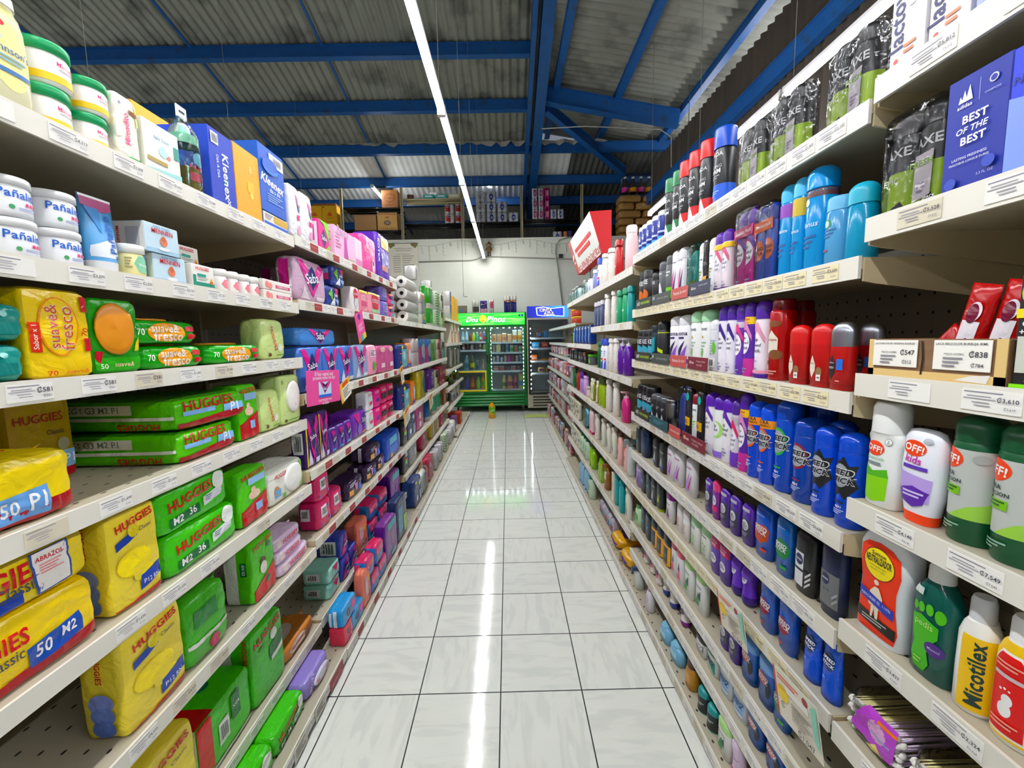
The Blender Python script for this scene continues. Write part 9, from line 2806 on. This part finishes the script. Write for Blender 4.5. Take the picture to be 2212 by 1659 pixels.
tag(mb.build('wall_conduit'), 'grey conduit running level across the white back wall', 'conduit')
mb = MB()
pts = [(1.18, 8.92, 2.05), (1.10, 8.92, 2.7), (1.03, 8.92, 3.2), (1.04, 8.92, 3.36), (1.12, 8.92, 3.46), (1.3, 8.92, 3.51), (1.7, 8.92, 3.52)]
mb.tube(pts, .014, cm_, 8)
tag(mb.build('wall_conduit'), 'grey conduit dropping down the wall behind the toothbrush sign', 'conduit')
mb = MB().box(1.10, 8.915, 3.10, 1.18, 8.95, 3.18, M('1a1a1c'), .004)
tag(mb.build('junction_box'), 'small black box on the back wall by the dropping conduit', 'junction box')
mb = MB()
for i in range(26):
 x = -1.9 + 3.9 * i / 26
 zz = 3.44 - .05 * math.sin(i * .7)
 L_ = .06 + .2 * ((i * 7) % 5) / 4
 mb.tube([(x, 8.944, zz), (x + .02 * math.sin(i), 8.944, zz - L_)], .0035, M('a9a89a'), 4)
 for k in range(3):
  mb.tube([(x, 8.944, zz - L_ * (k + 1) / 3), (x + .03, 8.944, zz - L_ * (k + 1) / 3 - .02)], .004, M('b8b6a6'), 4)
mb.tube([(-1.95 + 3.95 * i / 40, 8.944, 3.44 - .05 * math.sin(i * 26 / 40 * .7)) for i in range(41)], .003, M('a9a89a'), 4)
tag(mb.build('icicle_light_string'), 'unlit icicle light string drooping along the top of the back wall', 'light string')
root = empty('scarecrow_ornament', (-.35, 8.92, 3.2))
MB().lathe([(.04, .035, .03), (.1, .05, .04), (.16, .03, .03)], M('8a6a44', 'cloth'), 0, 0, 10).build('body', root)
MB().lathe([(.155, .015, .015), (.17, .03, .03), (.195, .03, .03), (.21, .015, .015)], M('c8a882', 'cloth'), 0, 0, 10).build('head', root)
MB().lathe([(.198, .06, .05), (.204, .058, .05), (.206, .03, .03), (.26, .006, .006)], M('9a5a2a', 'cloth'), 0, 0, 10).build('hat', root)
for s in (-1, 1):
 MB().tube([(s * .018, 0, .05), (s * .02, 0, -.04)], .012, M('3a2c22', 'cloth'), 6).build('leg', root)
 MB().tube([(s * .04, 0, .13), (s * .075, 0, .08)], .01, M('8a6a44', 'cloth'), 6).build('arm', root)
tag(root, 'small brown straw-hatted ornament hanging high on back wall', 'ornament')
mb = MB()
mb.tube([(-.90, 8.86, 5.2), (-.90, 8.86, 2.4)], .0035, M('5a5850'), 5)
mb.tube([(-.90, 8.86, 2.4), (-.90, 8.86, 2.34), (-.86, 8.86, 2.33), (-.82, 8.86, 2.34)], .006, M('2a2a2a'), 5)
tag(mb.build('hanging_cable'), 'thin dark cable hanging down the back wall to a hook', 'cable')
mb = MB().tube([(-5.05, 7.0, 5.6), (-5.06, 7.0, 3.2)], .003, M('8a887e'), 5)
tag(mb.build('hanging_cable'), 'thin chain hanging from the roof above the blue tissue boxes', 'cable')
mb = MB().tube([(2.9, 6.9, 5.3), (2.9, 6.9, 3.4)], .006, M('6a675c'), 5)
tag(mb.build('hanging_chain'), 'chain hanging beside the brown partition', 'chain')
mb = MB().tube([(.66, 7.6, 5.02), (1.4, 7.6, 5.05), (2.7, 7.6, 4.98), (2.9, 7.6, 4.85), (2.92, 7.6, 3.6)], .008, M('b8b6ae'), 6)
tag(mb.build('cable'), 'pale cable strung from the blue girder to the partition', 'cable')

# ------------------------------------------------------------------ storage deck behind the wall top
PY = 9.2
CR = M('b3aa88', 'shelf')
for i, x in enumerate((-3.45, -2.18, -.90, .35, 1.63)):
 mb = MB()
 hh = 4.66 - 3.5
 for dx in (-.026, .018):
  mb.box(dx, -.02, 0, dx + .008, .02, hh, CR)
 mb.box(-.026, .016, 0, .026, .02, hh, CR)
 for k in range(26):
  mb.box(-.014, -.0215, .03 + .042 * k, -.004, -.0205, .05 + .042 * k, M('3a372e'))
 o = mb.build('slotted_post')
 o.location = (x, PY, 3.5)
 tag(o, 'slotted cream rack post on the storage deck, %s from the left' % ('first', 'second', 'third', 'fourth', 'fifth')[i], 'rack post', 'rack posts on the storage deck')
def rack(x0, x1, z, c, label, n=4):
 mb = MB()
 for k in range(n):
  mb.tube([(x0 + .03, PY + .03 + .12 * k, z - .012), (x1 - .03, PY + .03 + .12 * k, z - .012)], .012, M(c, 'gloss' if c[0] in '012' else 'shelf'), 8)
 mb.tube([(x0 + .03, PY + .03, z - .09), (x1 - .03, PY + .03, z - .09)], .012, M(c, 'gloss' if c[0] in '012' else 'shelf'), 8)
 mb.box(x0 + .03, PY + .02, z - .003, x1 - .03, PY + .45, z, M(c, 'paint'))
 tag(mb.build('rack_shelf'), label, 'rack shelf')
rack(-3.45, -2.18, 4.26, '141414', 'black tubular rack shelf under the large lettered carton')
rack(-3.45, -2.18, 3.80, '141414', 'black tubular rack shelf under two open brown cartons')
rack(-2.18, -.90, 4.43, 'b3aa88', 'cream rack shelf high on the deck with teal packs')
rack(-2.18, -.90, 3.92, '141414', 'black tubular rack shelf below the cream one')
rack(-.90, .35, 3.93, '141414', 'black tubular rack shelf under the white toilet rolls')
rack(.35, 1.63, 3.97, '141414', 'black tubular rack shelf under the magenta roll packs')
rack(-4.75, -3.45, 3.66, '141414', 'black rack shelf under the yellow cartons')
def crate(x, y, z, w, h, d, c, ds, label, cat='carton', name='storage_carton'):
 mb = MB().box(-w / 2, 0, 0, w / 2, d, h, M(c, 'card'), .003)
 S, dm = surf_box(w, h, d)
 decals(mb, S, dm, ds, .0005, curved=False)
 o = mb.build(name)
 o.location = (x, y, z)
 return tag(o, label, cat)
YD = [p([(-.2, .36), (.2, .36), (.1, .52), (0, .62), (-.1, .52)], 'd0602a'), r(-.3, .2, .3, .26, 'd0802a'), e(-.4, .9, .05, 0, '2a2a2a')]
for k, (x, z, w_) in enumerate(((-4.05, 3.663, 'lower left'), (-3.73, 3.663, 'lower right'), (-4.05, 4.0, 'upper left'), (-3.73, 4.0, 'upper right'))):
 crate(x, 9.25, z, .31, .33, .3, 'd8a62e', YD, '%s of four yellow storage cartons on the deck' % w_)
crate(-3.85, 9.28, 4.335, .5, .05, .25, '8a5a34', [], 'flat brown carton lying on the yellow cartons')
crate(-2.44, 9.24, 4.262, .34, .36, .28, '9a6a42', [e(0, .55, .36, .24, '7a4226'), e(0, .55, .32, .2, '9a6a42'), t('Granos', 0, .56, .56, '7a4226', b=2), r(-.02, .2, .02, .34, '7a4226'), r(-.3, .14, .3, .17, '7a4226')], 'brown storage carton with oval lettering, high on the rack')
crate(-2.98, 9.24, 3.802, .46, .33, .3, '9a7650', [], 'plain brown storage carton on the middle rack')
crate(-2.51, 9.23, 3.802, .42, .36, .3, 'b8925c', [t('....', 0, .9, .01, '8a3a2a')] + [r(-.42 + .1 * i, .86, -.38 + .1 * i, .93, '8a3a2a') for i in range(9)] + [r(-.42 + .1 * i, .06, -.38 + .1 * i, .13, '8a3a2a') for i in range(9)] + [e(0, .42, .16, .12, '3a3a44'), e(0, .42, .13, .09, '8a7a6a'), e(0, .72, .1, .04, 'a8502a')], 'tan carton with dotted borders and dark oval')
for i, (x, c, w_) in enumerate(((-1.62, '4aa8a4', .24), (-1.35, '5ab4ae', .24), (-1.07, 'cfc2a0', .26))):
 simple('soft', 'paper_pack', w_, .1, c, '', (x, 9.26, 4.432), 0, ('left teal pack on the cream rack shelf', 'right teal pack on the cream rack shelf', 'cream pack beside the teal packs on the rack')[i], 'paper pack', None, [r(-.3, .4, .3, .7, 'd8e4dc')], .2)
simple('soft', 'snack_pack', .14, .1, '5a3a2a', '', (-2.0, 9.26, 4.432), .2, 'brown snack pack by the second rack post', 'snack pack', None, [], .12)
TW = [r(-.4, .2, .1, .8, 'c43a34'), e(-.1, .66, .16, .12, '2a2a44'), t('Elite', -.1, .66, .28, 'e8e8f0', b=2)]
for i in range(4):
 simple('rolls', 'toilet_roll_pack', .2, .2, 'd8d4cc', '', (-1.19 + .22 * (i % 2), 9.26, 3.925 + .203 * (i // 2)), 0, '%s red and white toilet roll pack by the third rack post' % ('lower left', 'lower right', 'upper left', 'upper right')[i], 'toilet paper', 'red and white roll packs on the rack', TW, .14)
BL = [e(0, .5, .2, .3, '3a50a0'), e(0, .5, .12, .14, 'c8ccdc')]
cols_ = [(-.52, 3, 'left'), (-.29, 3, 'second'), (-.06, 2, 'third'), (.18, 1, 'right')]
for x, n, w_ in cols_:
 for k in range(n):
  simple('rolls', 'toilet_roll_pack', .215, .21 if x != .18 else .2, 'd6d6d8', '', (x, 9.26, 3.932 + .213 * k), 0, 'white toilet roll pack, %s stack, %s one, on the deck' % (w_, ('lowest', 'second', 'third')[k]), 'toilet paper', 'white roll packs on the rack', BL if x != -.52 else [lines(-.3, .3, .3, .7, 3, 'a8a8b4')], .14)
for i, x in enumerate((.64, .77, .90)):
 for k in range(3):
  mgt = i == 2
  simple('rolls', 'toilet_roll_pack', .115, .215, 'b8286c' if mgt else 'd8d4d8', '', (x, 9.26, 3.972 + .217 * k), 0, '%s roll pack, %s, in the %s narrow stack' % ('magenta' if mgt else 'white and pink', ('lowest', 'middle', 'top')[k], ('left', 'middle', 'right')[i]), 'toilet paper', 'narrow roll packs on the rack', [r(-.25, .25, .3, .8, 'b8447a' if not mgt else 'd888ac'), r(-.1, .35, .15, .7, 'e0d4dc')], .12)
for i, (x, z) in enumerate(((1.04, 3.972), (1.19, 3.972), (1.12, 3.502), (1.34, 3.502))):
 simple('rolls', 'toilet_roll_pack', .14 if i < 2 else .2, .21 if i < 2 else .22, ('d4d4d8', 'd0d0d4', 'd8d8dc', 'd88a5a')[i], '', (x, 9.26, z), 0, ('left small white roll pack right of the magenta stack', 'right small white roll pack right of the magenta stack', 'white roll pack below the magenta stack', 'orange and white roll pack below the rack shelf')[i], 'toilet paper', None, BL if i != 3 else [r(.0, 0, .5, 1, '3a3a7a')], .12)
# sacks, wrapped bottles and a box at the far right of the deck
rr = random.Random(9)
for k in range(6):
 for i in range(2 if k % 2 else 3):
  w_ = .52 if k % 2 else .36
  mb = MB()
  soft_body(mb, w_ * .93, .15, .4, M('9a7648', 'film'), 5.5, .008, k * 3 + i, 8)
  o = mb.build('brown_sack')
  o.location = (2.42 + w_ / 2 + w_ * i, 9.22 + rr.uniform(-.02, .02), 3.505 + .158 * k)
  tag(o, 'stacked brown paper sack, layer %s, %s of its layer' % (('one, lowest', 'two', 'three', 'four', 'five', 'six, topmost')[k], ('left', 'right', 'far right')[i] if k % 2 else ('left', 'middle', 'right')[i]), 'sack', 'brown sacks stacked on the deck')
root = empty('wrapped_bottle_pack', (2.95, 9.35, 4.50))
for i in range(5):
 x = -.36 + .17 * i
 b = MB().lathe([(0, .07, .07), (.12, .075, .075), (.2, .05, .05), (.26, .03, .03), (.3, .03, .03)], M('3a2f2a', 'gloss'), x, 0, 12)
 b.lathe([(.02, .0755, .0755), (.11, .0765, .0765)], M(('c23a8a', 'd8a02a', 'c23a8a', 'd8a02a', 'c23a8a')[i]), x, 0, 12)
 b.lathe([(.3, .034, .034), (.34, .034, .034)], M('e0e0dc'), x, 0, 10)
 b.build('bottle', root)
fb = MB()
soft_body(fb, .92, .42, .3, M('ffffff', 'clear'), 4, .012, 6, 10)
o = fb.build('clear_wrap', root)
o.location = (0, -.15, -.01)
tag(root, 'clear-wrapped pack of dark bottles on top of the brown sacks', 'bottle pack')
crate(3.78, 9.2, 3.505, .3, .75, .3, '8a5f3a', [t('PG', 0, .8, .5, '4a2f1a')], 'brown storage box right of the sacks')
# loudspeaker on the roof and a lamp bracket
root = empty('wall_speaker', (-1.66, 10.2, 4.78))
MB().box(-.13, 0, 0, .13, .18, .27, M('c4c6c2'), .03).build('body', root)
MB().lathe([(.03, .09, .02), (.12, .085, .02), (.2, .03, .02)], M('e0e2de'), 0, -.005, 14).build('grille', root)
MB().tube([(-.05, .1, .27), (-.3, .12, .3), (-.42, .14, .26)], .012, M('6a6a64'), 6).build('bracket', root)
tag(root, 'white box speaker hung under the roof by the long lamp row', 'speaker')
for k_ in list(STYLES):
 pass
bpy.data.objects.remove(_to)
